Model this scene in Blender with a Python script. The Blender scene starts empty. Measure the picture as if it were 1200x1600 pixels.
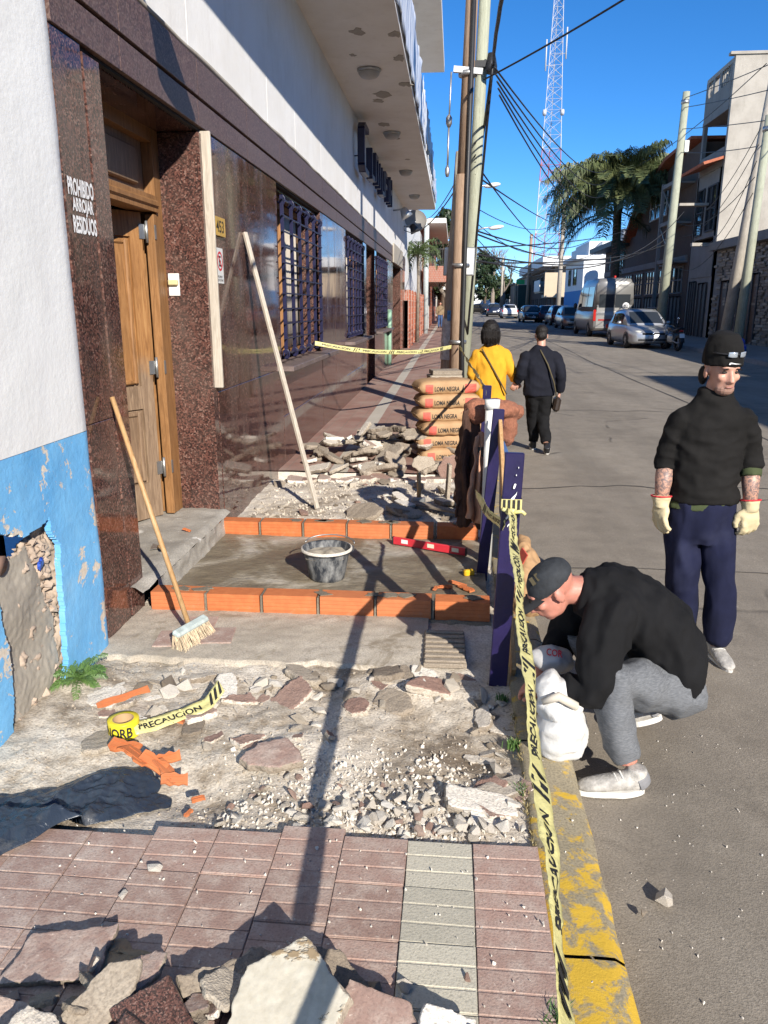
import bpy, bmesh, math, random
from mathutils import Vector, Matrix, Euler, noise as mnoise
PI = math.pi
SC = bpy.context.scene
COL = SC.collection
R = math.radians
random.seed(7)

# ------------------------------------------------------------------ camera
cam_data = bpy.data.cameras.new('camera')
cam = bpy.data.objects.new('camera', cam_data)
COL.objects.link(cam)
cam_data.sensor_fit = 'VERTICAL'
cam_data.sensor_height = 36.0
cam_data.sensor_width = 27.0
cam_data.lens = 1202.0 / 1600.0 * 36.0
cam_data.clip_start = 0.05
cam_data.clip_end = 3000
cam.location = (0, 0, 1.70)
cam.rotation_euler = (R(90 - 14.997), 0, R(5.052))
SC.camera = cam

# ------------------------------------------------------------------ light
SUN_DIR = Vector((1.0, -1.9, 1.08)).normalized()          # towards the sun
world = bpy.data.worlds.new('World'); SC.world = world; world.use_nodes = True
wn = world.node_tree.nodes; wl = world.node_tree.links
sky = wn.new('ShaderNodeTexSky'); sky.sky_type = 'NISHITA'; sky.sun_disc = False
sky.sun_elevation = math.asin(SUN_DIR.z)
sky.sun_rotation = math.atan2(SUN_DIR.x, SUN_DIR.y)
sky.altitude = 0; sky.air_density = 0.6; sky.dust_density = 0.0; sky.ozone_density = 5.0
bg = wn['Background']; bg.inputs[1].default_value = 0.122
hsv = wn.new('ShaderNodeHueSaturation'); hsv.inputs['Saturation'].default_value = 1.19; hsv.inputs['Value'].default_value = 0.97
wl.new(sky.outputs[0], hsv.inputs['Color']); wl.new(hsv.outputs[0], bg.inputs[0])
sun_data = bpy.data.lights.new('sun', 'SUN'); sun_data.energy = 4.6; sun_data.angle = R(0.53)
sun_data.color = (1.0, 0.935, 0.835)
sun = bpy.data.objects.new('sun', sun_data); COL.objects.link(sun)
sun.rotation_euler = SUN_DIR.to_track_quat('Z', 'Y').to_euler()
sun.location = (30, -57, 32)
SC.view_settings.view_transform = 'Standard'
SC.view_settings.look = 'None'
SC.view_settings.gamma = 1.0
SC.view_settings.use_curve_mapping = False
SC.view_settings.exposure = 0.72
SC.cycles.use_denoising = True
SC.cycles.max_bounces = 8
SC.cycles.diffuse_bounces = 5
SC.cycles.glossy_bounces = 3
SC.cycles.transmission_bounces = 4
SC.cycles.transparent_max_bounces = 8
SC.cycles.caustics_reflective = False
SC.cycles.caustics_refractive = False

# ------------------------------------------------------------------ helpers: meshes
class MB:
    """collects shapes, linked later as one mesh object"""
    def __init__(s):
        s.v = []; s.f = []; s.m = []; s.mi = 0; s.sm = []; s.smooth = False
    def _add(s, vs, fs):
        o = len(s.v)
        s.v += [tuple(p) for p in vs]
        for q in fs:
            s.f.append([o + i for i in q]); s.m.append(s.mi); s.sm.append(s.smooth)
        return s
    def box(s, lo, hi):
        x0, y0, z0 = lo; x1, y1, z1 = hi
        return s._add([(x0,y0,z0),(x1,y0,z0),(x1,y1,z0),(x0,y1,z0),(x0,y0,z1),(x1,y0,z1),(x1,y1,z1),(x0,y1,z1)],
                      [(0,3,2,1),(4,5,6,7),(0,1,5,4),(1,2,6,5),(2,3,7,6),(3,0,4,7)])
    def rbox(s, cen, size, rot=(0,0,0), ch=0.0, jit=0.0, rnd=None):
        """box about its centre; chamfered when ch > 0, corners jittered by jit"""
        M = Euler(rot).to_matrix(); hx, hy, hz = size[0]/2, size[1]/2, size[2]/2
        if ch <= 0:
            vs = [Vector((sx*hx, sy*hy, sz*hz)) for sz in (-1,1) for sx, sy in ((-1,-1),(1,-1),(1,1),(-1,1))]
            fs = [(0,3,2,1),(4,5,6,7),(0,1,5,4),(1,2,6,5),(2,3,7,6),(3,0,4,7)]
        else:
            vs = []; key = {}
            for sx in (-1,1):
                for sy in (-1,1):
                    for sz in (-1,1):
                        for a in range(3):
                            p = [sx*hx, sy*hy, sz*hz]
                            for b in range(3):
                                if b != a: p[b] -= (sx,sy,sz)[b]*ch
                            key[(sx,sy,sz,a)] = len(vs); vs.append(Vector(p))
            fs = []
            for sg in (-1,1):
                q = [key[(sg,b,c,0)] for b,c in ((-1,-1),(1,-1),(1,1),(-1,1))]; fs.append(q if sg>0 else q[::-1])
                q = [key[(b,sg,c,1)] for c,b in ((-1,-1),(1,-1),(1,1),(-1,1))]; fs.append(q if sg>0 else q[::-1])
                q = [key[(b,c,sg,2)] for b,c in ((-1,-1),(1,-1),(1,1),(-1,1))]; fs.append(q if sg>0 else q[::-1])
            for a in range(3):
                b, c = [(1,2),(2,0),(0,1)][a]
                for sb in (-1,1):
                    for sc_ in (-1,1):
                        k0 = [0,0,0]; k0[b]=sb; k0[c]=sc_; k1 = list(k0); k0[a]=-1; k1[a]=1
                        q = [key[(*k0,b)], key[(*k1,b)], key[(*k1,c)], key[(*k0,c)]]
                        fs.append(q if sb*sc_>0 else q[::-1])
            for sx in (-1,1):
                for sy in (-1,1):
                    for sz in (-1,1):
                        q = [key[(sx,sy,sz,a)] for a in range(3)]
                        fs.append(q if sx*sy*sz>0 else q[::-1])
        if jit:
            rr = rnd or random
            vs = [p + Vector((rr.uniform(-jit,jit), rr.uniform(-jit,jit), rr.uniform(-jit,jit))) for p in vs]
        cen = Vector(cen)
        return s._add([M @ p + cen for p in vs], fs)
    def beam(s, p0, p1, w, h, up=(0,0,1), ch=0.0):
        p0 = Vector(p0); p1 = Vector(p1); d = p1 - p0; L = d.length; d.normalize()
        up = Vector(up)
        if abs(d.dot(up)) > 0.98: up = Vector((0,1,0))
        x = d.cross(up).normalized(); z = x.cross(d)
        t = MB(); t.rbox((0,0,0), (w, L, h), ch=ch)
        M = Matrix((x, d, z)).transposed(); c = (p0+p1)/2
        return s._add([M @ Vector(q) + c for q in t.v], t.f)
    def tube(s, pts, r, n=8, cap=True, squash=None):
        """pts polyline; r number or list; squash=(sx,sz) ellipse factors"""
        pts = [Vector(p) for p in pts]; k = len(pts)
        rs = r if isinstance(r, (list, tuple)) else [r]*k
        vs = []; fs = []; px = None
        for i in range(k):
            d = (pts[min(i+1,k-1)] - pts[max(i-1,0)]).normalized()
            if px is None:
                up = Vector((0,0,1)) if abs(d.z) < 0.9 else Vector((0,1,0))
                px = d.cross(up).normalized()
            else:
                px = (px - d*px.dot(d)).normalized()
            pz = px.cross(d)
            sx, sz = squash if squash else (1,1)
            for j in range(n):
                a = 2*PI*j/n
                vs.append(pts[i] + px*(math.cos(a)*rs[i]*sx) + pz*(math.sin(a)*rs[i]*sz))
        for i in range(k-1):
            for j in range(n):
                a = i*n+j; b = i*n+(j+1)%n
                fs.append((a, a+n, b+n, b))
        if cap:
            fs.append(tuple(range(n))); fs.append(tuple(range(k*n-1, (k-1)*n-1, -1)))
        sm = s.smooth; s.smooth = n > 5; s._add(vs, fs); s.smooth = sm
        return s
    def lathe(s, prof, c=(0,0,0), n=20, M=None, cap=True):
        vs = []; fs = []; k = len(prof); c = Vector(c)
        for (r, z) in prof:
            for j in range(n):
                a = 2*PI*j/n; p = Vector((r*math.cos(a), r*math.sin(a), z))
                vs.append((M @ p if M else p) + c)
        for i in range(k-1):
            for j in range(n):
                a = i*n+j; b = i*n+(j+1)%n; fs.append((a, b, b+n, a+n))
        if cap:
            fs.append(tuple(range(n-1,-1,-1))); fs.append(tuple(range((k-1)*n, k*n)))
        sm = s.smooth; s.smooth = True; s._add(vs, fs); s.smooth = sm
        return s
    def ell(s, c, rad, n=12, rot=(0,0,0)):
        M = Euler(rot).to_matrix(); c = Vector(c); vs = []; fs = []; m = max(5, n//2+1)
        for i in range(m+1):
            t = PI*i/m
            for j in range(n):
                a = 2*PI*j/n
                vs.append(M @ Vector((rad[0]*math.sin(t)*math.cos(a), rad[1]*math.sin(t)*math.sin(a), rad[2]*math.cos(t))) + c)
        for i in range(m):
            for j in range(n):
                a = i*n+j; b = i*n+(j+1)%n
                fs.append((a, a+n, b+n, b))
        sm = s.smooth; s.smooth = True; s._add(vs, fs); s.smooth = sm
        return s
    def prism(s, poly, axis, a, b):
        """poly of 2D points extruded along axis (0,1,2) from a to b; 2D coords are the other two axes in order"""
        n = len(poly); vs = []
        for t in (a, b):
            for (p, q) in poly:
                vs.append({0:(t,p,q), 1:(p,t,q), 2:(p,q,t)}[axis])
        fs = [tuple(range(n))[::-1], tuple(range(n, 2*n))]
        for i in range(n):
            j = (i+1) % n; fs.append((i, j, n+j, n+i))
        return s._add(vs, fs)
    def quad(s, a, b, c, d):
        return s._add([a, b, c, d], [(0,1,2,3)])
    def grid(s, fn, nu, nv, smooth=True):
        vs = [fn(i/nu, j/nv) for j in range(nv+1) for i in range(nu+1)]
        fs = [(j*(nu+1)+i, j*(nu+1)+i+1, (j+1)*(nu+1)+i+1, (j+1)*(nu+1)+i) for j in range(nv) for i in range(nu)]
        sm = s.smooth; s.smooth = smooth; s._add(vs, fs); s.smooth = sm
        return s
    def sheet(s, fn, nu, nv, th, smooth=True):
        """grid with a little thickness (back side offset along normals)"""
        a = MB(); a.grid(fn, nu, nv, smooth)
        me = bpy.data.meshes.new('t'); me.from_pydata(a.v, [], a.f); me.update()
        nrm = [v.normal.copy() for v in me.vertices]; bpy.data.meshes.remove(me)
        back = [Vector(p) - n*th for p, n in zip(a.v, nrm)]
        k = len(a.v); fs = list(a.f) + [[k+i for i in reversed(q)] for q in a.f]
        w = nu+1; bd = [i for i in range(w)] + [j*w+nu for j in range(1, nv+1)] + [nv*w+i for i in range(nu-1, -1, -1)] + [j*w for j in range(nv-1, 0, -1)]
        for i in range(len(bd)):
            p, q = bd[i], bd[(i+1) % len(bd)]; fs.append((q, p, k+p, k+q))
        sm = s.smooth; s.smooth = smooth; s._add(list(a.v)+back, fs); s.smooth = sm
        return s
    def xform(s, M):
        s.v = [tuple(M @ Vector(p)) for p in s.v]; return s
    def mesh(s, name, mats, off=None):
        me = bpy.data.meshes.new(name)
        vs = s.v if off is None else [(p[0]-off[0], p[1]-off[1], p[2]-off[2]) for p in s.v]
        me.from_pydata(vs, [], s.f)
        if not isinstance(mats, (list, tuple)): mats = [mats]
        for m in mats: me.materials.append(m)
        if len(mats) > 1: me.polygons.foreach_set('material_index', s.m)
        me.polygons.foreach_set('use_smooth', s.sm)
        me.update()
        return me

def tag(o, label=None, cat=None, group=None, kind=None):
    if label: o['label'] = label
    if cat: o['category'] = cat
    if group: o['group'] = group
    if kind: o['kind'] = kind
    return o
def thing(name, label, cat, loc=(0,0,0), rz=0.0, group=None):
    o = bpy.data.objects.new(name, None); COL.objects.link(o)
    o.empty_display_size = 0.1
    o.location = loc; o.rotation_euler = (0, 0, rz)
    return tag(o, label, cat, group)
def part(name, mb, mats, parent=None, world=False, label=None):
    """mb in the thing's own coordinates, or in world coordinates when world=True (unrotated thing)"""
    off = None
    if world and parent is not None:
        rt = parent
        while rt.parent: rt = rt.parent
        off = rt.location
    me = mb if isinstance(mb, bpy.types.Mesh) else mb.mesh(name, mats, off)
    o = bpy.data.objects.new(name, me); COL.objects.link(o)
    if parent is not None: o.parent = parent
    if label: o['label'] = label
    return o
def single(name, mb, mats, label, cat, group=None, loc=None, rz=0.0):
    """a thing that is one mesh; mb in world coordinates when loc is None-centred, else local"""
    if loc is None:
        xs = [p[0] for p in mb.v]; ys = [p[1] for p in mb.v]; zs = [p[2] for p in mb.v]
        loc = ((min(xs)+max(xs))/2, (min(ys)+max(ys))/2, min(zs)); off = loc
    else: off = None
    o = bpy.data.objects.new(name, mb.mesh(name, mats, off)); COL.objects.link(o)
    o.location = loc; o.rotation_euler = (0, 0, rz)
    return tag(o, label, cat, group)
def struct(name, mb, mats, kind='structure'):
    o = bpy.data.objects.new(name, mb.mesh(name, mats)); COL.objects.link(o)
    o['kind'] = kind
    return o
def copy_tree(o, parent=None):
    c = o.copy(); COL.objects.link(c); c.parent = parent
    for ch in list(o.children): copy_tree(ch, c)
    return c
def remesh(mb, voxel, name, mats, smooth=2, wrinkle=0.0, wscale=12.0, seed=0.0, off=None, aniso=(1,1,1)):
    """fuse the overlapping solids of mb into one continuous surface"""
    me = mb.mesh(name+'_t', mats, off); o = bpy.data.objects.new('t', me); COL.objects.link(o)
    m = o.modifiers.new('r', 'REMESH'); m.mode = 'VOXEL'; m.voxel_size = voxel
    if smooth:
        s = o.modifiers.new('s', 'SMOOTH'); s.factor = 0.5; s.iterations = smooth
    dg = bpy.context.evaluated_depsgraph_get(); dg.update()
    out = bpy.data.meshes.new_from_object(o.evaluated_get(dg)); out.name = name
    bpy.data.objects.remove(o); bpy.data.meshes.remove(me)
    if wrinkle:
        nr = [v.normal.copy() for v in out.vertices]
        for v, n in zip(out.vertices, nr):
            p = Vector((v.co.x*aniso[0], v.co.y*aniso[1], v.co.z*aniso[2]))*wscale + Vector((seed, seed*1.7, -seed))
            d = mnoise.noise(p)*0.65 + mnoise.noise(p*2.1)*0.35
            r_ = 1 - abs(mnoise.noise(p*0.7 + Vector((9,3,1))))*2.2
            v.co += n*wrinkle*(d + 0.7*max(0, r_))
    out.materials.clear()
    for mm in (mats if isinstance(mats, (list, tuple)) else [mats]): out.materials.append(mm)
    out.polygons.foreach_set('use_smooth', [True]*len(out.polygons)); out.update()
    return out
def crumble(me, voxel, amp, name=None):
    """roughen a two-material slab: fine broken surface, worn edges"""
    o = bpy.data.objects.new('t', me); COL.objects.link(o)
    m = o.modifiers.new('r', 'REMESH'); m.mode = 'VOXEL'; m.voxel_size = voxel
    s_ = o.modifiers.new('s', 'SMOOTH'); s_.factor = 0.5; s_.iterations = 1
    dg = bpy.context.evaluated_depsgraph_get(); dg.update()
    out = bpy.data.meshes.new_from_object(o.evaluated_get(dg)); out.name = name or me.name
    mats = list(me.materials); bpy.data.objects.remove(o)
    zt = max(v.co.z for v in out.vertices); nr = [v.normal.copy() for v in out.vertices]; sd = zt*97+len(nr)*0.01
    for v, n in zip(out.vertices, nr):
        k = 0.35 if n.z > 0.9 else 1.0
        v.co += n*amp*k*(mnoise.noise(v.co*28+Vector((sd,0,0)))+0.6*mnoise.noise(v.co*75+Vector((0,sd,0)))-0.2)
    out.update(); out.materials.clear()
    for m_ in mats: out.materials.append(m_)
    if len(mats) > 1: out.polygons.foreach_set('material_index', [1 if (p.normal.z > 0.7 and p.center.z > zt*0.55) else 0 for p in out.polygons])
    out.polygons.foreach_set('use_smooth', [False]*len(out.polygons)); out.update()
    return out
_tcache = {}
def text_mb(txt, h, w=None, th=0.0, bold=0.0):
    """lettering as a mesh in the XY plane, origin bottom-left, cap height h, stretched to width w"""
    cu = bpy.data.curves.new('t', 'FONT'); cu.body = txt; cu.size = 1.0; cu.resolution_u = 3
    cu.offset = bold; cu.extrude = th/2
    o = bpy.data.objects.new('t', cu); COL.objects.link(o)
    dg = bpy.context.evaluated_depsgraph_get(); dg.update()
    me = bpy.data.meshes.new_from_object(o.evaluated_get(dg))
    mb = MB(); mb._add([v.co.copy() for v in me.vertices], [tuple(p.vertices) for p in me.polygons])
    bpy.data.objects.remove(o); bpy.data.meshes.remove(me); bpy.data.curves.remove(cu)
    xs = [p[0] for p in mb.v]; ys = [p[1] for p in mb.v]
    x0, x1, y0, y1 = min(xs), max(xs), min(ys), max(ys)
    sy = h/(y1-y0); sx = (w/(x1-x0)) if w else sy
    mb.v = [((p[0]-x0)*sx, (p[1]-y0)*sy, p[2]) for p in mb.v]
    return mb
def place(mb, o, ux, uy):
    """map mesh XY plane to world: o + x*ux + y*uy + z*(ux x uy)"""
    o = Vector(o); ux = Vector(ux).normalized(); uy = Vector(uy).normalized(); uz = ux.cross(uy)
    mb.v = [tuple(o + ux*p[0] + uy*p[1] + uz*p[2]) for p in mb.v]
    return mb
def nz(x, y, z=0.0): return mnoise.noise(Vector((x, y, z)))

# ------------------------------------------------------------------ helpers: materials
class NT:
    def __init__(s, name):
        s.m = bpy.data.materials.new(name); s.m.use_nodes = True
        s.n = s.m.node_tree.nodes; s.l = s.m.node_tree.links
        s.b = s.n['Principled BSDF']; s.tc = None; s._bump = None
    def co(s, kind='Object', scale=(1,1,1), rot=(0,0,0)):
        if s.tc is None: s.tc = s.n.new('ShaderNodeTexCoord')
        mp = s.n.new('ShaderNodeMapping'); mp.inputs['Scale'].default_value = scale; mp.inputs['Rotation'].default_value = rot
        s.l.new(s.tc.outputs[kind], mp.inputs['Vector']); return mp.outputs[0]
    def noise(s, vec, scale, detail=4, rough=0.55, dist=0.0, out=0):
        t = s.n.new('ShaderNodeTexNoise'); t.inputs['Scale'].default_value = scale; t.inputs['Detail'].default_value = detail
        t.inputs['Roughness'].default_value = rough; t.inputs['Distortion'].default_value = dist
        s.l.new(vec, t.inputs['Vector']); return t.outputs[out]
    def vor(s, vec, scale, feat='F1', out='Distance', rnd=1.0):
        t = s.n.new('ShaderNodeTexVoronoi'); t.feature = feat; t.inputs['Scale'].default_value = scale
        t.inputs['Randomness'].default_value = rnd; s.l.new(vec, t.inputs['Vector']); return t.outputs[out]
    def wave(s, vec, scale, dist=2.0, detail=2.0, dirn='X'):
        t = s.n.new('ShaderNodeTexWave'); t.bands_direction = dirn; t.inputs['Scale'].default_value = scale
        t.inputs['Distortion'].default_value = dist; t.inputs['Detail'].default_value = detail
        s.l.new(vec, t.inputs['Vector']); return t.outputs['Fac']
    def brick(s, vec, c1, c2, mortar, scale, msize=0.02, bw=0.5, rh=0.25, off=0.5):
        t = s.n.new('ShaderNodeTexBrick'); t.inputs['Scale'].default_value = scale
        t.inputs['Color1'].default_value = (*c1,1); t.inputs['Color2'].default_value = (*c2,1); t.inputs['Mortar'].default_value = (*mortar,1)
        t.inputs['Mortar Size'].default_value = msize; t.inputs['Brick Width'].default_value = bw; t.inputs['Row Height'].default_value = rh
        t.offset = off; s.l.new(vec, t.inputs['Vector']); return t.outputs['Color'], t.outputs['Fac']
    def ramp(s, fac, stops, interp='LINEAR'):
        r = s.n.new('ShaderNodeValToRGB'); e = r.color_ramp.elements; r.color_ramp.interpolation = interp
        while len(e) < len(stops): e.new(0.5)
        for el, (p, c) in zip(e, stops):
            el.position = p; el.color = (*c, 1) if len(c) == 3 else c
        s.l.new(fac, r.inputs[0]); return r.outputs[0]
    def mix(s, fac, a, b, mode='MIX'):
        x = s.n.new('ShaderNodeMix'); x.data_type = 'RGBA'; x.blend_type = mode
        for sock, val in ((x.inputs[0], fac), (x.inputs[6], a), (x.inputs[7], b)):
            if hasattr(val, 'links'): s.l.new(val, sock)
            elif isinstance(val, (int, float)): sock.default_value = val
            else: sock.default_value = (*val, 1)
        return x.outputs[2]
    def math(s, op, a, b=0.0, c=None):
        x = s.n.new('ShaderNodeMath'); x.operation = op
        for i, val in enumerate((a, b) if c is None else (a, b, c)):
            if hasattr(val, 'links'): s.l.new(val, x.inputs[i])
            else: x.inputs[i].default_value = val
        return x.outputs[0]
    def sep(s, vec):
        x = s.n.new('ShaderNodeSeparateXYZ'); s.l.new(vec, x.inputs[0]); return x.outputs
    def objrand(s):
        x = s.n.new('ShaderNodeObjectInfo'); return x.outputs['Random']
    def bump(s, h, strength=0.3, dist=0.01):
        x = s.n.new('ShaderNodeBump'); x.inputs['Strength'].default_value = strength; x.inputs['Distance'].default_value = dist
        s.l.new(h, x.inputs['Height'])
        if s._bump is not None: s.l.new(s._bump, x.inputs['Normal'])
        s._bump = x.outputs[0]; s.l.new(s._bump, s.b.inputs['Normal']); return s
    def set(s, col=None, rough=None, metal=None, **kw):
        for key, val in (('Base Color', col), ('Roughness', rough), ('Metallic', metal)):
            if val is None: continue
            if hasattr(val, 'links'): s.l.new(val, s.b.inputs[key])
            elif key == 'Base Color': s.b.inputs[key].default_value = (*val, 1)
            else: s.b.inputs[key].default_value = val
        for k, v in kw.items():
            s.b.inputs[k.replace('_', ' ')].default_value = v
        return s.m
def simple(name, col, rough=0.6, metal=0.0, var=0.15, scale=8.0, bump=0.0, bscale=60.0, **kw):
    t = NT(name); v = t.co()
    n = t.noise(v, scale, 5, 0.6)
    dark = tuple(max(0, c*(1-var)) for c in col); lite = tuple(min(1, c*(1+var)) for c in col)
    c = t.ramp(n, [(0.3, dark), (0.7, lite)])
    m = t.set(c, rough, metal, **kw)
    if bump: t.bump(t.noise(v, bscale, 4, 0.6), bump, 0.01)
    return m
# ------------------------------------------------------------------ materials
def m_granite(name, scale=1.0, rough=0.05):
    t = NT(name); v = t.co()
    a = t.vor(v, 95*scale, out='Color'); sp = t.sep(a)[0]
    n = t.noise(v, 9, 3)
    c = t.ramp(sp, [(0.0,(0.018,0.012,0.012)),(0.32,(0.05,0.027,0.023)),(0.55,(0.11,0.048,0.038)),(0.85,(0.165,0.075,0.058)),(1.0,(0.25,0.16,0.13))])
    c = t.mix(t.ramp(n,[(0.35,(0,0,0)),(0.7,(0.55,0.55,0.55))]), c, (0.075,0.048,0.04))
    d = t.noise(t.co(scale=(1,1,0.35)), 3.0, 6, 0.7)
    c = t.mix(t.ramp(d,[(0.5,(0,0,0)),(0.8,(0.3,0.3,0.3))]), c, (0.22,0.17,0.14))
    return t.set(c, t.ramp(d,[(0.45,(rough,)*3),(0.8,(rough+0.2,)*3)]), IOR=1.52)
M = {}
M['granite'] = m_granite('granite')
M['granite_band'] = (lambda t: t.set(t.mix(t.ramp(t.noise(t.co(),2.0,5),[(0.3,(0,0,0)),(0.8,(0.6,0.6,0.6))]), t.ramp(t.sep(t.vor(t.co(),95,out='Color'))[0],[(0,(0.04,0.025,0.022)),(0.6,(0.125,0.07,0.06)),(1,(0.2,0.14,0.12))]), (0.14,0.1,0.085)), 0.42, Specular_IOR_Level=0.3))(NT('granite_band'))
def m_plaster(name, col, stain=(0.55,0.52,0.47), amt=0.5, rough=0.85):
    t = NT(name); v = t.co()
    n1 = t.noise(v, 1.3, 6, 0.65); n2 = t.noise(t.co(scale=(1,1,0.25)), 4.0, 6, 0.7)
    c = t.mix(t.math('MULTIPLY', t.ramp(n1,[(0.42,(0,0,0)),(0.75,(1,1,1))]), amt), col, stain)
    c = t.mix(t.math('MULTIPLY', t.ramp(n2,[(0.55,(0,0,0)),(0.8,(1,1,1))]), amt*0.7), c, tuple(x*0.8 for x in stain))
    t.bump(t.noise(v, 26, 6, 0.6), 0.25, 0.01); t.bump(n1, 0.15, 0.05)
    return t.set(c, rough)
M['white_wall'] = m_plaster('white_wall', (0.77,0.78,0.78), (0.62,0.61,0.58), 0.4)
M['upper_wall'] = m_plaster('upper_wall', (0.82,0.81,0.79), (0.62,0.58,0.52), 0.45)
M['soffit'] = m_plaster('soffit', (0.83,0.79,0.73), (0.64,0.58,0.5), 0.5)
def m_blue():
    t = NT('blue_paint'); v = t.co()
    n = t.noise(v, 5.0, 7, 0.7, 0.3); n2 = t.noise(v, 2.2, 6, 0.65); f = t.noise(v, 60, 3)
    c = t.ramp(n2, [(0.3,(0.11,0.37,0.7)),(0.55,(0.17,0.46,0.78)),(0.75,(0.26,0.54,0.8))])
    mk = t.ramp(t.math('ADD', n, t.math('MULTIPLY', f, 0.06)), [(0.6,(0,0,0)),(0.612,(1,1,1))])
    c = t.mix(mk, c, t.mix(f, (0.5,0.42,0.33), (0.75,0.7,0.62)))
    t.bump(t.math('SUBTRACT', t.noise(v,18,6,0.6), t.math('MULTIPLY', mk, 0.3)), 0.35, 0.015)
    return t.set(c, 0.6)
M['blue'] = m_blue()
M['cement'] = m_plaster('bare_cement', (0.42,0.38,0.32), (0.27,0.24,0.2), 0.8)
M['adobe'] = m_plaster('old_brick_core', (0.47,0.38,0.3), (0.4,0.3,0.23), 0.8)
def m_wood(name, c0, c1, c2, grain=(14,14,1.2), rough=0.55, dark=0.35):
    t = NT(name); v = t.co(scale=grain)
    n = t.noise(v, 3.0, 6, 0.65, 1.2); b = t.noise(t.co(), 2.3, 4, 0.6)
    c = t.ramp(n, [(0.25,c0),(0.5,c1),(0.75,c2)])
    c = t.mix(t.math('MULTIPLY', t.ramp(b,[(0.45,(0,0,0)),(0.7,(1,1,1))]), dark), c, tuple(x*0.35 for x in c1))
    t.bump(n, 0.25, 0.01)
    return t.set(c, rough)
M['door_wood'] = m_wood('door_wood', (0.13,0.06,0.02), (0.28,0.135,0.048), (0.4,0.21,0.085))
M['door_old'] = m_wood('weathered_wood', (0.12,0.075,0.045), (0.24,0.155,0.095), (0.34,0.24,0.15))
M['pale_wood'] = m_wood('pale_wood', (0.33,0.28,0.22), (0.5,0.44,0.36), (0.62,0.56,0.48), dark=0.15)
M['handle_wood'] = m_wood('handle_wood', (0.3,0.16,0.06), (0.48,0.29,0.13), (0.58,0.38,0.2), dark=0.2)
def m_conc(name, base, dark, lite, crack=0.0, spots=True, rough=0.9, bump=0.35, wear=None, stains=False):
    t = NT(name); v = t.co()
    big = t.noise(v, 0.55, 5, 0.6); mid = t.noise(v, 4, 6, 0.65); fine = t.noise(v, 120, 3, 0.6)
    c = t.ramp(t.math('MULTIPLY_ADD', mid, 0.5, t.math('MULTIPLY', big, 0.5)), [(0.33,dark),(0.5,base),(0.68,lite)])
    c = t.mix(t.ramp(fine,[(0.3,(0.75,)*3),(0.6,(0,0,0))]), c, tuple(x*0.5 for x in base))
    if stains:
        st = t.noise(t.co(scale=(1,0.12,1)), 1.3, 5, 0.6); c = t.mix(t.ramp(st,[(0.48,(0,0,0)),(0.72,(0.6,)*3)]), c, tuple(x*0.5 for x in base))
        bl = t.noise(v, 1.1, 6, 0.7, 0.6); c = t.mix(t.ramp(bl,[(0.6,(0,0,0)),(0.68,(0.4,)*3)]), c, tuple(x*0.6 for x in dark))
        ag = t.vor(v, 210); c = t.mix(t.ramp(ag,[(0.12,(0.5,)*3),(0.3,(0,0,0))]), c, tuple(x*0.45 for x in base)); t.bump(ag, 0.3, 0.003)
    if spots:
        sp = t.vor(v, 16); c = t.mix(t.ramp(sp,[(0.03,(0.8,)*3),(0.07,(0,0,0))]), c, tuple(min(1,x*1.7) for x in lite))
    if wear:
        wv = t.noise(v, wear[1], 7, 0.75, 0.4)
        if name == 'kerb_yellow': wv = t.math('ADD', wv, t.math('MULTIPLY', t.math('MAXIMUM', t.math('MINIMUM', t.math('SUBTRACT', 2.35, t.sep(v)[1]), 0.9), -0.4), 0.13))
        c = t.mix(t.ramp(wv,[(wear[2],(0,0,0)),(wear[2]+0.09,(1,1,1))]), c, wear[0])
    if crack:
        d = t.vor(t.mix(0.12, v, t.noise(v, 2.0, 5, out=1)), crack, 'DISTANCE_TO_EDGE')
        k = t.ramp(d,[(0.0,(1,1,1)),(0.012,(0,0,0))]); k2 = t.ramp(t.noise(v, 0.9, 3),[(0.5,(0,0,0)),(0.58,(1,1,1))])
        k = t.math('MULTIPLY', k, k2)
        c = t.mix(t.math('MULTIPLY', k, 0.75), c, tuple(x*0.3 for x in dark))
        t.bump(t.math('SUBTRACT', 1.0, k), 0.5, 0.01)
    t.bump(fine, bump, 0.004); t.bump(mid, 0.25, 0.02)
    return t.set(c, rough)
M['road'] = m_conc('road_concrete', (0.285,0.245,0.195), (0.19,0.162,0.128), (0.36,0.315,0.255), crack=0.4, stains=True)
M['slab'] = m_conc('slab_concrete', (0.46,0.4,0.325), (0.34,0.29,0.23), (0.56,0.5,0.42))
M['screed'] = m_conc('dusty_screed', (0.47,0.41,0.33), (0.34,0.29,0.225), (0.6,0.54,0.45), spots=False, wear=((0.27,0.225,0.165),3.2,0.56))
M['step'] = m_conc('step_concrete', (0.4,0.37,0.32), (0.27,0.24,0.2), (0.56,0.52,0.47), wear=((0.66,0.63,0.58),9,0.6))
M['kerb'] = m_conc('kerb_yellow', (0.32,0.27,0.18), (0.23,0.2,0.15), (0.4,0.34,0.23), spots=False, wear=((0.6,0.38,0.035),11,0.5))
M['kerb_side'] = m_conc('kerb_grey', (0.3,0.28,0.25), (0.2,0.19,0.17), (0.38,0.35,0.31))
M['far_walk'] = m_conc('opposite_pavement', (0.3,0.27,0.24), (0.22,0.2,0.18), (0.36,0.33,0.3))
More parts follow.
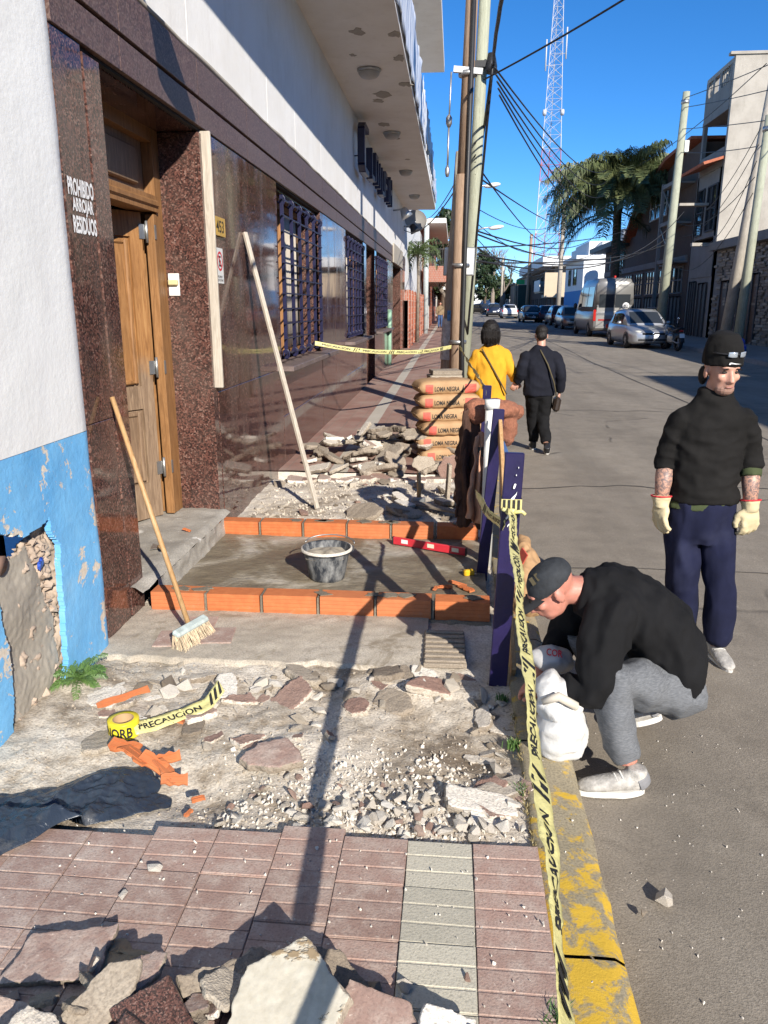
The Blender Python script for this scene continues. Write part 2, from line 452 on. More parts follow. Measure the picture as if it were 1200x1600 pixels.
def m_dirt():
    t = NT('rubble_dirt'); v = t.co()
    big = t.noise(v, 1.9, 6, 0.65, 0.3); mid = t.noise(v, 9, 7, 0.7); fine = t.noise(v, 90, 4, 0.65)
    c = t.ramp(t.math('MULTIPLY_ADD', mid, 0.35, t.math('MULTIPLY', big, 0.65)), [(0.36,(0.19,0.145,0.1)),(0.42,(0.35,0.285,0.21)),(0.49,(0.58,0.51,0.415)),(0.63,(0.75,0.685,0.59))])
    c = t.mix(t.ramp(fine,[(0.3,(0.6,)*3),(0.55,(0,0,0))]), c, (0.16,0.12,0.09))
    sp = t.vor(v, 60); c = t.mix(t.ramp(sp,[(0.1,(0.7,)*3),(0.2,(0,0,0))]), c, (0.62,0.57,0.5))
    t.bump(fine, 0.6, 0.01); t.bump(mid, 0.6, 0.03)
    return t.set(c, 0.95)
M['dirt'] = m_dirt()
def m_mortar():
    t = NT('wet_mortar'); v = t.co()
    n = t.noise(v, 2.4, 6, 0.6, 0.5); f = t.noise(v, 40, 5, 0.6); w = t.noise(t.co(scale=(1,2.5,1)), 7, 5, 0.7)
    c = t.ramp(n, [(0.38,(0.155,0.125,0.085)),(0.52,(0.2,0.165,0.115)),(0.6,(0.3,0.26,0.2)),(0.72,(0.44,0.4,0.34))])
    t.bump(f, 0.5, 0.01); t.bump(w, 0.5, 0.03)
    return t.set(c, t.ramp(n,[(0.45,(0.55,)*3),(0.65,(0.9,)*3)]))
M['mortar'] = m_mortar()
M['mortar_joint'] = m_conc('mortar_joint', (0.2,0.17,0.125), (0.14,0.115,0.085), (0.3,0.26,0.2), spots=False, bump=0.6)
def m_tile(name, base, dust, amt=0.5):
    t = NT(name); v = t.co('Generated'); w = t.co(); r = t.objrand()
    ad = t.n.new('ShaderNodeVectorMath'); ad.operation='ADD'; t.l.new(w, ad.inputs[0]); 
    cx = t.n.new('ShaderNodeCombineXYZ'); t.l.new(t.math('MULTIPLY', r, 37.0), cx.inputs[0]); t.l.new(t.math('MULTIPLY', r, 91.0), cx.inputs[1]); t.l.new(cx.outputs[0], ad.inputs[1])
    v = ad.outputs[0]
    n = t.noise(v, 10, 7, 0.72); f = t.noise(v, 130, 3); s2 = t.noise(v, 34, 5, 0.7)
    c = t.mix(r, tuple(x*0.82 for x in base), tuple(min(1,x*1.15) for x in base))
    c = t.mix(t.math('MULTIPLY', t.ramp(n,[(0.42,(0,0,0)),(0.72,(1,1,1))]), amt), c, dust)
    c = t.mix(t.math('MULTIPLY', t.ramp(s2,[(0.62,(0,0,0)),(0.7,(1,1,1))]), 0.8), c, tuple(min(1,x*1.35) for x in dust))
    c = t.mix(t.ramp(f,[(0.32,(0.5,)*3),(0.5,(0,0,0))]), c, tuple(x*0.5 for x in base))
    t.bump(f, 0.4, 0.004); t.bump(s2, 0.25, 0.008)
    return t.set(c, 0.85)
M['tile_red'] = m_tile('red_tile', (0.34,0.225,0.185), (0.5,0.42,0.36), 0.85)
M['tile_white'] = m_tile('pale_tile', (0.45,0.42,0.34), (0.5,0.46,0.38), 0.4)
def m_farwalk():
    t = NT('pavement_tiles'); v = t.co()
    c, f = t.brick(v, (0.25,0.13,0.1), (0.29,0.16,0.125), (0.2,0.14,0.11), 1.0, 0.006, 0.2, 0.2, 0.0)
    n = t.noise(v, 1.4, 6, 0.65)
    c = t.mix(t.ramp(n,[(0.4,(0,0,0)),(0.75,(0.7,)*3)]), c, (0.38,0.3,0.25))
    x = t.sep(v)[0]
    wn_ = t.math('MULTIPLY', t.math('LESS_THAN', t.math('ABSOLUTE', t.math('ADD', x, 1.22)), 0.1), 0.9)
    c = t.mix(wn_, c, t.mix(n, (0.38,0.35,0.29), (0.55,0.51,0.44)))
    t.bump(f, 0.4, 0.006)
    return t.set(c, 0.85)
M['far_tiles'] = m_farwalk()
def m_orange():
    t = NT('hollow_brick'); v = t.co(); r = t.objrand()
    n = t.noise(v, 16, 5, 0.6); g = t.noise(t.co(scale=(1,1,9)), 12, 3)
    c = t.ramp(n, [(0.3,(0.44,0.12,0.035)),(0.7,(0.57,0.175,0.055))])
    c = t.mix(t.math('MULTIPLY', r, 0.5), c, (0.5,0.19,0.085))
    c = t.mix(t.ramp(t.noise(v, 7, 6, 0.7),[(0.6,(0,0,0)),(0.8,(0.55,)*3)]), c, (0.45,0.33,0.24))
    t.bump(g, 0.3, 0.004)
    return t.set(c, 0.8)
M['orange'] = m_orange()
def m_rubble(name, stops, rough=0.92):
    t = NT(name); v = t.co(); r = t.objrand()
    n = t.noise(v, 14, 6, 0.65); f = t.noise(v, 110, 4, 0.6)
    c = t.ramp(t.math('MULTIPLY_ADD', n, 0.4, t.math('MULTIPLY', r, 0.6)), stops)
    c = t.mix(t.ramp(f,[(0.3,(0.5,)*3),(0.55,(0,0,0))]), c, tuple(x*0.45 for x in stops[0][1]))
    t.bump(f, 0.5, 0.006); t.bump(n, 0.5, 0.02)
    return t.set(c, rough)
M['rub_pale'] = m_rubble('pale_rubble', [(0.15,(0.46,0.4,0.32)),(0.5,(0.63,0.57,0.49)),(0.85,(0.76,0.72,0.65))])
M['rub_grey'] = m_rubble('grey_rubble', [(0.15,(0.2,0.16,0.12)),(0.5,(0.32,0.265,0.205)),(0.85,(0.46,0.4,0.32))])
M['rub_red'] = m_rubble('red_rubble', [(0.2,(0.27,0.165,0.13)),(0.6,(0.37,0.26,0.21)),(0.9,(0.5,0.4,0.33))])
M['rub_granite'] = m_granite('granite_scrap', 0.7, 0.35)
M['navy'] = simple('navy_paint', (0.016,0.011,0.06), 0.35, var=0.25, scale=6, bump=0.1)
M['navy_iron'] = simple('navy_iron', (0.011,0.011,0.045), 0.4, var=0.2, bump=0.1)
M['glass'] = NT('window_glass').set((0.02,0.024,0.028), 0.04, IOR=1.5)
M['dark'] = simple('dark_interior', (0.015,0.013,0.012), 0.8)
M['steel'] = simple('galvanised_steel', (0.45,0.45,0.44), 0.45, 0.9, var=0.2, bump=0.1)
M['black_plastic'] = simple('black_plastic', (0.02,0.02,0.022), 0.4)
M['white_plastic'] = simple('white_plastic', (0.75,0.75,0.72), 0.35, var=0.04)
M['white_print'] = simple('white_lettering', (0.82,0.82,0.82), 0.6, var=0.05)
M['black_print'] = simple('black_lettering', (0.015,0.015,0.015), 0.6, var=0.05)
M['red_print'] = simple('red_print', (0.62,0.04,0.05), 0.5, var=0.08)
M['brass'] = simple('yellowed_plate', (0.55,0.33,0.05), 0.35, var=0.2)
M['lamp_glass'] = simple('frosted_glass', (0.4,0.38,0.35), 0.3, var=0.08)
M['sill'] = simple('sill_stone', (0.16,0.12,0.11), 0.5, var=0.3, bump=0.2)
M['curtain'] = simple('curtain', (0.62,0.55,0.45), 0.9, var=0.15)

# ------------------------------------------------------------------ ground and road
ZT, ZD, ZS, ZK, ZR = -0.085, -0.125, -0.055, -0.095, -0.20    # near tiles, dirt, far pavement, kerb top, road
XW = -1.88
g = MB()
def rise(y): return 0.0065*max(0.0, y-6)
def road_z(x, y): return ZR + rise(y) + 0.02*nz(x*0.25, y*0.25) - 0.02*max(0, 1-abs(x-0.6)/0.6) * (1 if x < 1.4 else 0)
g.grid(lambda u, v: (0.45 + 9.2*u, -9 + 259*(v**1.7), road_z(0.45+9.2*u, -9+259*(v**1.7)) - 0.0), 46, 200)
struct('road', g, M['road'])
def joint_line(pts, w, zoff):
    mb = MB(); k = len(pts); L = []; Rr = []
    for i, p in enumerate(pts):
        a = Vector(pts[max(0,i-1)]); b = Vector(pts[min(k-1,i+1)]); d = (b-a).normalized(); n = Vector((-d.y, d.x))
        ww = w*(0.5+random.random())
        for lst, s_ in ((L,1),(Rr,-1)):
            q = Vector(p)+n*ww*s_; lst.append((q.x, q.y, road_z(q.x,q.y)+zoff))
    for i in range(k-1): mb.quad(L[i], Rr[i], Rr[i+1], L[i+1])
    return mb
M['tar'] = simple('tar_joint', (0.05,0.045,0.04), 0.8, var=0.3)
def wob(a, b, n, amp):
    a = Vector(a); b = Vector(b); d = (b-a); nn = Vector((-d.y, d.x)).normalized()
    return [tuple(a + d*(i/n) + nn*amp*(nz(i*0.35+a.x, a.y)+0.4*nz(i*1.3, a.y+5))) for i in range(n+1)]
jm = MB()
for a, b, w, am in (((4.55,13.5),(4.65,75),0.022,0.1), ((0.75,8.2),(9.4,8.5),0.012,0.18), ((0.75,5.55),(9.4,5.5),0.006,0.05), ((0.75,14.2),(9.4,14.3),0.014,0.2),
                    ((0.8,22),(9.4,22.2),0.018,0.2), ((4.5,4),(4.55,13.5),0.018,0.1)):
    q = joint_line(wob(a, b, 40, am), w, 0.004); jm._add(q.v, q.f)
struct('road_joints', jm, M['tar'])
g = MB(); g.box((-60,-60,-1.2), (260,900,-0.5)); struct('ground', g, M['far_walk'])
# kerb, in cast lengths
kerb = thing('kerb', None, None, (0.43, 0, ZR)); kerb['kind'] = 'structure'
y = -1.4
for i in range(26):
    L = random.uniform(0.95, 1.15) if y < 22 else 9.0
    k = MB(); n = 14
    lo = kerb.location
    def kp(u, v, y0=y, L=L):
        prof = [(0.315,-0.4),(0.315,ZK-0.006),(0.33,ZK+0.002),(0.42,ZK+0.004),(0.50,ZK-0.002),(0.528,ZK-0.02),(0.54,ZR-0.1)]
        t = u*(len(prof)-1); a = min(int(t), len(prof)-2); f = t-a
        x = prof[a][0]*(1-f)+prof[a+1][0]*f; z = prof[a][1]*(1-f)+prof[a+1][1]*f
        yy = y0 + 0.006 + v*(L-0.012); q = 0.007*nz(x*9, yy*7)
        return (x+q, yy, z+rise(yy)+0.006*nz(x*7, yy*6, 4))
    k.grid(kp, 18, 20)
    part('kerb_stone', k, M['kerb'], kerb, world=True)
    y += L
    if y > 110: break
# dirt, dug up pavement
def zg(x, y):
    z = ZD + 0.022*nz(x*2.2, y*2.2) + 0.014*nz(x*6, y*6, 2) + 0.008*nz(x*17, y*17, 5) + 0.004*nz(x*45,y*45,3)
    if y < 3.4: z -= 0.05*math.exp(-((x+0.95)**2/0.05 + (y-2.55)**2/0.03)) + 0.03*math.exp(-((x-0.0)**2/0.08+(y-3.2)**2/0.05))
    if x < -1.5 and y < 3.5: z += 0.05*min(1, (-1.5-x)/0.35)
    if y > 5.9: z += 0.035*min(1, (y-5.9)/1.5)
    if y > 7.9: z -= 0.05
    return z
g = MB()
g.grid(lambda u, v: (-1.93 + 2.27*u, 1.1 + 7.4*v, (zg(-1.93+2.27*u, 1.1+7.4*v) if 1.1+7.4*v > 2.26 else ZT-0.04)), 130, 370)
struct('ground_dug_up', g, M['dirt'])
# near paving of three-bar tiles
paving = thing('pavement', None, None, (0, 0, ZT-0.04)); paving['kind'] = 'structure'
def tile_mesh(w, l, name, m):
    t = MB(); t.rbox((0,0,-0.0165),(w-0.002,l-0.002,0.03))
    for k in range(3):
        bl = l/3
        cy = -l/2 + bl*(k+0.5); hw = w/2-0.003; hl = bl/2-0.0022
        t.prism([(cy-hl,-0.006),(cy+hl,-0.006),(cy+hl-0.003,0.0012),(cy-hl+0.003,0.0012)], 0, -hw, hw)
    return t.mesh(name, m)
TWX, TLY = 0.222, 0.222
tm = {'r': tile_mesh(TWX,TLY,'tile',M['tile_red']), 'w': tile_mesh(TWX,TLY,'tile',M['tile_white'])}
rt = random.Random(3)
for ci, cx in enumerate([-1.783+0.222*i for i in range(10)]):
    for ri in range(6):
        if ci == 9 and cx > 0.33: continue
        cy = 2.26 - TLY*(ri+0.42) - (0.05 if ci < 4 else 0.0) + (0.04 if ci == 6 else 0)
        kind = 'r'
        if ri == 5 and ci in (1,4): continue
        if abs(cx-(-0.007)) < 0.03: kind = 'w'
        o = part('tile', tm[kind], None, paving)
        o.location = (cx, cy, 0.04 + rt.uniform(-0.003,0.003)); o.rotation_euler = (rt.uniform(-0.012,0.012), rt.uniform(-0.012,0.012), rt.uniform(-0.01,0.01))
o = None
# old concrete slab in front of the brick row, with a drain grate tile
sl = thing('concrete_slab', None, None, (-0.8, 4.0, -0.2)); sl['kind'] = 'structure'
def screed(u, v):
    x = -1.9+1.79*u; fr = 3.62+0.06*nz(x*4,1)+0.035*nz(x*14,3); y = fr+(4.31-fr)*v
    return (x, y, -0.10-0.03*(v < 0.02)+0.006*nz(x*4,y*4)+0.004*nz(x*15,y*15)+0.012*(v-0.5)*0.6)
t = MB(); t.grid(screed, 120, 50); part('screed', t, M['screed'], sl, world=True)
for (x, y, rz) in ((-1.52,3.86,0.1),(-1.30,3.92,0.12),(-1.45,4.07,0.1)):
    t = MB(); t.rbox((x,y,-0.105),(0.2,0.2,0.02),(0.02,-0.01,rz),0.003); part('slab', t, M['tile_red'], sl, world=True)
gt = single('drain_grate', (lambda t: ([t.rbox((0,0.0,0.012),(0.225,0.42,0.024),ch=0.003)], [t.rbox((0,-0.18+0.06*k,0.03),(0.215,0.035,0.014),ch=0.004) for k in range(7)], t)[2])(MB()), M['rub_grey'], 'grey ribbed concrete grate tile between brick row and rubble', 'grate', loc=(-0.01,3.86,-0.112), rz=0.02)
# mortar bed between the two brick rows
def zm(x, y): return -0.075 + 0.01*nz(x*3, y*3) + 0.006*nz(x*9, y*9) + 0.003*nz(x*30, y*30)
g = MB(); g.grid(lambda u, v: (-1.87+2.12*u, 4.37+1.47*v, zm(-1.87+2.12*u, 4.37+1.47*v)), 120, 90); struct('mortar_bed', g, M['mortar'])
# far pavement
g = MB(); g.grid(lambda u, v: (-1.9+2.24*u, 8.12+102*v*v+0.0 + (0.05*nz(u*8,3) if v == 0 else 0), ZS+rise(8.12+102*v*v)+0.006*nz(u*5,v*50)), 24, 60); struct('pavement_far', g, M['far_tiles'])
g = MB(); g.grid(lambda u, v: (-1.9+2.24*u, 8.12+0.05*nz(u*8,3)+0.02*nz(u*40,v*3)*v, ZS-0.10*v), 60, 4); struct('pavement_edge', g, M['rub_pale'])
g = MB()
g.grid(lambda u,v: (9.6+3.0*u, -9+259*v, -0.06+rise(-9+259*v)), 2, 60); struct('pavement_opposite', g, M['far_walk'])
g = MB(); g.grid(lambda u,v: ([9.45,9.46,9.6,9.605][round(u*3)], -9+259*v, [-0.4,-0.057,-0.055,-0.2][round(u*3)]+rise(-9+259*v)), 3, 60); struct('kerb_opposite', g, M['kerb_side'])
g = MB(); g.grid(lambda u,v:(-1.9+2.2*u,110+130*v,ZS-0.01+rise(110+130*v)),2,20); struct('pavement_distant', g, M['far_walk'])

# ------------------------------------------------------------------ neighbour house (white over blue) at the left
nh = thing('neighbour_house', 'white rendered house wall with blue painted base and broken hole', 'house', (-2.0, 2.0, -0.2))
XN = -1.85
def wall_face(z0, z1, ny, nzz, hole=None):
    mb = MB()
    ya, yb = -1.5, 3.82
    def fn(u, v):
        y = ya + (yb-ya)*u; z = z0 + (z1-z0)*v
        r_ = max(0, (y-(yb-0.10))/0.10)
        return (XN - 0.045*r_*r_ + 0.008*nz(y*1.5, z*1.5) + 0.003*nz(y*6, z*6), y, z)
    mb.grid(fn, ny, nzz)
    if hole:
        keep = [i for i, q in enumerate(mb.f) if not hole(sum(mb.v[k][1] for k in q)/4, sum(mb.v[k][2] for k in q)/4)]
        mb.f = [mb.f[i] for i in keep]; mb.m = [mb.m[i] for i in keep]; mb.sm = [mb.sm[i] for i in keep]
    mb.box((-2.4, ya, z0), (XN-0.14, yb-0.02, z1)) if not hole else None
    mb.box((-2.4, yb-0.03, z0), (XN-0.05, yb-0.003, z1))
    return mb
part('wall', wall_face(1.085, 6.5, 90, 70), M['white_wall'], nh, world=True, label='white rendered upper wall')
HOLE = [(2.84,.48),(2.78,.62),(2.78,.80),(2.9,.79),(3.08,.725),(3.19,.73),(3.295,.745),(3.29,.68),(3.36,.605),(3.335,.45),(3.325,.256),(3.31,.0),(3.27,-.08),(3.26,-.4),(2.78,-.4),(2.81,-.04),(2.85,.066),(2.858,.302),(2.836,.415)]
PATCH = [(2.6,.66),(2.92,.60),(2.95,.64),(3.05,.64),(3.14,.655),(3.17,.58),(3.235,.46),(3.245,.36),(3.30,.25),(3.30,.05),(3.22,-.02),(3.2,-.4),(2.6,-.4)]
CAV = [(2.5,.60),(2.9,.60),(2.93,.645),(3.05,.645),(3.12,.66),(3.2,.70),(3.3,.76),(3.3,.9),(2.5,.95)]
def inside(poly, y, z):
    c = False; j = len(poly)-1
    for i in range(len(poly)):
        (y0, z0), (y1, z1) = poly[i], poly[j]
        if (z0 > z) != (z1 > z) and y < (y1-y0)*(z-z0)/(z1-z0)+y0: c = not c
        j = i
    return c
def jit(y, z): return y+0.012*nz(y*22, z*22, 1)+0.005*nz(y*70, z*70, 2), z+0.012*nz(y*22, z*22, 6)+0.005*nz(y*70, z*70, 8)
def facex(y, z):
    r_ = max(0, (y-3.72)/0.10); return XN - 0.045*r_*r_ + 0.008*nz(y*1.5, z*1.5) + 0.003*nz(y*6, z*6)
pb = MB()
pb.grid(lambda u, v: (facex(-1.5+4.1*u, -0.25+1.333*v), -1.5+4.1*u, -0.25+1.333*v), 60, 30)
pb.grid(lambda u, v: (facex(3.45+0.37*u, -0.25+1.333*v), 3.45+0.37*u, -0.25+1.333*v), 30, 60)
fine = MB(); fine.grid(lambda u, v: (facex(2.6+0.85*u, -0.25+1.333*v), 2.6+0.85*u, -0.25+1.333*v), 130, 200)
fine.f = [q for q in fine.f if not inside(HOLE, *jit(sum(fine.v[k][1] for k in q)/4, sum(fine.v[k][2] for k in q)/4))]
ec = {}
for q in fine.f:
    for i in range(4):
        e = (q[i], q[(i+1) % 4]); k = tuple(sorted(e)); ec.setdefault(k, []).append(e)
for k, es in list(ec.items()):
    if len(es) == 1:
        a_, b_ = es[0]; p_, q_ = fine.v[a_], fine.v[b_]
        if all(2.605 < w_[1] < 3.445 and w_[2] < 1.08 for w_ in (p_, q_)):
            pb.quad(q_, p_, (p_[0]-0.03, p_[1], p_[2]), (q_[0]-0.03, q_[1], q_[2]))
pb.smooth = True; pb._add(fine.v, fine.f)
pb.box((-2.4, 3.79, -0.25), (XN-0.05, 3.817, 1.083))
part('painted_base', pb, M['blue'], nh, world=True, label='peeling blue painted wall base')
t = MB(); t.grid(lambda u, v: (XN-0.028+0.02*nz((2.6+0.72*u)*5,v*5)+0.004*nz(u*30,v*40)-0.02*u, 2.6+0.72*u, -0.3+1.0*v), 70, 100)
t.f = [q for q in t.f if inside(PATCH, *jit(sum(t.v[k][1] for k in q)/4, sum(t.v[k][2] for k in q)/4))]; t.m = [0]*len(t.f); t.sm = [True]*len(t.f)
part('cement_patch', t, M['cement'], nh, world=True)
t = MB(); t.grid(lambda u, v: (XN-0.06+0.03*nz(u*9,v*13)+0.022*nz(u*30,v*44,3)+0.014*nz(u*70,v*100,5), 2.6+0.85*u, -0.3+1.2*v), 90, 130)
t.f = [q for q in t.f if not inside(CAV, *jit(sum(t.v[k][1] for k in q)/4, sum(t.v[k][2] for k in q)/4))]; t.m = [0]*len(t.f); t.sm = [True]*len(t.f)
part('wall_core', t, M['adobe'], nh, world=True)
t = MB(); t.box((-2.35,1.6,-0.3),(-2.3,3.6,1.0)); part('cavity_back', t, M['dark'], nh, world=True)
rb = random.Random(11)
for (y0, z) in ((3.2,0.66),(3.27,0.62),(3.22,0.57),(3.29,0.53),(3.27,0.47),(3.3,0.41),(3.29,0.34),(3.31,0.29),(3.25,0.02),(3.05,-0.06),(2.93,-0.08),(3.15,-0.07)):
    t = MB(); t.rbox((XN-0.06+rb.uniform(-0.015,0.01), y0, z), (0.06,0.05*rb.uniform(0.7,1.2),0.03), (rb.uniform(-0.3,0.3),rb.uniform(-0.3,0.3),rb.uniform(-0.3,0.3)), 0.01, 0.012, rb)
    part('brick', t, M['adobe'], nh, world=True)
t = MB(); t.rbox((XN-0.03,3.22,0.55),(0.02,0.06,0.03),(0.3,0.2,0.3),0.004,0.004,rb); part('crisp_packet', t, simple('blue_packet',(0.03,0.08,0.4),0.3,var=0.9,scale=60), nh, world=True)
t = MB(); t.tube([(-2.1,2.9,0.66),(-1.9,2.9,0.655),(-1.86,2.9,0.65)],[0.035,0.035,0.042],12); part('drain_pipe', t, simple('rust_pipe',(0.2,0.12,0.09),0.8), nh, world=True)

# ------------------------------------------------------------------ main building with granite front
bd = thing('granite_front_building', 'long building faced in polished brown granite with white upper wall', 'building', (-2.6, 16.0, -0.2))
def P(name, mb, m, lab=None, par=None): return part(name, mb, m, par or bd, world=True, label=lab)
def panel(y0, y1, z0, z1, x=XW, m='granite', th=0.05, gap=0.003):
    t = MB(); t.rbox((x-th/2, (y0+y1)/2, (z0+z1)/2), (th, y1-y0-gap, z1-z0-gap), ch=0.003); return P('granite_panel', t, M[m])
rp = random.Random(9)
def panels(ys, z0, z1, seam):
    for a, b in zip(ys[:-1], ys[1:]):
        j = rp.uniform(-0.002,0.002)
        panel(a, b, z0, seam, XW+j); panel(a, b, seam, z1, XW-0.001+j)
ZB = -0.30
panels([3.825,4.135], ZB, 2.955, 1.1)
t = MB(); t.rbox((XW-0.04,4.235,1.3),(0.09,0.19,3.25),ch=0.004); P('granite_pilaster', t, M['granite'])
panels([6.105,7.32,8.5], ZB, 2.955, 1.03)
panels([8.5,9.8,11.2], ZB, 1.0, 0.5)
panels([11.2,12.5,13.8], ZB, 2.955, 1.05)
panels([13.8,15.1,16.4], ZB, 1.02, 0.5)
panels([16.4,17.0], ZB, 2.955, 1.05)
panels([18.8,19.2], ZB, 2.955, 1.05)
panels([19.2,20.6,22.1], ZB, 1.02, 0.5)
panels([22.1,23.2,24.3], ZB, 2.955, 1.05)
panels([27.8,29.0,30.1], ZB, 2.955, 1.05)
ys = [3.825]+[4.6+1.35*i for i in range(19)]+[30.1]
for a, b in zip(ys[:-1], ys[1:]):
    panel(a, b, 2.957, 3.135, XW+0.012, 'granite_band', 0.09); panel(a, b, 3.15, 3.40, XW+0.02, 'granite_band', 0.09)
t = MB(); t.box((XW-0.12,3.8,2.94),(XW-0.02,30.1,3.42)); P('band_backing', t, M['dark'])
# ledge strip of old mortar along the top of the granite
t = MB(); t.grid(lambda u, v: (XW-0.02+0.045*math.sin(PI*min(1,v*1.2)), 3.8+26.3*u, 3.395+0.07*v+0.015*nz(u*60,v)), 240, 4); P('mortar_strip', t, M['cement'])
# upper wall in panels
ys = [-1.5,3.2,5.9,8.3,9.7,11.5,14,16.6,19.3,22,25,27.6,30.1]
for a, b in zip(ys[:-1], ys[1:]):
    t = MB(); t.rbox((XW-0.12,(a+b)/2,4.42),(0.2,b-a-0.006,2.1),ch=0.003); P('wall_panel', t, M['upper_wall'])
# mass of the building behind
t = MB(); t.box((-9,3.85,3.2),(XW-0.20,30.08,9.0)); P('upper_mass', t, M['upper_wall'])
t = MB(); t.box((-9,6.0,-0.4),(-2.66,30.08,3.2)); P('lower_mass', t, M['dark'])
t = MB(); t.box((-9,29.95,-0.4),(XW-0.06,30.095,3.3)); P('end_wall', t, M['upper_wall'])
# overhanging floor
t = MB(); t.grid(lambda u, v: (XW-0.02+1.13*u, -3+33.1*v, 5.10+0.004*nz(u*3,v*60)), 8, 120); t.f = [q[::-1] for q in t.f]
P('balcony_soffit', t, M['soffit'])
t = MB(); t.box((XW-0.02,-3,5.13),(-0.775,30.1,5.36)); t.box((-0.80,-3,5.101),(-0.772,30.1,5.14)); P('balcony_slab', t, M['upper_wall'])
t = MB(); t.box((-1.1,-3,5.36),(-0.9,30.0,6.3)); P('balcony_parapet', t, M['upper_wall'])
t = MB(); t.box((-2.2,-3,8.35),(-0.45,25.3,8.55)); P('upper_overhang', t, M['soffit'])
# flaking paint patches on the soffit
rf = random.Random(21)
for (x, y, s) in ((-1.32,11.05,.12),(-1.28,14.1,.16),(-1.38,14.5,.1),(-1.42,16.3,.13),(-1.5,12.0,.05),(-1.3,17.6,.08),(-0.86,12.2,.12),(-0.84,11.2,.1),(-0.85,13.5,.12),(-1.2,20.0,.06)):
    t = MB(); n = 12
    t.prism([(x+s*(0.5+0.7*rf.random())*math.cos(2*PI*k/n), y+1.3*s*(0.4+0.8*rf.random())*math.sin(2*PI*k/n)) for k in range(n)], 2, 5.092, 5.099); P('flaked_patch', t, M['cement'])
# torn banner along the balcony front
bn = thing('torn_banner', 'torn white and black tarpaulin banner hanging along the balcony edge', 'banner', (-0.74,14,5.2))
def banner(y0, y1, z0, z1, m, seed, nm):
    t = MB(); t.sheet(lambda u, v: (-0.74+0.05*nz((y0+(y1-y0)*u)*2.2+seed, v*1.3)+0.02*nz(u*30,v*5,seed), y0+(y1-y0)*u, (z0+(z1-z0)*v + (0.06*nz(u*18,seed) if v<0.5 else -0.22*abs(nz(u*9,seed+4))))), 70, 8, 0.004)
    part(nm, t, m, bn, world=True)
bm_w = NT('banner_white'); _w = bm_w.wave(bm_w.co(scale=(1,1,0.4)), 1.3, 6, 3, 'Y'); M['banner'] = bm_w.set(bm_w.ramp(_w,[(0.5,(0.72,0.74,0.78)),(0.85,(0.6,0.64,0.72)),(0.95,(0.2,0.26,0.42))]), 0.4)
M['banner_black'] = simple('banner_black', (0.03,0.03,0.035), 0.3, var=0.5, scale=3, bump=0.6, bscale=8)
banner(2,17.2,5.17,6.2,M['banner'],1,'banner_sheet'); banner(17.1,19.5,5.2,6.15,M['banner'],5,'banner_sheet')
banner(19.3,25.2,5.35,6.2,M['banner_black'],9,'banner_sheet'); banner(25,29.5,5.22,5.95,M['banner'],13,'banner_sheet')
# doorway recess
t = MB(); t.rbox((-2.05,5.985+0.06,1.3),(0.33,0.12,3.25),ch=0.003); P('granite_reveal', t, M['granite'])
t = MB(); t.box((-2.5,4.05,-0.3),(XW-0.07,4.14,2.95)); P('granite_reveal', t, M['granite'])
t = MB(); t.box((-2.6,4.1,2.93),(XW-0.05,6.2,3.1)); P('recess_ceiling', t, M['granite'])
t = MB(); t.beam((XW+0.012,6.045,1.07),(XW+0.012,6.045,2.94),0.1,0.028,ch=0.004); P('timber_lath', t, M['pale_wood'])
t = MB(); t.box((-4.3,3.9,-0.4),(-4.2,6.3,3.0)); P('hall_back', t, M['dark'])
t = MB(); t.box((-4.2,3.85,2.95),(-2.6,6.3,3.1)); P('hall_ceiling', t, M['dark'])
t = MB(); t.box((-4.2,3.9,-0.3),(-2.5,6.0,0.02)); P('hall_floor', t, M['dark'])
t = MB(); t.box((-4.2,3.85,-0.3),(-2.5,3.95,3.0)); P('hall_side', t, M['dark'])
# timber door, standing ajar
XD = -2.22
def swing(mb, a=-0.5):
    c, s_ = math.cos(a), math.sin(a); hx, hy = XD-0.03, 5.745
    mb.v = [(hx+(p[0]-hx)*c-(p[1]-hy)*s_, hy+(p[0]-hx)*s_+(p[1]-hy)*c, p[2]) for p in mb.v]; return mb
dr = P('door_frame', (lambda t: (t.box((XD-0.12,5.86,0.09),(XD+0.02,5.985,2.93)), t.box((XD-0.12,4.15,0.09),(XD+0.02,4.27,2.93)), t.box((XD-0.115,4.27,2.36),(XD+0.04,5.86,2.47)), t.box((XD-0.115,4.27,2.84),(XD+0.015,5.86,2.93)), t.rbox((XD+0.02,5.05,2.415),(0.07,1.6,0.05),ch=0.012), t)[-1])(MB()), M['door_wood'])
t = MB(); t.box((XD-0.09,4.27,2.47),(XD-0.06,5.86,2.84)); t.rbox((XD-0.045,5.05,2.655),(0.03,1.3,0.25),ch=0.012); P('transom_panel', t, M['door_old'], par=dr)
t = MB(); t.rbox((XD-0.005,5.81,1.22),(0.07,0.07,2.25),ch=0.006); P('door_stop', t, M['door_wood'], par=dr)
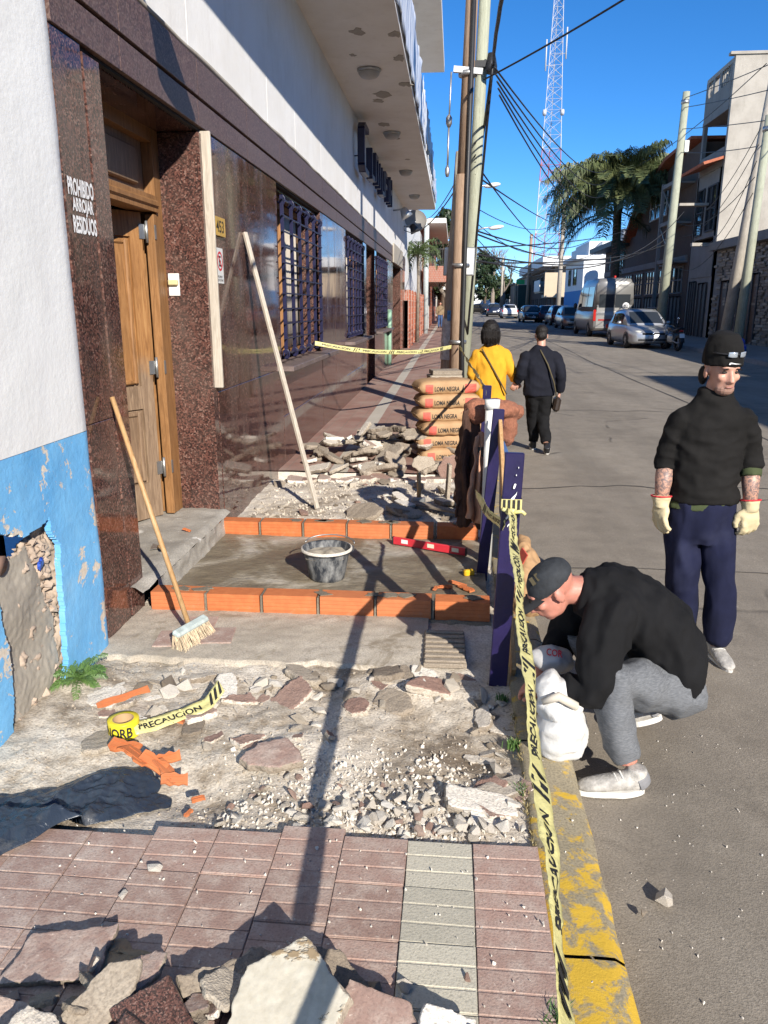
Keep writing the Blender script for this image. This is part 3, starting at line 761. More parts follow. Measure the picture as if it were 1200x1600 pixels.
leaf = P('door', (lambda t: (t.box((XD-0.10,4.85,0.10),(XD-0.055,5.72,2.35)), t.box((XD-0.055,5.61,0.10),(XD-0.035,5.72,2.35)), t.box((XD-0.055,4.85,0.10),(XD-0.035,5.0,2.35)), t.box((XD-0.055,5.0,0.10),(XD-0.035,5.61,0.38)), t.box((XD-0.055,5.0,0.95),(XD-0.035,5.61,1.12)), t.box((XD-0.055,5.0,2.18),(XD-0.035,5.61,2.35)), swing(t))[-1])(MB()), (lambda: (lambda t: t.set(t.mix(t.ramp(t.math('MULTIPLY',t.math('ADD',t.sep(t.co())[2],t.math('MULTIPLY',t.noise(t.co(),3,4),0.6)),0.3),[(0.5,(1,1,1)),(0.56,(0,0,0))]), t.ramp(t.noise(t.co(scale=(14,14,1.2)),3,6,0.65,1.2),[(0.25,(0.14,0.06,0.02)),(0.5,(0.32,0.155,0.055)),(0.75,(0.45,0.25,0.1))]), t.ramp(t.noise(t.co(scale=(14,14,1.2)),3,6,0.65,1.2),[(0.25,(0.1,0.065,0.04)),(0.5,(0.23,0.155,0.1)),(0.75,(0.36,0.26,0.17))])), 0.55))(NT('door_leaf_wood')))())
for z0, z1 in ((0.38,0.95),(1.12,2.18)):
    t = MB(); yc = 5.305; w = 0.52; zc = (z0+z1)/2; h = z1-z0-0.07
    t.rbox((XD-0.05,yc,zc),(0.03,w,h),ch=0.012)
    for s_ in (-1,1):
        t.rbox((XD-0.035,yc+s_*w/2,zc),(0.03,0.035,h+0.035),ch=0.01); t.rbox((XD-0.035,yc,zc+s_*h/2),(0.03,w-0.035,0.035),ch=0.01)
    P('door_panel', swing(t), M['door_wood'] if z0 > 1 else M['door_old'], par=leaf)
for z in (0.48,1.25,2.22):
    t = MB(); t.box((XD-0.033,5.69,z-0.05),(XD-0.027,5.74,z+0.05)); swing(t); t.tube([(XD-0.02,5.75,z-0.075),(XD-0.02,5.75,z+0.075)],0.012,8); t.box((XD+0.032,5.77,z-0.05),(XD+0.036,5.80,z+0.05)); P('hinge', t, M['steel'], par=leaf)
# entrance step
t = MB()
t.grid(lambda u, v: (-2.5+0.70*u, 4.14+1.86*v, 0.085+0.012*nz(u*4,v*9)+0.006*nz(u*14,v*30)-0.03*max(0,u-0.93)/0.07), 30, 60)
t.grid(lambda u, v: (-1.80+0.012*nz(u*18,v*3)+0.01*v, 4.38+1.42*u, 0.055-0.18*v+0.01*nz(u*20,7)), 60, 8)
P('door_step', t, M['step'])
# windows with navy iron grilles
def window(y0, y1, z0, z1, inner):
    w = thing('barred_window', inner, 'window', (XW-0.1,(y0+y1)/2,z0))
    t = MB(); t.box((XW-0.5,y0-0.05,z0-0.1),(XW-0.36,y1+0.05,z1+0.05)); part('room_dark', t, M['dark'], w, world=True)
    fr = MB()
    for yy in (y0+0.03,(y0+y1)/2,y1-0.03): fr.beam((XW-0.28,yy,z0),(XW-0.28,yy,z1),0.06,0.05)
    for zz in (z0+0.04,z1-0.04): fr.beam((XW-0.28,y0+0.06,zz),(XW-0.28,y1-0.06,zz),0.052,0.06)
    part('frame', fr, M['door_wood'], w, world=True)
    t = MB(); t.box((XW-0.3,y0,z0),(XW-0.295,y1,z1)); part('pane', t, M['glass'], w, world=True)
    t = MB(); t.sheet(lambda u,v: (XW-0.292+0.0*u+0.003*math.sin(u*60), y0+0.1+(y1-y0-0.2)*(0.45+0.5*u), z0+0.1+(z1-z0-0.2)*v),40,2,0.003); part('curtain', t, M['curtain'], w, world=True)
    t = MB(); t.box((XW-0.36,y0-0.04,z0-0.06),(XW-0.06,y0,z1+0.02)); t.box((XW-0.36,y1,z0-0.06),(XW-0.06,y1+0.04,z1+0.02)); t.box((XW-0.36,y0-0.04,z1),(XW-0.06,y1+0.04,z1+0.05)); part('reveal', t, M['granite'], w, world=True)
    t = MB(); t.rbox((XW+0.0,(y0+y1)/2+0.1,z0-0.045),(0.36,y1-y0+0.75,0.055),ch=0.006); part('sill', t, M['sill'], w, world=True)
    n = 6
    for k in range(n):
        yy = y0+0.12+(y1-y0-0.24)*k/(n-1)
        t = MB(); t.beam((XW+0.02,yy,z0-0.02+0.06),(XW+0.02,yy,z1-0.06),0.04,0.014)
        t.tube([(XW+0.02+0.035*math.sin(a)-0.0, yy, z1-0.06-0.05+0.05*math.cos(a)) for a in [i*0.5 for i in range(10)]],0.009,6)
        t.tube([(XW+0.02+0.035*math.sin(a), yy, z0+0.06+0.0-0.05*math.cos(a)+0.03) for a in [i*0.5 for i in range(12)]],0.009,6)
        part('grille_bar', t, M['navy_iron'], w, world=True)
    m_ = 11
    for k in range(m_):
        zz = z0+0.1+(z1-z0-0.2)*k/(m_-1)
        t = MB(); t.beam((XW+0.03,y0+0.03,zz),(XW+0.03,y1-0.03,zz),0.014,0.016); part('grille_rail', t, M['navy_iron'], w, world=True)
window(8.52,11.15,1.09,2.90,'window with navy iron grille nearest the wooden door')
window(13.85,16.35,1.11,2.93,'middle navy barred window in the granite front')
window(19.2,22.05,1.12,2.92,'farthest navy barred window in the granite front')
for y0, y1 in ((17.0,18.8),(24.3,27.8)):
    t = MB(); t.box((-2.5,y0,-0.3),(-2.45,y1,2.95)); P('recessed_door', t, M['door_old'])
    t = MB(); t.box((-2.5,y1-0.005,-0.3),(XW-0.052,y1+0.1,2.95)); P('granite_reveal', t, M['granite'])
    t = MB(); t.box((-2.5,y0-0.1,-0.3),(XW-0.052,y0+0.005,2.95)); P('granite_reveal', t, M['granite'])
t = MB(); t.box((XW+0.02,24.0,2.96),(XW+0.06,28.0,3.5)); P('fascia_board', t, M['cement'])
t = MB(); t.tube([(XW+0.04,22.6,ZS),(XW+0.04,22.6,1.6)],0.06,10); P('drain_pipe', t, simple('green_pipe',(0.25,0.42,0.3),0.5))
# things fixed to the front
def sticker(name, label, cat, x, y0, y1, z0, z1, m, th=0.006):
    o = thing(name, label, cat, (x, (y0+y1)/2, z0)); t = MB(); t.box((x, y0, z0), (x+th, y1, z1)); part('plate', t, m, o, world=True); return o
o = sticker('house_number_plate','yellow metal house number plate reading 453','number plate',XW+0.001,6.17,6.46,2.235,2.375,M['brass'],0.02)
part('digits', place(text_mb('453',0.09,0.2,bold=0.01), (XW+0.0225,6.215,2.26),(0,1,0),(0,0,1)), M['black_print'], o, world=True)
o = sticker('no_parking_sticker','white no parking sticker with red ring below the house number','sticker',XW+0.001,6.225,6.405,1.875,2.145,M['white_plastic'],0.004)
ring = MB(); zc, yc = 2.045, 6.315
for k in range(28):
    a0, a1 = 2*PI*k/28, 2*PI*(k+1)/28
    ring.quad(*[(XW+0.0065, yc+r_*math.cos(a), zc+r_*math.sin(a)) for r_, a in ((0.058,a0),(0.075,a0),(0.075,a1),(0.058,a1))])
ring.quad(*[(XW+0.0068, yc+p, zc+q) for p, q in ((-0.05,0.038),(0.038,-0.05),(0.05,-0.038),(-0.038,0.05))])
part('ring', ring, M['red_print'], o, world=True)
part('letter', place(text_mb('E',0.08,0.055,bold=0.02), (XW+0.0062,yc-0.028,zc-0.04),(0,1,0),(0,0,1)), M['black_print'], o, world=True)
part('text', place(text_mb('PROHIBIDO\nESTACIONAR',0.045,0.14), (XW+0.0062,yc-0.07,1.89),(0,1,0),(0,0,1)), M['black_print'], o, world=True)
o = thing('door_bell_box','small white bell box with yellowed button on granite doorway side','bell',( -2.145,5.975,1.77))
t = MB(); t.rbox((-2.143,5.979,1.857),(0.085,0.012,0.165),ch=0.003); part('plate', t, M['white_plastic'], o, world=True)
t = MB(); t.rbox((-2.143,5.962,1.872),(0.075,0.035,0.04),ch=0.006); part('button', t, simple('yellowed_plastic',(0.62,0.55,0.3),0.4), o, world=True)
o = thing('warning_lettering','white painted lettering PROHIBIDO ARROJAR RESIDUOS on granite beside door','lettering',(XW,3.99,2.07))
for i, (s_, y0, w, z) in enumerate((('PROHIBIDO',3.853,0.275,2.225),('ARROJAR',3.885,0.225,2.135),('RESIDUOS',3.875,0.255,2.05))):
    part('word', place(text_mb(s_,0.084,w,bold=0.035), (XW+0.0035,y0,z),(0,1,0),(0,0,1)), M['white_print'], o, world=True)
# big letters seen almost edge on
sg = thing('wall_sign_letters','navy raised letters of a shop sign seen edge-on on white upper wall','sign',(XW,18.4,4.15))
def letter(y0, w, z0, h, strokes):
    t = MB()
    for (a, b, c, d) in strokes: t.beam((XW+0.12, y0+a*w, z0+b*h), (XW+0.12, y0+c*w, z0+d*h), 0.1, 0.13, up=(1,0,0), ch=0.005)
    t.tube([(XW-0.02,y0+0.2*w,z0+0.3*h),(XW+0.1,y0+0.2*w,z0+0.3*h)],0.012,6)
    part('letter', t, M['navy_iron'], sg, world=True)
letter(15.1,1.0,4.15,0.75,[(0.25,0,0.85,0),(0.1,0.12,0.1,0.88),(0.25,1,0.85,1),(0.1,0.12,0.25,0),(0.1,0.88,0.25,1)])
yy = 16.6
for k, st in enumerate(([(0,0,0,1),(0,0,1,0)],[(0,0,0,1),(1,0,1,1),(0,1,1,1)],[(0.5,0,0.5,1)],[(0,0,0,1),(0,0,1,0),(1,0,1,1)],[(0,0,0,1),(0,1,1,1),(0,0.5,1,0.5)],[(0.5,0,0.5,1)],[(0,0,0,1),(1,0,1,1),(0,0.5,1,0.5)])):
    letter(yy,0.5,4.22,0.52 if k < 6 else 0.66,st); yy += 0.76
for i, (y, lab) in enumerate(((12.68,'round ceiling lamp nearest the camera on the balcony soffit'),(17.02,'broken ceiling lamp with flaked paint around it on soffit'),(21.63,'third round ceiling lamp along the balcony soffit'),(26.2,'farthest round ceiling lamp along the balcony soffit'))):
    o = thing('ceiling_lamp', lab, 'lamp', (-1.345,y,5.0), group='soffit lamps')
    t = MB(); t.lathe([(0.175,5.098),(0.18,5.075),(0.165,5.06)],(-1.345,y,0),24); part('rim', t, M['steel'], o, world=True)
    t = MB(); t.lathe([(0.165,5.07),(0.155,5.03),(0.12,4.99),(0.06,4.972),(0.005,4.968)],(-1.345,y,0),24); part('bowl', t, M['lamp_glass'], o, world=True)
for y, z, lab in ((24.6,4.42,'grey floodlight on short arm after the sign letters'),(29.7,4.45,'dark floodlight at the far corner of white wall'),(4.75,3.6,'small metal floodlight above granite band near door')):
    o = thing('floodlight', lab, 'floodlight', (XW,y,z), group='wall floodlights')
    t = MB(); t.tube([(XW-0.02,y,z+0.05),(XW+0.25,y,z+0.08),(XW+0.3,y,z)],0.025,8); part('arm', t, M['steel'], o, world=True)
    t = MB(); t.lathe([(0.06,0.14),(0.1,0.1),(0.13,0.0),(0.19,-0.16),(0.17,-0.17)],(XW+0.33,y,z+0.0),16, Euler((0.2,-0.5,0)).to_matrix()); part('housing', t, M['steel'] if y < 29 else M['black_plastic'], o, world=True)
    t = MB(); t.lathe([(0.165,-0.165),(0.1,-0.172),(0.01,-0.174)],(XW+0.33,y,z),16, Euler((0.2,-0.5,0)).to_matrix()); part('lens', t, M['lamp_glass'], o, world=True)
# ------------------------------------------------------------------ opposite side of the street
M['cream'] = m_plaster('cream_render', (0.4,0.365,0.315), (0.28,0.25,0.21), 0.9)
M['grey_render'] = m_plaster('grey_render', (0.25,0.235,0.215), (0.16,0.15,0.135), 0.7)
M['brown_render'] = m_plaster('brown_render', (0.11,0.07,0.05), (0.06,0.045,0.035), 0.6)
M['beige'] = m_plaster('beige_render', (0.55,0.44,0.31), (0.42,0.34,0.25), 0.4)
M['sky_blue'] = m_plaster('blue_render', (0.06,0.25,0.55), (0.04,0.16,0.4), 0.4)
M['roof_red'] = simple('red_roof_tile', (0.4,0.12,0.06), 0.8, var=0.3, bump=0.3)
M['brickwork'] = (lambda t: (lambda c: t.set(c[0], 0.85))(t.brick(t.co(rot=(PI/2,0,PI/2)), (0.36,0.11,0.06), (0.3,0.09,0.05), (0.35,0.28,0.24), 1.0, 0.01, 0.24, 0.07)))(NT('red_brickwork'))
M['shutter'] = simple('dark_shutter', (0.05,0.045,0.045), 0.6, var=0.3)
M['dark_door'] = simple('dark_door_wood', (0.07,0.035,0.02), 0.5, var=0.4)
M['white_frame'] = simple('white_frame', (0.62,0.62,0.6), 0.5)
XR = 12.5
def slats(y0, y1, z0, z1, n, x, par, nm='slat', m='shutter'):
    for k in range(n):
        t = MB(); zz = z0+(z1-z0)*(k+0.5)/n; t.rbox((x, (y0+y1)/2, zz), (0.03, y1-y0, (z1-z0)/n*0.85), (0,0.25,0)); part(nm, t, M[m], par, world=True)
def opening(par, y0, y1, z0, z1, x=XR, frame='white_frame', mull=1, name='window', fill='glass', depth=0.15):
    t = MB()
    for yy in [y0+(y1-y0)*k/(mull+1) for k in range(mull+2)]: t.beam((x-0.03,yy,z0),(x-0.03,yy,z1),0.07,0.08)
    for zz in (z0,(z0+z1)/2 if name=='window' else z1,z1): t.beam((x-0.03,y0,zz),(x-0.03,y1,zz),0.06,0.07)
    o = part(name, t, M[frame], par, world=True)
    g_ = MB(); g_.box((x-0.012,y0,z0),(x+0.02,y1,z1)); part('pane' if fill=='glass' else 'leaf', g_, M[fill], o, world=True)
    return o
# stone-clad single storey
sb = thing('stone_clad_house','low house clad in stacked grey stone across the street at right','house',(XR+4,31,0))
t = MB(); t.box((XR+0.06,9,-0.3),(XR+8,40.3,4.55)); part('wall', t, M['grey_render'], sb, world=True)
t = MB(); t.box((XR-0.35,9,4.25),(XR+8,40.38,4.62)); part('roof_slab', t, M['grey_render'], sb, world=True)
rs = random.Random(31); sv = [ (lambda q: q.mesh('stone', M['rub_grey']))(MB().rbox((0,0,0),(0.09,w,0.11),ch=0.012)) for w in (0.45,0.6,0.8) ]
cnt = 0
for z in [0.15+0.125*k for k in range(33)]:
    y = 32.2+rs.uniform(0,0.4)
    while y < 40.2 and cnt < 298:
        w = rs.choice((0,1,2)); ww = (0.45,0.6,0.8)[w]
        skip = (34.25 < y < 35.7 and z < 3.05) or (38.0 < y < 39.0 and z < 2.85) or (36.4 < y < 37.6 and z < 2.9)
        if not skip and y+ww < 40.3:
            o = part('stone', sv[w], None, sb); o.location = (XR+0.03-sb.location.x+rs.uniform(-0.03,0.01), y+ww/2-31, z); cnt += 1
        y += ww+0.015 + rs.uniform(0,0.55)
opening(sb, 34.3,35.65,0.1,3.0, fill='dark_door', frame='shutter', mull=1, name='door')
opening(sb, 38.05,38.95,0.15,2.8, fill='dark_door', frame='shutter', mull=0, name='door')
opening(sb, 36.5,37.5,0.15,2.8, fill='shutter', frame='shutter', mull=1, name='door')
# three-storey cream building with balustrade
tb = thing('three_storey_building','three-storey building with sunlit cream side wall and roof balustrade','building',(XR+4,42.5,0))
def TB(n, t, m, par=None, lab=None): return part(n, t, M[m], par or tb, world=True, label=lab)
t = MB(); t.box((XR,40.4,4.5),(XR+11,40.65,12.75)); TB('side_wall', t, 'cream', lab='sunlit cream side wall')
t = MB(); t.rbox((XR+5.4,40.5,12.8),(11.3,0.35,0.12)); TB('wall_coping', t, 'cream')
t = MB(); t.box((XR+1.9,40.66,-0.2),(XR+11,44.6,10.7)); TB('core', t, 'grey_render')
t = MB(); t.box((XR+0.02,40.66,-0.2),(XR+0.2,41.0,8.1)); t.box((XR+0.02,44.3,-0.2),(XR+0.2,44.6,12.6)); TB('corner_piers', t, 'grey_render')
for z0, z1 in ((3.1,4.7),(10.7,11.75),(8.1,8.95)):
    t = MB(); t.box((XR-0.02,40.66,z0),(XR+0.2,44.28,z1)); TB('spandrel', t, 'grey_render')
t = MB(); t.box((XR-0.03,40.66,10.55),(XR+1.9,44.5,10.7)); TB('terrace_slab', t, 'grey_render')
t = MB(); t.box((XR,40.66,12.5),(XR+0.22,44.5,12.7)); t2 = TB('parapet_rail', t, 'cream')
for y0 in (40.66,42.2,43.2,44.2):
    t = MB(); t.box((XR+0.01,y0,11.75),(XR+0.2,y0+0.32,12.5)); TB('parapet_post', t, 'grey_render')
for y0 in (41.15,41.45,41.75,42.0,43.65,43.9):
    t = MB(); t.lathe([(0.05,11.75),(0.09,11.95),(0.05,12.2),(0.07,12.5)],(XR+0.1,y0,0),10); TB('baluster', t, 'cream')
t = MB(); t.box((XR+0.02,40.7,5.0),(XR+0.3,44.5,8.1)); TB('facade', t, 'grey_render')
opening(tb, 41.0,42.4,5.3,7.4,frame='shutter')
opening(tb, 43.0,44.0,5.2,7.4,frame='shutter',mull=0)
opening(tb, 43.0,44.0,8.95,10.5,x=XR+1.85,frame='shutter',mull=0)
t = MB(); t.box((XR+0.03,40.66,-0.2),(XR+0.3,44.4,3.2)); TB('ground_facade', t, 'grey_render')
opening(tb, 41.2,42.5,0.15,2.8, fill='shutter', frame='shutter', name='door')
opening(tb, 43.0,44.1,0.15,2.9, fill='shutter', frame='shutter', name='door', mull=2)
t = MB(); t.prism([(XR-0.9,8.15),(XR+0.3,8.5),(XR+0.3,8.62),(XR-0.95,8.27)],1,40.5,44.4); TB('tile_awning', t, 'roof_red')
t = MB(); t.box((XR-0.9,41.2,4.55),(XR+0.0,41.5,4.7)); TB('balcony_ledge', t, 'cream')
t = MB(); t.box((XR-1.5,41.9,6.5),(XR-0.1,42.5,6.62)); TB('balcony_ledge', t, 'cream')
fr = thing('balcony_steel_frame','white pipe frame of balconies between cream building and brown house','frame',(XR-0.9,45.5,0))
for y_, m_ in ((44.9,'cream'),(47.8,'grey_render')):
    t = MB(); t.beam((XR-0.9,y_,0.1 if m_ != 'cream' else 3.9),(XR-0.9,y_,8.3),0.18,0.18); part('post', t, M[m_], fr, world=True)
for z in (4.1,6.1,8.1):
    t = MB(); t.beam((XR-0.9,44.9,z),(XR-0.9,47.8,z),0.12,0.2); part('rail', t, M['grey_render'], fr, world=True)
    t = MB(); t.box((XR-0.85,44.95,z-0.12),(XR+0.1,47.8,z-0.02)); part('floor', t, M['grey_render'], fr, world=True)
for z in (4.1,6.1):
    t = MB(); t.beam((XR-0.9,44.9,z),(XR-0.9,47.8,z+1.9),0.06,0.06); part('brace', t, M['steel'], fr, world=True)
# brown house
bh = thing('brown_gabled_house','shaded brown house with sloping roof behind the palm','house',(XR+4,56,0))
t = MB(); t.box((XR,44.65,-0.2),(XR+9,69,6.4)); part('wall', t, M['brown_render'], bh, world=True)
t = MB(); t.prism([(44.65,6.3),(58.5,6.3),(55.5,8.6),(49.5,9.7),(44.65,9.9)],0,XR+0.02,XR+9); part('gable', t, M['brown_render'], bh, world=True)
t = MB(); t.prism([(60,6.1),(56,8.5),(49.6,9.85),(44.7,10.05),(44.7,10.2),(49.7,10.05),(56.2,8.7),(60.2,6.3)],0,XR-0.5,XR+9.2); part('roof', t, M['roof_red'], bh, world=True)
t = MB(); t.box((XR-1.3,60,5.9),(XR+0.02,69.3,6.25)); part('awning', t, M['shutter'], bh, world=True)
t = MB(); t.box((XR-0.12,45,4.0),(XR+0.0,68.5,4.35)); part('string_course', t, M['grey_render'], bh, world=True)
opening(bh, 50.3,54.3,6.95,8.4, mull=2)
for y0 in (45.6,48.6,51.8,55,58.3,61.6,65):
    opening(bh, y0,y0+2.2,2.4 if y0 < 60 else 4.5,3.8 if y0 < 60 else 5.6, frame='grey_render',mull=2)
    opening(bh, y0,y0+2.2,0.3,2.2, fill='shutter', frame='shutter', mull=2, name='door')
# white house with blue base
wb = thing('white_blue_house','bright white house with blue painted base past the palm','house',(14,86,0))
t = MB(); t.box((12.45,80,3.2),(19,92.5,6.1)); part('wall', t, M['white_wall'], wb, world=True)
t = MB(); t.box((12.43,79.98,0),(19,92.5,3.2)); part('painted_base', t, M['sky_blue'], wb, world=True)
t = MB(); t.box((11.7,79.8,6.1),(19.2,92.6,6.45)); part('roof_slab', t, M['white_wall'], wb, world=True)
for k in range(5):
    t = MB(); t.box((12.9+1.25*k,80.2,6.45),(13.0+1.25*k,92,7.5+0.25*(k%2))); part('parapet', t, M['white_wall'], wb, world=True)
t = MB(); t.box((13.2,82,6.45),(19,91,7.9)); part('roof_tank_room', t, M['white_wall'], wb, world=True)
opening(wb, 84,86,3.8,5.4,x=12.43,frame='shutter',mull=0)
opening(wb, 88,89.5,3.8,5.4,x=12.43,frame='shutter',mull=0)
for x, y in ((14.9,74),(16.4,74)):
    o = single('roof_water_tank', (lambda t: t.lathe([(0.55,6.5),(0.6,6.6),(0.6,8.0),(0.5,8.2),(0.15,8.3)],(x,y,0),16))(MB()), M['steel'] if x < 15 else M['white_plastic'], 'steel water tank on roof behind palm fronds' if x < 15 else 'white water tank on roof behind palm fronds', 'tank')
# beige house with balcony
eb = thing('beige_balcony_house','beige two-storey house with white balcony rail farther along','house',(14,110,0))
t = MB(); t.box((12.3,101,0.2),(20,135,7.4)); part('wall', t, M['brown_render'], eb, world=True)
t = MB(); t.box((11.0,100,2.7),(15,100.4,5.65)); part('balcony_parapet', t, M['beige'], eb, world=True)
t = MB(); t.box((11.0,100.4,2.7),(12.3,103,3.0)); t.box((10.8,103,3.3),(12.3,110,3.5)); part('balcony_floor', t, M['beige'], eb, world=True)
t = MB(); t.box((10.7,103.2,3.5),(10.8,110,4.9)); t.box((10.7,110,3.5),(12.3,110.1,4.9)); part('balcony_rail', t, M['white_frame'], eb, world=True)
t = MB(); t.box((10.6,99.5,6.4),(20,135.2,7.55)); part('roof_edge', t, M['white_wall'], eb, world=True)
t = MB(); t.box((12.25,100.9,4.0),(15,101.0,6.4)); part('upper_wall', t, M['grey_render'], eb, world=True)
for y0 in (104,109,114,120,126):
    opening(eb, y0,y0+2.5,0.4,2.6,x=12.28,fill='shutter',frame='shutter',name='door'); opening(eb, y0,y0+2,3.8,5.6,x=12.28,frame='shutter')
o = thing('green_shop_sign','bright green shop sign high on a dark facade far down street','sign',(10.6,132,0))
t = MB(); t.box((9.95,132,5.1),(11.3,132.3,5.8)); part('panel', t, simple('green_sign',(0.03,0.5,0.16),0.4,var=0.05), o, world=True)
t = MB(); t.box((10.0,132.1,0.5),(10.15,132.25,5.1)); part('post', t, M['shutter'], o, world=True)
t = MB(); t.box((10.3,132.2,0.5),(13,140,5.0)); single('dark_green_shop', t, simple('dark_green_wall',(0.02,0.05,0.045),0.6), 'dark green shopfront below the green sign', 'shop')
# distant blocks closing the street
rd = random.Random(8)
for i, (x0, x1, y0, y1, h, c, lab) in enumerate(((12.5,20,140,160,6.5,'cream','pale house beyond the green sign'),(12.5,20,165,200,6,'beige','beige house far down the right side'),(12.5,24,205,245,7,'white_wall','whitish house at far right end of street'),(-12,16,246,260,5.5,'white_wall','low white building closing the street end'),(-9,-2.2,120,160,5.5,'cream','cream house far down the left pavement'),(-9,-2.2,165,240,6.5,'brown_render','brown house far down the left pavement'))):
    o = thing('distant_house', lab, 'house', ((x0+x1)/2,(y0+y1)/2,0.8))
    t = MB(); t.box((x0,y0,0.2),(x1,y1,h)); part('wall', t, M[c], o, world=True)
    t = MB(); t.box((x0-0.3,y0-0.3,h),(x1+0.3,y1+0.3,h+0.3)); part('roof', t, M['grey_render'], o, world=True)
    for k in range(3):
        if x0 < -2 and x1 < 0: xx = x1
        else: xx = x0
        yy = y0+2+(y1-y0-6)*k/2
        t = MB(); t.box((xx-0.05,yy,1.6),(xx+0.05,yy+2,4.0)); part('window', t, M['glass'], o, world=True)
# house beyond the near right frame edge: its shadow lies on the road
t = MB(); o = thing('corner_house','plain grey two-storey corner house beside the road at far right','house',(16,-16,0))
t.box((12.5,-40,-0.3),(20,7.5,7.4)); part('wall', t, M['grey_render'], o, world=True)
t = MB(); t.box((12.2,-40,7.4),(20.2,7.7,7.65)); part('roof_slab', t, M['grey_render'], o, world=True)
for y0 in (-30,-20,-10,0): opening(o, y0,y0+2,1.0,2.6); opening(o, y0,y0+2,4.2,5.8)

# ------------------------------------------------------------------ left side beyond the granite building
wh = thing('white_house','white two-storey house with pale downpipe after the granite front','house',(-3,36,0))
t = MB(); t.box((-8,30.3,-0.2),(-1.95,47.5,5.6)); t.box((-8,30.9,5.6),(-2.2,47.5,6.3)); part('wall', t, M['white_wall'], wh, world=True)
t = MB(); t.tube([(-1.6,44.6,0.1),(-1.6,44.6,5.9),(-1.8,44.6,6.1)],0.14,10); part('downpipe', t, simple('pale_pipe',(0.5,0.55,0.55),0.4), wh, world=True)
t = MB(); t.tube([(-1.9,31.2,4.6),(-1.6,31.2,4.75)],0.03,6); part('dish_arm', t, M['steel'], wh, world=True)
t = MB(); t.lathe([(0.02,0),(0.3,0.04),(0.42,0.14)],(-1.55,31.2,4.8),16,Euler((1.2,0.4,0)).to_matrix(),cap=False); part('satellite_dish', t, M['grey_render'], wh, world=True)
bw = thing('garden_brick_wall','low red brick garden wall with pillars beside far pavement','wall',(-1.9,37,0.1))
for y0 in (30.6,32.6,34.8,37,39.5,42,44):
    t = MB(); t.box((-1.95,y0,0),(-1.7,y0+0.4,2.3)); part('pillar', t, M['brickwork'], bw, world=True)
t = MB(); t.box((-1.93,30.6,0),(-1.78,44.4,1.9)); part('infill', t, M['brickwork'], bw, world=True)
br = thing('red_brick_house','red brick house with projecting balcony down the left pavement','house',(-3,54,0))
t = MB(); t.box((-8,48,0),(-1.75,75,6.6)); part('wall', t, M['brickwork'], br, world=True)
t = MB(); t.box((-1.8,45,3.0),(-0.5,56,3.85)); part('balcony', t, M['brickwork'], br, world=True)
t = MB(); t.box((-2.2,45,6.1),(-0.55,60,6.35)); part('balcony_roof', t, M['soffit'], br, world=True)
t = MB(); t.box((-1.74,48.2,3.9),(-1.7,50,6.0)); part('balcony_door', t, M['shutter'], br, world=True)
for k in range(14):
    t = MB(); x = -1.7+1.15*k/13; t.beam((x,45.05,3.85),(x,45.05,4.75),0.02,0.02); part('rail_bar', t, M['shutter'], br, world=True)
t = MB(); t.beam((-1.75,45.05,4.75),(-0.5,45.05,4.75),0.04,0.04); t.beam((-0.52,45.05,4.75),(-0.52,56,4.75),0.04,0.04); part('handrail', t, M['shutter'], br, world=True)
t = MB(); t.box((-1.72,52,0),(-1.68,53.2,2.3)); part('door', t, M['white_frame'], br, world=True)
cl = thing('white_column_porch','white column porch past the brick house','porch',(-1,62,0.3))
t = MB(); t.lathe([(0.35,0.2),(0.3,0.5),(0.28,2.4),(0.45,2.6),(0.5,2.9)],(-1.1,64,0),16); part('column', t, M['white_wall'], cl, world=True)
t = MB(); t.box((-1.9,61,2.9),(-0.6,72,3.4)); part('roof', t, M['white_wall'], cl, world=True)

# ------------------------------------------------------------------ lattice mast
mast = thing('radio_mast','tall red and white lattice radio mast against blue sky','mast',(18.6,170,0.5))
M['mast_red'] = simple('mast_red', (0.42,0.13,0.12), 0.6); M['mast_white'] = simple('mast_white', (0.5,0.5,0.53), 0.6)
def mw(z): return 2.35*(1-z/62)*0.95+0.75
def mc(z): return 18.55
lv = [0,4,8,12,16,19.5,23,26,29,32,34.5,37,39,41,43,45,47,49,51,53,55,57,59,61,63,65]
for i, (z0, z1) in enumerate(zip(lv[:-1], lv[1:])):
    m = M['mast_red'] if (int((z0+2)/8.5) % 2 == 1 and z0 < 32 or z0 < 3) else M['mast_white']
    t = MB(); r_ = 0.055 if z0 < 34 else 0.04
    cs = lambda z: [(mc(z)+mw(z)*a, 170+mw(z)*b, z) for a, b in ((-1,-0.58),(1,-0.58),(0,1.15))]
    A, B = cs(z0), cs(z1)
    for k in range(3):
        j = (k+1) % 3
        t.tube([A[k],B[k]],r_*1.7,5); t.tube([A[k],B[j]],r_*0.8,4); t.tube([A[j],B[k]],r_*0.8,4); t.tube([A[k],A[j]],r_*0.8,4)
    part('mast_section', t, m, mast, world=True)
for a, z0 in ((-1.9,46),(1.9,48)):
    t = MB(); t.tube([(18.55+a,169.5,z0),(18.55+a,169.5,z0+5.5)],0.14,6); t.tube([(18.55+a,169.5,z0+1),(18.55,170,z0+1)],0.05,4); part('whip_antenna', t, M['mast_white'], mast, world=True)
for a in (-1.7,1.7):
    t = MB(); t.lathe([(0.55,-0.3),(0.6,0.3),(0.3,0.4)],(18.55+a,169,38.5),12,Euler((0,1.57*(1 if a>0 else -1),0)).to_matrix()); part('dish_antenna', t, M['mast_white'], mast, world=True)

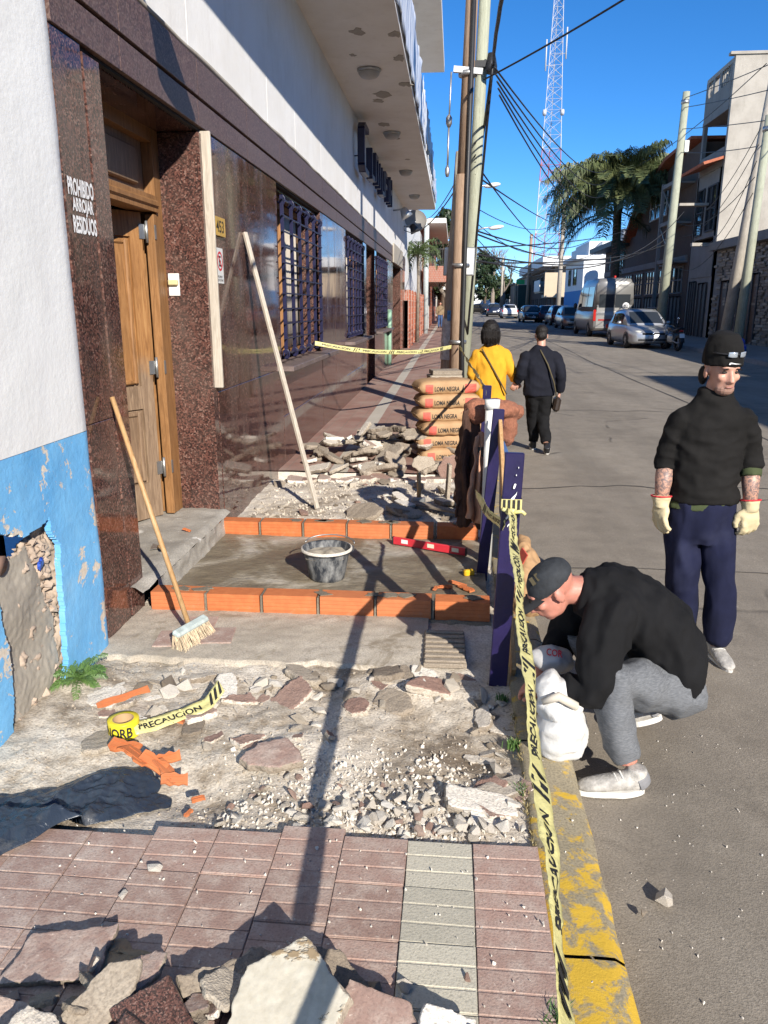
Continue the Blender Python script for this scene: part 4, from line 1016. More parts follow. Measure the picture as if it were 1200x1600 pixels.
# ------------------------------------------------------------------ poles
M['pole_wood'] = m_wood('pole_wood', (0.2,0.13,0.085), (0.32,0.215,0.145), (0.42,0.3,0.21), dark=0.15, rough=0.8)
M['pole_grey'] = m_wood('grey_pole_wood', (0.26,0.23,0.19), (0.4,0.36,0.3), (0.55,0.5,0.43), dark=0.3, rough=0.85)
M['pole_green'] = m_wood('treated_green_wood', (0.23,0.235,0.175), (0.34,0.35,0.26), (0.45,0.46,0.35), dark=0.2, rough=0.8)
M['cable'] = simple('black_cable', (0.018,0.018,0.02), 0.5)
pole = thing('steel_pole','tan steel pole with black conduit leaning beside the cement bags','pole',(0.03,12.5,-0.1))
t = MB(); t.tube([(0.03,12.5,-0.1),(0.085,12.5,3.6)],[0.108,0.102],16); t.tube([(0.085,12.5,3.6),(0.15,12.5,5.9),(0.2,12.5,8.2)],[0.092,0.088,0.084],16); part('shaft', t, M['pole_wood'], pole, world=True)
t = MB(); t.tube([(0.17,12.38,-0.1),(0.13,12.38,1.2),(0.14,12.38,2.6),(0.2,12.4,8)],0.035,8); part('conduit', t, M['cable'], pole, world=True)
t = MB(); t.rbox((0.12,12.42,4.98),(0.42,0.06,0.08),(0,0.1,0)); t.tube([(-0.12,12.36,4.95),(-0.13,12.36,4.6),(-0.14,12.36,4.3)],0.012,6); t.lathe([(0.02,4.25),(0.045,4.3),(0.045,4.38),(0.02,4.42)],(-0.14,12.36,-0.03),8); t.lathe([(0.02,3.55),(0.035,3.6),(0.035,3.66),(0.02,3.7)],(-0.15,12.36,0),8); t.tube([(-0.14,12.36,4.3),(-0.15,12.36,3.6)],0.015,6); part('insulator_bracket', t, M['steel'], pole, world=True)
for z in (1.15,2.3,4.95): 
    t = MB(); t.lathe([(0.135,z-0.03),(0.14,z),(0.135,z+0.03)],(0.05+0.014*z,12.5,0),16); part('strap', t, M['steel'], pole, world=True)
o = thing('grey_wooden_pole','grey weathered wooden pole with peeling paper leaning behind steel pole','pole',(-0.12,12.9,-0.1))
t = MB(); t.tube([(-0.13,12.9,-0.1),(-0.03,12.95,2.2),(0.06,13.0,4.0)],[0.115,0.105,0.095],14); part('shaft', t, M['pole_grey'], o, world=True)
t = MB(); t.tube([(-0.098,12.86,0.85),(-0.072,12.87,1.5)],[0.118,0.114],14,cap=False); part('poster_remnant', t, simple('torn_paper',(0.6,0.6,0.58),0.8,var=0.35,scale=14), o, world=True)
t = MB(); t.rbox((-0.06,12.735,1.55),(0.1,0.012,0.16)); part('blue_notice', t, simple('blue_notice',(0.1,0.3,0.6),0.6,var=0.4,scale=30), o, world=True)
o = thing('green_wooden_pole','pale green treated wooden pole right behind the tan steel pole','pole',(0.2,14.6,-0.1))
t = MB(); t.tube([(0.17,14.6,-0.1),(0.3,14.6,3.4),(0.45,14.6,8.8)],[0.12,0.105,0.09],14); part('shaft', t, M['pole_green'], o, world=True)
t = MB(); t.rbox((0.37,14.45,5.6),(0.3,0.12,0.1)); t.lathe([(0.09,5.45),(0.1,5.55),(0.06,5.75)],(0.52,14.4,0),10); part('splice_box', t, M['cable'], o, world=True)
bx = thing('light_box','white two-sided light box sign fixed to the street poles','sign',(0.05,13.3,2.2))
for x in (-0.11,0.235):
    t = MB(); t.rbox((x,13.3,2.4),(0.16,0.14,0.44),(0,0.03,0),0.01); f_ = part('frame', t, M['steel'], bx, world=True)
    t = MB(); t.rbox((x,13.225,2.4),(0.11,0.012,0.39),(0,0.03,0)); part('face', t, M['white_plastic'], f_, world=True)
t = MB(); t.beam((-0.1,13.36,2.45),(0.24,13.36,2.45),0.03,0.03); part('bracket', t, M['steel'], bx, world=True)
def opp_pole(name, lab, x, y, x1, z1, r0, r1, m, box=True):
    o = thing(name, lab, 'pole', (x,y,0.1))
    t = MB(); t.tube([(x,y,-0.1+rise(y)),((x+x1)/2,y,z1/2),(x1,y,z1)],[r0,(r0+r1)/2,r1],12); part('shaft', t, M[m], o, world=True)
    if box:
        t = MB(); t.rbox((x1+0.2,y-0.05,z1-2.3),(0.2,0.2,0.5),ch=0.02); part('junction_box', t, M['white_plastic'], o, world=True)
    t = MB(); t.lathe([(r1*1.15,z1-0.5),(r1*1.2,z1-0.42),(r1*1.15,z1-0.34)],(x1-0.02,y,0),12); part('band', t, M['steel'], o, world=True)
opp_pole('street_pole','tall greenish pole lit above the motorcycle and silver car',10.1,40,10.35,11.15,0.24,0.16,'pole_green')
opp_pole('street_pole','green based wooden pole before the stone-clad house',10.05,29,10.25,7.8,0.17,0.13,'pole_green',False)
opp_pole('street_pole','pale concrete pole leaning behind the green based pole',9.95,30.2,10.75,10.3,0.2,0.15,'pole_grey',False)
opp_pole('street_pole','grey pole left of the palm in front of beige house',10.2,80,10.3,11.3,0.24,0.18,'pole_grey')
opp_pole('street_pole','double brown pole by the green shop sign',10.2,114,10.4,11.3,0.26,0.2,'pole_wood')
opp_pole('street_pole','thin distant pole among bare trees',9.2,160,9.3,11,0.25,0.2,'pole_grey')
for x, y, z, dx, lab in ((0.55,31,5.9,0.55,'upper street lamp arm behind the pole'),(0.55,34,4.7,0.9,'lower white street lamp reaching over the road')):
    o = thing('street_lamp', lab, 'lamp', (x,y,0))
    t = MB(); t.tube([(x-0.05,y,-0.05),(x,y,z)],0.06,8); t.tube([(x,y,z-0.1),(x+dx*0.6,y,z+0.1),(x+dx,y,z+0.15)],0.035,6); part('post_and_arm', t, M['steel'], o, world=True)
    t = MB(); t.ell((x+dx+0.2,y,z+0.13),(0.32,0.14,0.09),12,(0,-0.15,0)); part('lamp_head', t, M['white_plastic'], o, world=True)

# ------------------------------------------------------------------ overhead cables
def sag(a, b, s, n=16):
    a = Vector(a); b = Vector(b); return [a+(b-a)*(i/n) - Vector((0,0,4*s*(i/n)*(1-i/n))) for i in range(n+1)]
def cable(a, b, s, r, lab, n=16, grp=None, wig=0.0):
    pts = sag(a, b, s, n)
    if wig: pts = [p+Vector((wig*nz(i*0.7,a[0]),0,wig*nz(i*0.9,5))) for i, p in enumerate(pts)]
    t = MB(); t.tube(pts, r, 6)
    return single('overhead_cable', t, M['cable'], lab, 'cable', grp)
HUB = (0.47,12.4,5.05)
cable((0.30,3.0,4.3),HUB,0.02,0.024,'thick black cable bundle running overhead down to the pole bracket',wig=0.03)
cable(HUB,(0.22,30,5.2),0.9,0.022,'black cable bundle hanging beyond the pole bracket along the pavement')
cable(HUB,(0.25,14.5,1.2),-0.05,0.02,'black cable running down the green pole')
cable((0.35,12.4,4.85),(3.9,5.8,5.35),0.12,0.012,'thick black cable rising from pole to upper right')
for k in range(5): cable((0.5+0.02*k,12.4,5.0-0.09*k),(9.4+0.15*k,53+0.2*k,10.0-0.55*k),0.7+0.15*k,0.014,'black cable sagging from pole hub across towards palm', 24, 'cables fanning from the pole hub')
for k,(za,zb,yb,s_) in enumerate(((4.1,8.6,80,1.2),(3.9,9.3,80,0.3),(3.0,7.5,60,0.9),(2.95,5.5,60,0.5),(2.7,6.2,50,0.2),(2.6,5.2,42,0.7),(2.5,5.8,38,1.0),(2.75,8,90,1.4),(2.45,4.8,42,0.3))):
    cable((0.3,14.5,za),(10.2+0.3*(k%3),yb,zb),s_,0.016,'thin cable crossing the street in front of the palm', 20, 'thin cables crossing the street')
for k,(y0,z0,y1,z1) in enumerate(((40,10.9,8,7.6),(40,10.5,6,5.6),(40,9.6,5,4.4),(40,8.6,20,6.2),(30,9.6,52,9.8),(29,7.6,10,6.4))):
    cable((10.3,y0,z0),(10.6,y1,z1),0.35,0.016,'thin cable strung between the poles across the street', 16, 'cables along opposite poles')
for k,(za,ya) in enumerate(((6.2,44.3),(5.4,46),(4.9,43),(7.2,50),(4.3,48))):
    cable((10.0,29,7.4-0.5*k),(12.4,ya,za),0.6+0.2*k,0.014,'thin cable looping across the shaded facades', 14, 'cables on opposite facades')
for k,(x1,y1,z1) in enumerate(((-1.9,30,4.4),(-1.9,44,6.3))):
    cable((0.3,14.4,4.2+0.2*k),(x1,y1,z1),0.5,0.014,'thin cable from pole to the left houses', 14, 'cables to left houses')
for k in range(3):
    cable((10.3,80,10.5-1.2*k),(10.3,114,10.8-1.0*k),0.7,0.03,'thin distant cable beside the mast', 10, 'distant cables')
    cable((0.3,31,5.5-0.4*k),(10.2,80,9.8-1.6*k),1.0+0.5*k,0.018,'long thin cable low across the far street', 18, 'low cables across far street')
# ------------------------------------------------------------------ palm and trees
def m_leaf(name, c0, c1):
    t = NT(name); r = t.noise(t.co(), 3.0, 3)
    return t.set(t.ramp(r, [(0.3,c0),(0.7,c1)]), 0.5)
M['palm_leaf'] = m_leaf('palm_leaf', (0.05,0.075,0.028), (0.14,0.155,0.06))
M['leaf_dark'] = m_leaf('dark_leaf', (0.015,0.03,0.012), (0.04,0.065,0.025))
M['leaf_mid'] = m_leaf('mid_leaf', (0.04,0.07,0.02), (0.1,0.13,0.045))
M['leaf_weed'] = m_leaf('weed_leaf', (0.06,0.13,0.03), (0.13,0.22,0.06))
M['bark'] = simple('bark', (0.13,0.095,0.07), 0.9, var=0.4, bump=0.6, bscale=20)
M['bark_grey'] = simple('grey_bark', (0.24,0.2,0.16), 0.9, var=0.35, bump=0.6, bscale=20)
def frond(L, az, el, droop, seed, leaf=0.62, nl=44, wdt=0.035):
    rr = random.Random(seed); mb = MB(); n = 14; pts = []
    p = Vector((0,0,0)); e = el
    for i in range(n+1):
        pts.append(p.copy()); d = Vector((math.cos(az)*math.cos(e), math.sin(az)*math.cos(e), math.sin(e))); p = p + d*(L/n); e -= droop/n*(0.5+1.3*i/n)
    mb.tube(pts, [0.055*(1-0.85*i/n) for i in range(n+1)], 5)
    side = Vector((-math.sin(az), math.cos(az), 0))
    for k in range(nl):
        f = 0.12+0.88*k/nl; i = min(n-1, int(f*n)); q = pts[i]+(pts[i+1]-pts[i])*(f*n-i); d = (pts[i+1]-pts[i]).normalized()
        for s_ in (-1,1):
            ll = leaf*(0.45+0.75*math.sin(PI*min(1,f*0.9+0.08)))*rr.uniform(0.8,1.15)
            o = (side*s_*0.8 + d*0.55 + Vector((0,0,rr.uniform(-0.1,0.45)))).normalized()
            m = q + o*ll*0.5; tip = q + o*ll*0.75 + Vector((0,0,-ll*rr.uniform(0.35,0.75)))
            w = d*wdt*rr.uniform(0.7,1.2)
            mb._add([q-w*0.5, q+w*0.5, m+w, m-w, tip], [(0,1,2,3),(3,2,4)])
    return mb
palm = thing('palm_tree','large feathery palm rising behind the grey van','palm',(10.4,54,0.2))
def at_palm(mb, z): mb.v = [(p[0], p[1], p[2]+z) for p in mb.v]; return mb
t = MB(); t.tube([(0,0,-0.2),(0.05,0,3),(-0.05,0,7.2),(0.0,0,8.4)],[0.36,0.28,0.26,0.34],12); part('trunk', t, M['bark'], palm)
rr = random.Random(12)
for k in range(84):
    az = 2.4*k + rr.uniform(-0.3,0.3); ring = k/84
    el = 1.35-1.3*ring+rr.uniform(-0.12,0.12)
    part('frond', at_palm(frond(rr.uniform(4.4,5.6)*(0.8 if el > 1.0 else 1), az, el, rr.uniform(1.15,1.9), k, 1.15, 76, 0.034), 8.3), M['palm_leaf'], palm)
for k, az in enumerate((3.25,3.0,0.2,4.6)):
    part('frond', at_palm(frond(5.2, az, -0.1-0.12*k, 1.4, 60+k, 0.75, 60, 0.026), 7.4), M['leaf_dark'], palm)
o = thing('small_palm','small thin palm against the white house wall','palm',(-1.55,33.5,0.2))
t = MB(); t.tube([(0,0,0),(0.03,0,2.6),(0,0,3.6)],[0.09,0.06,0.07],8); part('trunk', t, M['bark_grey'], o)
for k in range(15): part('frond', at_palm(frond(1.2, 2.4*k, 1.1-1.3*k/15, 1.7, 80+k, 0.35, 22, 0.02), 3.6), M['leaf_mid'], o)
def leaf_cloud(n, fn, size, seed):
    rr = random.Random(seed); mb = MB()
    for _ in range(n):
        p = fn(rr)
        a = Vector((rr.gauss(0,1),rr.gauss(0,1),rr.gauss(0,1))).normalized(); b = a.cross(Vector((rr.gauss(0,1),rr.gauss(0,1),rr.gauss(0,1)))).normalized()
        s_ = size*rr.uniform(0.6,1.4)
        mb._add([p-a*s_, p+b*s_*0.5, p+a*s_, p-b*s_*0.5], [(0,1,2,3)])
    return mb
def limbs(mb, p, d, L, r, depth, rr, spread=0.6, seglist=None):
    q = p + d*L; mid = p+d*L*0.5+Vector((rr.uniform(-1,1),rr.uniform(-1,1),0))*L*0.06
    mb.tube([p,mid,q],[r,r*0.85,r*0.68],6 if depth > 2 else 4, cap=False)
    if seglist is not None: seglist.append(q)
    if depth == 0: return
    for k in range(rr.choice((2,3)) if depth < 5 else 3):
        nd = (d + Vector((rr.uniform(-1,1),rr.uniform(-1,1),rr.uniform(-0.35,0.7)))*spread).normalized()
        limbs(mb, q, nd, L*rr.uniform(0.62,0.85), r*0.62, depth-1, rr, spread, seglist)
def bare_tree(lab, x, y, h, seed, r=0.25, z=0.5, spread=0.6, depth=5, m='bark_grey'):
    rr = random.Random(seed); o = thing('bare_tree', lab, 'tree', (x,y,z))
    t = MB(); t.tube([(0,0,-0.5),(0.05,0,h*0.25)],[r*1.3,r],10); part('trunk', t, M[m], o)
    t = MB()
    for k in range(3): limbs(t, Vector((0.05,0,h*0.25)), Vector((rr.uniform(-0.5,0.5),rr.uniform(-0.5,0.5),1)).normalized(), h*0.2, r*0.7, depth, rr, spread)
    part('crown', t, M[m], o); return o
def leafy_tree(lab, x, y, h, w, seed, m='leaf_dark', z=0.6, n=5200, size=0.28, cone=False):
    rr = random.Random(seed); o = thing('leafy_tree', lab, 'tree', (x,y,z))
    t = MB(); t.tube([(0,0,-0.5),(0.1,0,h*0.4),(0,0,h*0.75)],[0.3,0.22,0.08],8); seg = []
    for k in range(5): limbs(t, Vector((0.05,0,h*(0.25+0.1*k))), Vector((rr.uniform(-1,1),rr.uniform(-1,1),0.7)).normalized(), h*0.16, 0.12, 2, rr, 0.6, seg)
    part('trunk', t, M['bark'], o)
    cl = []
    for k in range(34 if not cone else 40):
        f = rr.random(); a = rr.uniform(0,2*PI)
        zz = h*(0.22+0.74*f); rad = w*0.5*((1-f)*0.95+0.06 if cone else math.sqrt(max(0.05,1-(2*f-0.9)**2))*rr.uniform(0.3,1))
        cl.append((Vector((math.cos(a)*rad,math.sin(a)*rad,zz)), w*(0.1+0.08*rr.random())*(1 if not cone else 0.8)))
    def fn(r2):
        c, s_ = r2.choice(cl); return c+Vector((r2.gauss(0,1),r2.gauss(0,1),r2.gauss(0,0.8)))*s_*0.55
    part('crown', leaf_cloud(n, fn, size, seed), M[m], o); return o
leafy_tree('dark conical evergreen above the left pavement behind poles',-0.9,62,8.6,3.2,4,'leaf_dark',0.3,5000,0.2,True)
leafy_tree('dark dense evergreen in the middle of the street end',5.6,150,10.5,5.0,5,'leaf_dark',0.9)
leafy_tree('mid green tree beside the dark evergreen at street end',2.6,165,8,6,6,'leaf_mid',0.9)
leafy_tree('dull green tree low behind the green sign',9.5,185,8,7,7,'leaf_mid',1.0)
bare_tree('bare spreading tree against the sky at the street end',7.4,158,14,21,0.35,0.9,0.55)
bare_tree('second bare tree further right near the distant pole',10.6,175,13,22,0.32,1.0,0.6)
bare_tree('bare tree at left of the street end',3.4,180,12,23,0.3,1.0,0.6)
bare_tree('knotted pollarded tree beside far pavement walkers',-0.35,47,4.8,24,0.24,0.1,0.9,3)

# ------------------------------------------------------------------ vehicles
M['tyre'] = simple('tyre_rubber', (0.02,0.02,0.02), 0.8)
M['rim'] = simple('wheel_rim', (0.35,0.35,0.36), 0.35, 0.8)
M['chrome'] = simple('chrome', (0.6,0.6,0.62), 0.15, 1.0, var=0.02)
M['headlamp'] = NT('headlamp_glass').set((0.5,0.5,0.46), 0.1)
M['taillamp'] = NT('tail_lamp').set((0.42,0.02,0.015), 0.2)
M['plate'] = simple('plate_white', (0.7,0.7,0.7), 0.4, var=0.05)
M['car_glass'] = NT('car_glass').set((0.03,0.035,0.04), 0.05, IOR=1.5)
def paint(name, col, metal=0.6, rough=0.3):
    t = NT(name); return t.set(t.ramp(t.noise(t.co(),1.5,4),[(0.3,tuple(c*0.9 for c in col)),(0.7,col)]), rough, metal, Coat_Weight=0.5, Coat_Roughness=0.1)
def car(lab, pm, x, y, rz, L=4.1, W=1.68, H=1.55, van=False, hood=0.92, nose=0.62, bins=None, tail='hatch', plate=True, cat='car', name='parked_car', z=None):
    """front towards local -Y"""
    o = thing(name, lab, cat, (x, y, (ZR+rise(y)+0.0) if z is None else z), rz, 'cars parked along the street')
    hw = W/2; f = -L/2
    # hull: stations (y, half width, z bottom, z top)
    if van: st = [(f,0.78,0.35,0.95),(f+0.12,0.93,0.3,1.1),(f+0.5,1,0.28,1.25),(f+1.2,1,0.28,1.35),(f+L*0.5,1,0.28,1.3),(L/2-0.3,1,0.3,1.3),(L/2-0.05,0.98,0.35,1.28),(L/2,0.95,0.4,1.2)]
    else: st = [(f,0.72,0.30,nose),(f+0.08,0.86,0.24,nose+0.06),(f+0.3,0.96,0.2,hood-0.14),(f+0.9,1,0.2,hood-0.02),(f+1.15,1,0.2,hood+0.02),(f+L*0.55,1,0.2,hood+0.04),(L/2-0.5,1,0.22,hood+0.06),(L/2-0.12,0.94,0.28,hood+0.02),(L/2,0.82,0.34,hood-0.1)]
    rings = []
    for (yy, wf, zb, zt) in st:
        w = hw*wf; h = zt-zb
        rings.append([(-w*0.93,yy,zb),(-w,yy,zb+0.18*h),(-w,yy,zb+0.6*h),(-w*0.975,yy,zt-0.1*h),(-w*0.9,yy,zt),(-w*0.45,yy,zt+0.025),(0,yy,zt+0.032),(w*0.45,yy,zt+0.025),(w*0.9,yy,zt),(w*0.975,yy,zt-0.1*h),(w,yy,zb+0.6*h),(w,yy,zb+0.18*h),(w*0.93,yy,zb)])
    def loft(rings, close=True):
        mb = MB(); mb.smooth = True; n = len(rings[0]); vs = [p for r_ in rings for p in r_]; fs = []
        for i in range(len(rings)-1):
            for j in range(n if close else n-1):
                a = i*n+j; b = i*n+(j+1)%n; fs.append((a, b, b+n, a+n))
        fs.append(tuple(range(n))[::-1]); fs.append(tuple(range((len(rings)-1)*n, len(rings)*n)))
        mb._add(vs, fs); return mb
    body = part('body', loft(rings), pm, o)
    # cabin
    if van: cb = [(f+0.75,0.97,1.3,1.36,0.93),(f+1.55,0.97,1.3,H-0.25,0.86),(f+2.1,0.98,1.28,H-0.03,0.84),(f+3,0.98,1.28,H,0.84),(L/2-0.4,0.98,1.28,H,0.84),(L/2-0.1,0.97,1.28,H-0.05,0.83),(L/2-0.01,0.95,1.2,H-0.22,0.84)]
    else: cb = [(f+0.95,0.92,hood,hood+0.03,0.88),(f+1.75,0.93,hood,H-0.1,0.74),(f+2.05,0.94,hood,H-0.01,0.72),(f+L*0.62,0.94,hood,H,0.72),(L/2-(0.75 if tail=='hatch' else 1.3),0.93,hood,H-0.05,0.72),(L/2-(0.12 if tail=='hatch' else 0.55),0.88,hood,hood+0.05,0.84)]
    rr_ = []
    for (yy, wb, zb, zt, wt) in cb:
        b = hw*wb; t_ = hw*wt; h = zt-zb
        rr_.append([(-b,yy,zb-0.02),(-(b*0.25+t_*0.75),yy,zb+h*0.82),(-t_*0.9,yy,zt-0.01*h),(-t_*0.5,yy,zt+0.012),(0,yy,zt+0.02),(t_*0.5,yy,zt+0.012),(t_*0.9,yy,zt-0.01*h),(b*0.25+t_*0.75,yy,zb+h*0.82),(b,yy,zb-0.02)])
    cabin = part('cabin', loft(rr_), pm, o)
    def lerp_st(yy):
        for a, b in zip(cb[:-1], cb[1:]):
            if a[0] <= yy <= b[0]:
                k = (yy-a[0])/(b[0]-a[0]); return [a[i]+(b[i]-a[i])*k for i in range(5)]
        return cb[-1] if yy > cb[-1][0] else cb[0]
    # windscreen and rear window follow the cabin slopes
    def slope_glass(a, b, nm, fa, fb, off):
        def fn(u, v):
            k = fa+(fb-fa)*v; yy = a[0]+(b[0]-a[0])*k; zt = a[3]+(b[3]-a[3])*k; w = hw*(a[4]+(b[4]-a[4])*k)*0.86
            s_ = (u-0.5)*2; return (w*s_, yy+off, zt+0.024-0.02*s_*s_)
        t = MB(); t.grid(fn, 8, 4); 
        if off > 0: t.f = [q[::-1] for q in t.f]
        part(nm, t, M['car_glass'], o)
    slope_glass(cb[0], cb[1], 'windscreen', 0.1, 0.95, -0.015)
    if not van: slope_glass(cb[-1], cb[-2], 'rear_window', 0.3, 0.95, 0.02)
    segs = ([(f+1.35,f+2.3),(f+2.5,f+3.9),(f+4.05,L/2-0.5)] if van else [(f+1.75,f+L*0.5-0.03),(f+L*0.5+0.05,f+L*0.72),(f+L*0.74,L/2-0.62)])
    for s_ in (-1,1):
        for (ya, yb) in segs:
            if yb-ya < 0.15: continue
            def fn(u, v):
                yy = ya+(yb-ya)*u; S = lerp_st(yy); b = hw*S[1]; t_ = hw*S[4]; h = S[3]-S[2]; k = 0.12+0.62*v
                return (s_*(b+(b*0.25+t_*0.75-b)*k/0.82+0.012), yy, S[2]+h*k)
            t = MB(); t.grid(fn, 6, 3); part('side_window', t, M['car_glass'], o)
    # wheels
    wr = 0.36 if van else 0.31
    for s_ in (-1,1):
        for yy in (f+0.8, L/2-0.75 if not van else L/2-1.2):
            w = part('wheel', (lambda t: t.lathe([(wr*0.62,-0.1),(wr*0.93,-0.1),(wr,-0.06),(wr,0.06),(wr*0.93,0.1),(wr*0.62,0.1)],(0,0,0),22,Euler((0,PI/2,0)).to_matrix(),cap=False))(MB()), M['tyre'], o)
            w.location = (s_*(hw-0.085), yy, wr)
            t = MB(); t.lathe([(wr*0.64,-0.075),(wr*0.6,0.05),(wr*0.2,0.06),(0.01,0.065)],(0,0,0),18,Euler((0,PI/2*s_,0)).to_matrix()); 
            for q in range(5):
                a = 2*PI*q/5; t.beam((0.07*s_,0,0),(0.075*s_,math.cos(a)*wr*0.58,math.sin(a)*wr*0.58),0.04,0.03,up=(1,0,0))
            part('rim', t, M['rim'], w)
            t = MB(); n = 16
            for q in range(n):
                a0, a1 = PI*q/n, PI*(q+1)/n
                t.quad(*[(s_*(hw+0.004), yy+R_*math.cos(a), wr+R_*math.sin(a)) for R_, a in ((wr*1.0,a0),(wr*1.2,a0),(wr*1.2,a1),(wr*1.0,a1))])
            part('wheel_arch', t, M['black_plastic'], o)
    # lights, grille, bumpers, mirrors, plates
    for s_ in (-1,1):
        t = MB(); t.ell((s_*hw*0.66,f+0.16,nose+0.02 if not van else 0.95),(0.2,0.12,0.1),12,(0.35,0,s_*0.35)); part('headlight', t, M['headlamp'], o)
        t = MB(); t.rbox((s_*hw*0.93,L/2-0.05,(hood-0.1) if not van else 1.05),(0.13,0.14,0.2 if not van else 0.55),ch=0.02); part('tail_light', t, M['taillamp'], o)
        t = MB(); t.ell((s_*(hw+0.1),f+1.5 if not van else f+1.2,hood+0.1 if not van else 1.5),(0.1,0.07,0.08 if not van else 0.16),10); part('mirror', t, pm if not van else M['black_plastic'], o)
    t = MB(); t.rbox((0,f+0.02,nose-0.02),(W*0.5,0.06,0.1),(0.2,0,0),0.015); gr_ = part('grille', t, M['black_plastic'], o)
    t = MB(); t.lathe([(0.06,-0.02),(0.062,0.0),(0.04,0.012)],(0,f-0.015,nose-0.01),16,Euler((PI/2,0,0)).to_matrix()); part('badge', t, M['chrome'], gr_)
    t = MB(); t.rbox((0,f-0.0,0.36),(W*0.66,0.06,0.07),ch=0.02); part('lower_grille', t, M['black_plastic'], o)
    t = MB(); t.rbox((0,f-0.03,0.48),(0.36,0.02,0.12),ch=0.004); part('number_plate', t, M['plate'], o)
    t = MB(); t.rbox((0,L/2+0.0,0.62 if not van else 0.72),(0.4,0.03,0.13),ch=0.004); part('number_plate', t, M['plate'], o)
    t = MB(); t.rbox((0,L/2+0.01,0.42 if not van else 0.48),(W*0.9,0.08,0.14),ch=0.03); part('rear_bumper', t, M['black_plastic'] if not van else pm, o)
    return o
silver = paint('silver_paint', (0.42,0.43,0.45)); black = paint('black_paint', (0.012,0.012,0.014), 0.2); redp = paint('dark_red_paint', (0.07,0.008,0.012), 0.3)
white_p = paint('white_paint', (0.75,0.75,0.75), 0.0); tan = paint('warm_silver_paint', (0.3,0.27,0.24)); vang = paint('van_grey_paint', (0.24,0.235,0.225), 0.3, 0.42); dblue = paint('dark_blue_paint', (0.02,0.03,0.06), 0.3)
o = car('silver hatchback facing camera, parked in front of the van', silver, 8.02, 35.2, 0.06, 4.2, 1.86, 1.58)
for s_ in (-1,1):
    t = MB(); t.tube([(s_*0.6,-0.3,1.58),(s_*0.6,-0.2,1.63),(s_*0.6,1.1,1.63),(s_*0.6,1.2,1.58)],0.018,6); part('roof_rail', t, M['black_plastic'], o)
v = car('tall grey passenger van seen from behind', vang, 8.45, 46.6, 0.03, 6.0, 2.0, 2.82, van=True, cat='van', name='parked_van')
for s_ in (-1,1):
    t = MB(); t.grid(lambda u, w_: (s_*(0.03+0.72*u), 3.0-0.02*(0.92*w_-0.13), 1.42+0.92*w_), 4, 4); t.f = [q[::-1] for q in t.f] if s_ < 0 else t.f
    t.v = [(p[0], p[1]+0.0, p[2]) for p in t.v]; part('rear_door_window', t, M['car_glass'], v)
t = MB(); t.rbox((0,3.0,0.83),(1.5,0.03,0.09)); part('red_stripe', t, simple('red_reflector',(0.28,0.03,0.025),0.4), v)
t = MB(); t.box((-0.012,2.99,0.6),(0.012,3.012,2.5)); part('door_seam', t, M['black_plastic'], v)
# rear panel so that the window sits on a flat back
t = MB(); t.rbox((0,2.93,1.55),(1.78,0.12,2.1),(0.02,0,0),0.05); part('rear_doors', t, vang, v)
t = MB(); t.lathe([(0.17,0),(0.17,0.012)],(-0.55,3.02,1.5),20,Euler((-PI/2,0,0)).to_matrix()); q = part('speed_disc', t, M['plate'], v)
part('speed_digits', place(text_mb('80',0.14,0.19,bold=0.02),(-0.455,3.034,1.43),(-1,0,0),(0,0,1)), M['black_print'], q)
t = MB(); t.tube([(0,2.6,2.83),(0,2.7,2.9)],0.06,8); part('roof_light', t, M['taillamp'], v)
v.rotation_euler.z += PI; v.scale = (1.09,1.0,1.09)
for ch in v.children: pass
car('warm silver estate parked beyond the van', tan, 8.3, 57.5, 0.03, 4.4, 1.75, 1.55)
car('dark red car parked behind the silver estate', redp, 8.5, 66, PI+0.03, 4.2, 1.75, 1.55)
car('dark grey car parked beyond the dark red car', dblue, 8.4, 74, PI, 4.2, 1.72, 1.5)
car('black car coming down the street facing camera', black, 7.05, 74.5, 0.04, 4.3, 1.8, 1.5)
car('white hatchback driving away down the street', white_p, 6.1, 90, PI, 4.0, 1.75, 1.5)
car('dark blue car left of the white hatchback', dblue, 4.9, 100, PI, 4.2, 1.75, 1.55)
car('dark car with bright headlamps farther down street', black, 4.2, 122, 0.5, 4.2, 1.75, 1.5)
car('pale car farther down behind the dark blue car', white_p, 5.4, 112, PI, 4.2, 1.75, 1.6)
car('small distant car by the left kerb', dblue, 1.9, 150, 0.0, 4.2, 1.75, 1.5)
# motorcycle
mo = thing('motorcycle','black motorcycle parked with its rear wheel towards camera','motorcycle',(8.75,32.6,ZR+rise(32.6)),0.15)
for yy, r_ in ((-0.62,0.31),(0.68,0.31)):
    w = part('wheel', (lambda t: t.lathe([(r_*0.7,-0.05),(r_*0.92,-0.065),(r_,-0.02),(r_,0.02),(r_*0.92,0.065),(r_*0.7,0.05)],(0,0,0),22,Euler((0,PI/2,0)).to_matrix(),cap=False))(MB()), M['tyre'], mo); w.location = (0,yy,r_)
    t = MB(); 
    for q in range(6): t.beam((0,0,0),(0,math.cos(q*PI/3)*r_*0.72,math.sin(q*PI/3)*r_*0.72),0.03,0.025,up=(1,0,0))
    t.tube([(-0.07,0,0),(0.07,0,0)],0.05,8); part('rim', t, M['rim'], w)
t = MB(); t.ell((0,0.15,0.85),(0.15,0.26,0.13),12,(0.1,0,0)); part('fuel_tank', t, black, mo)
t = MB(); t.sheet(lambda u,v: (-0.14+0.28*u, -0.75+0.75*v, 0.83+0.1*(1-v)**2-0.05*(2*u-1)**2), 6, 8, 0.07); part('seat', t, M['black_plastic'], mo)
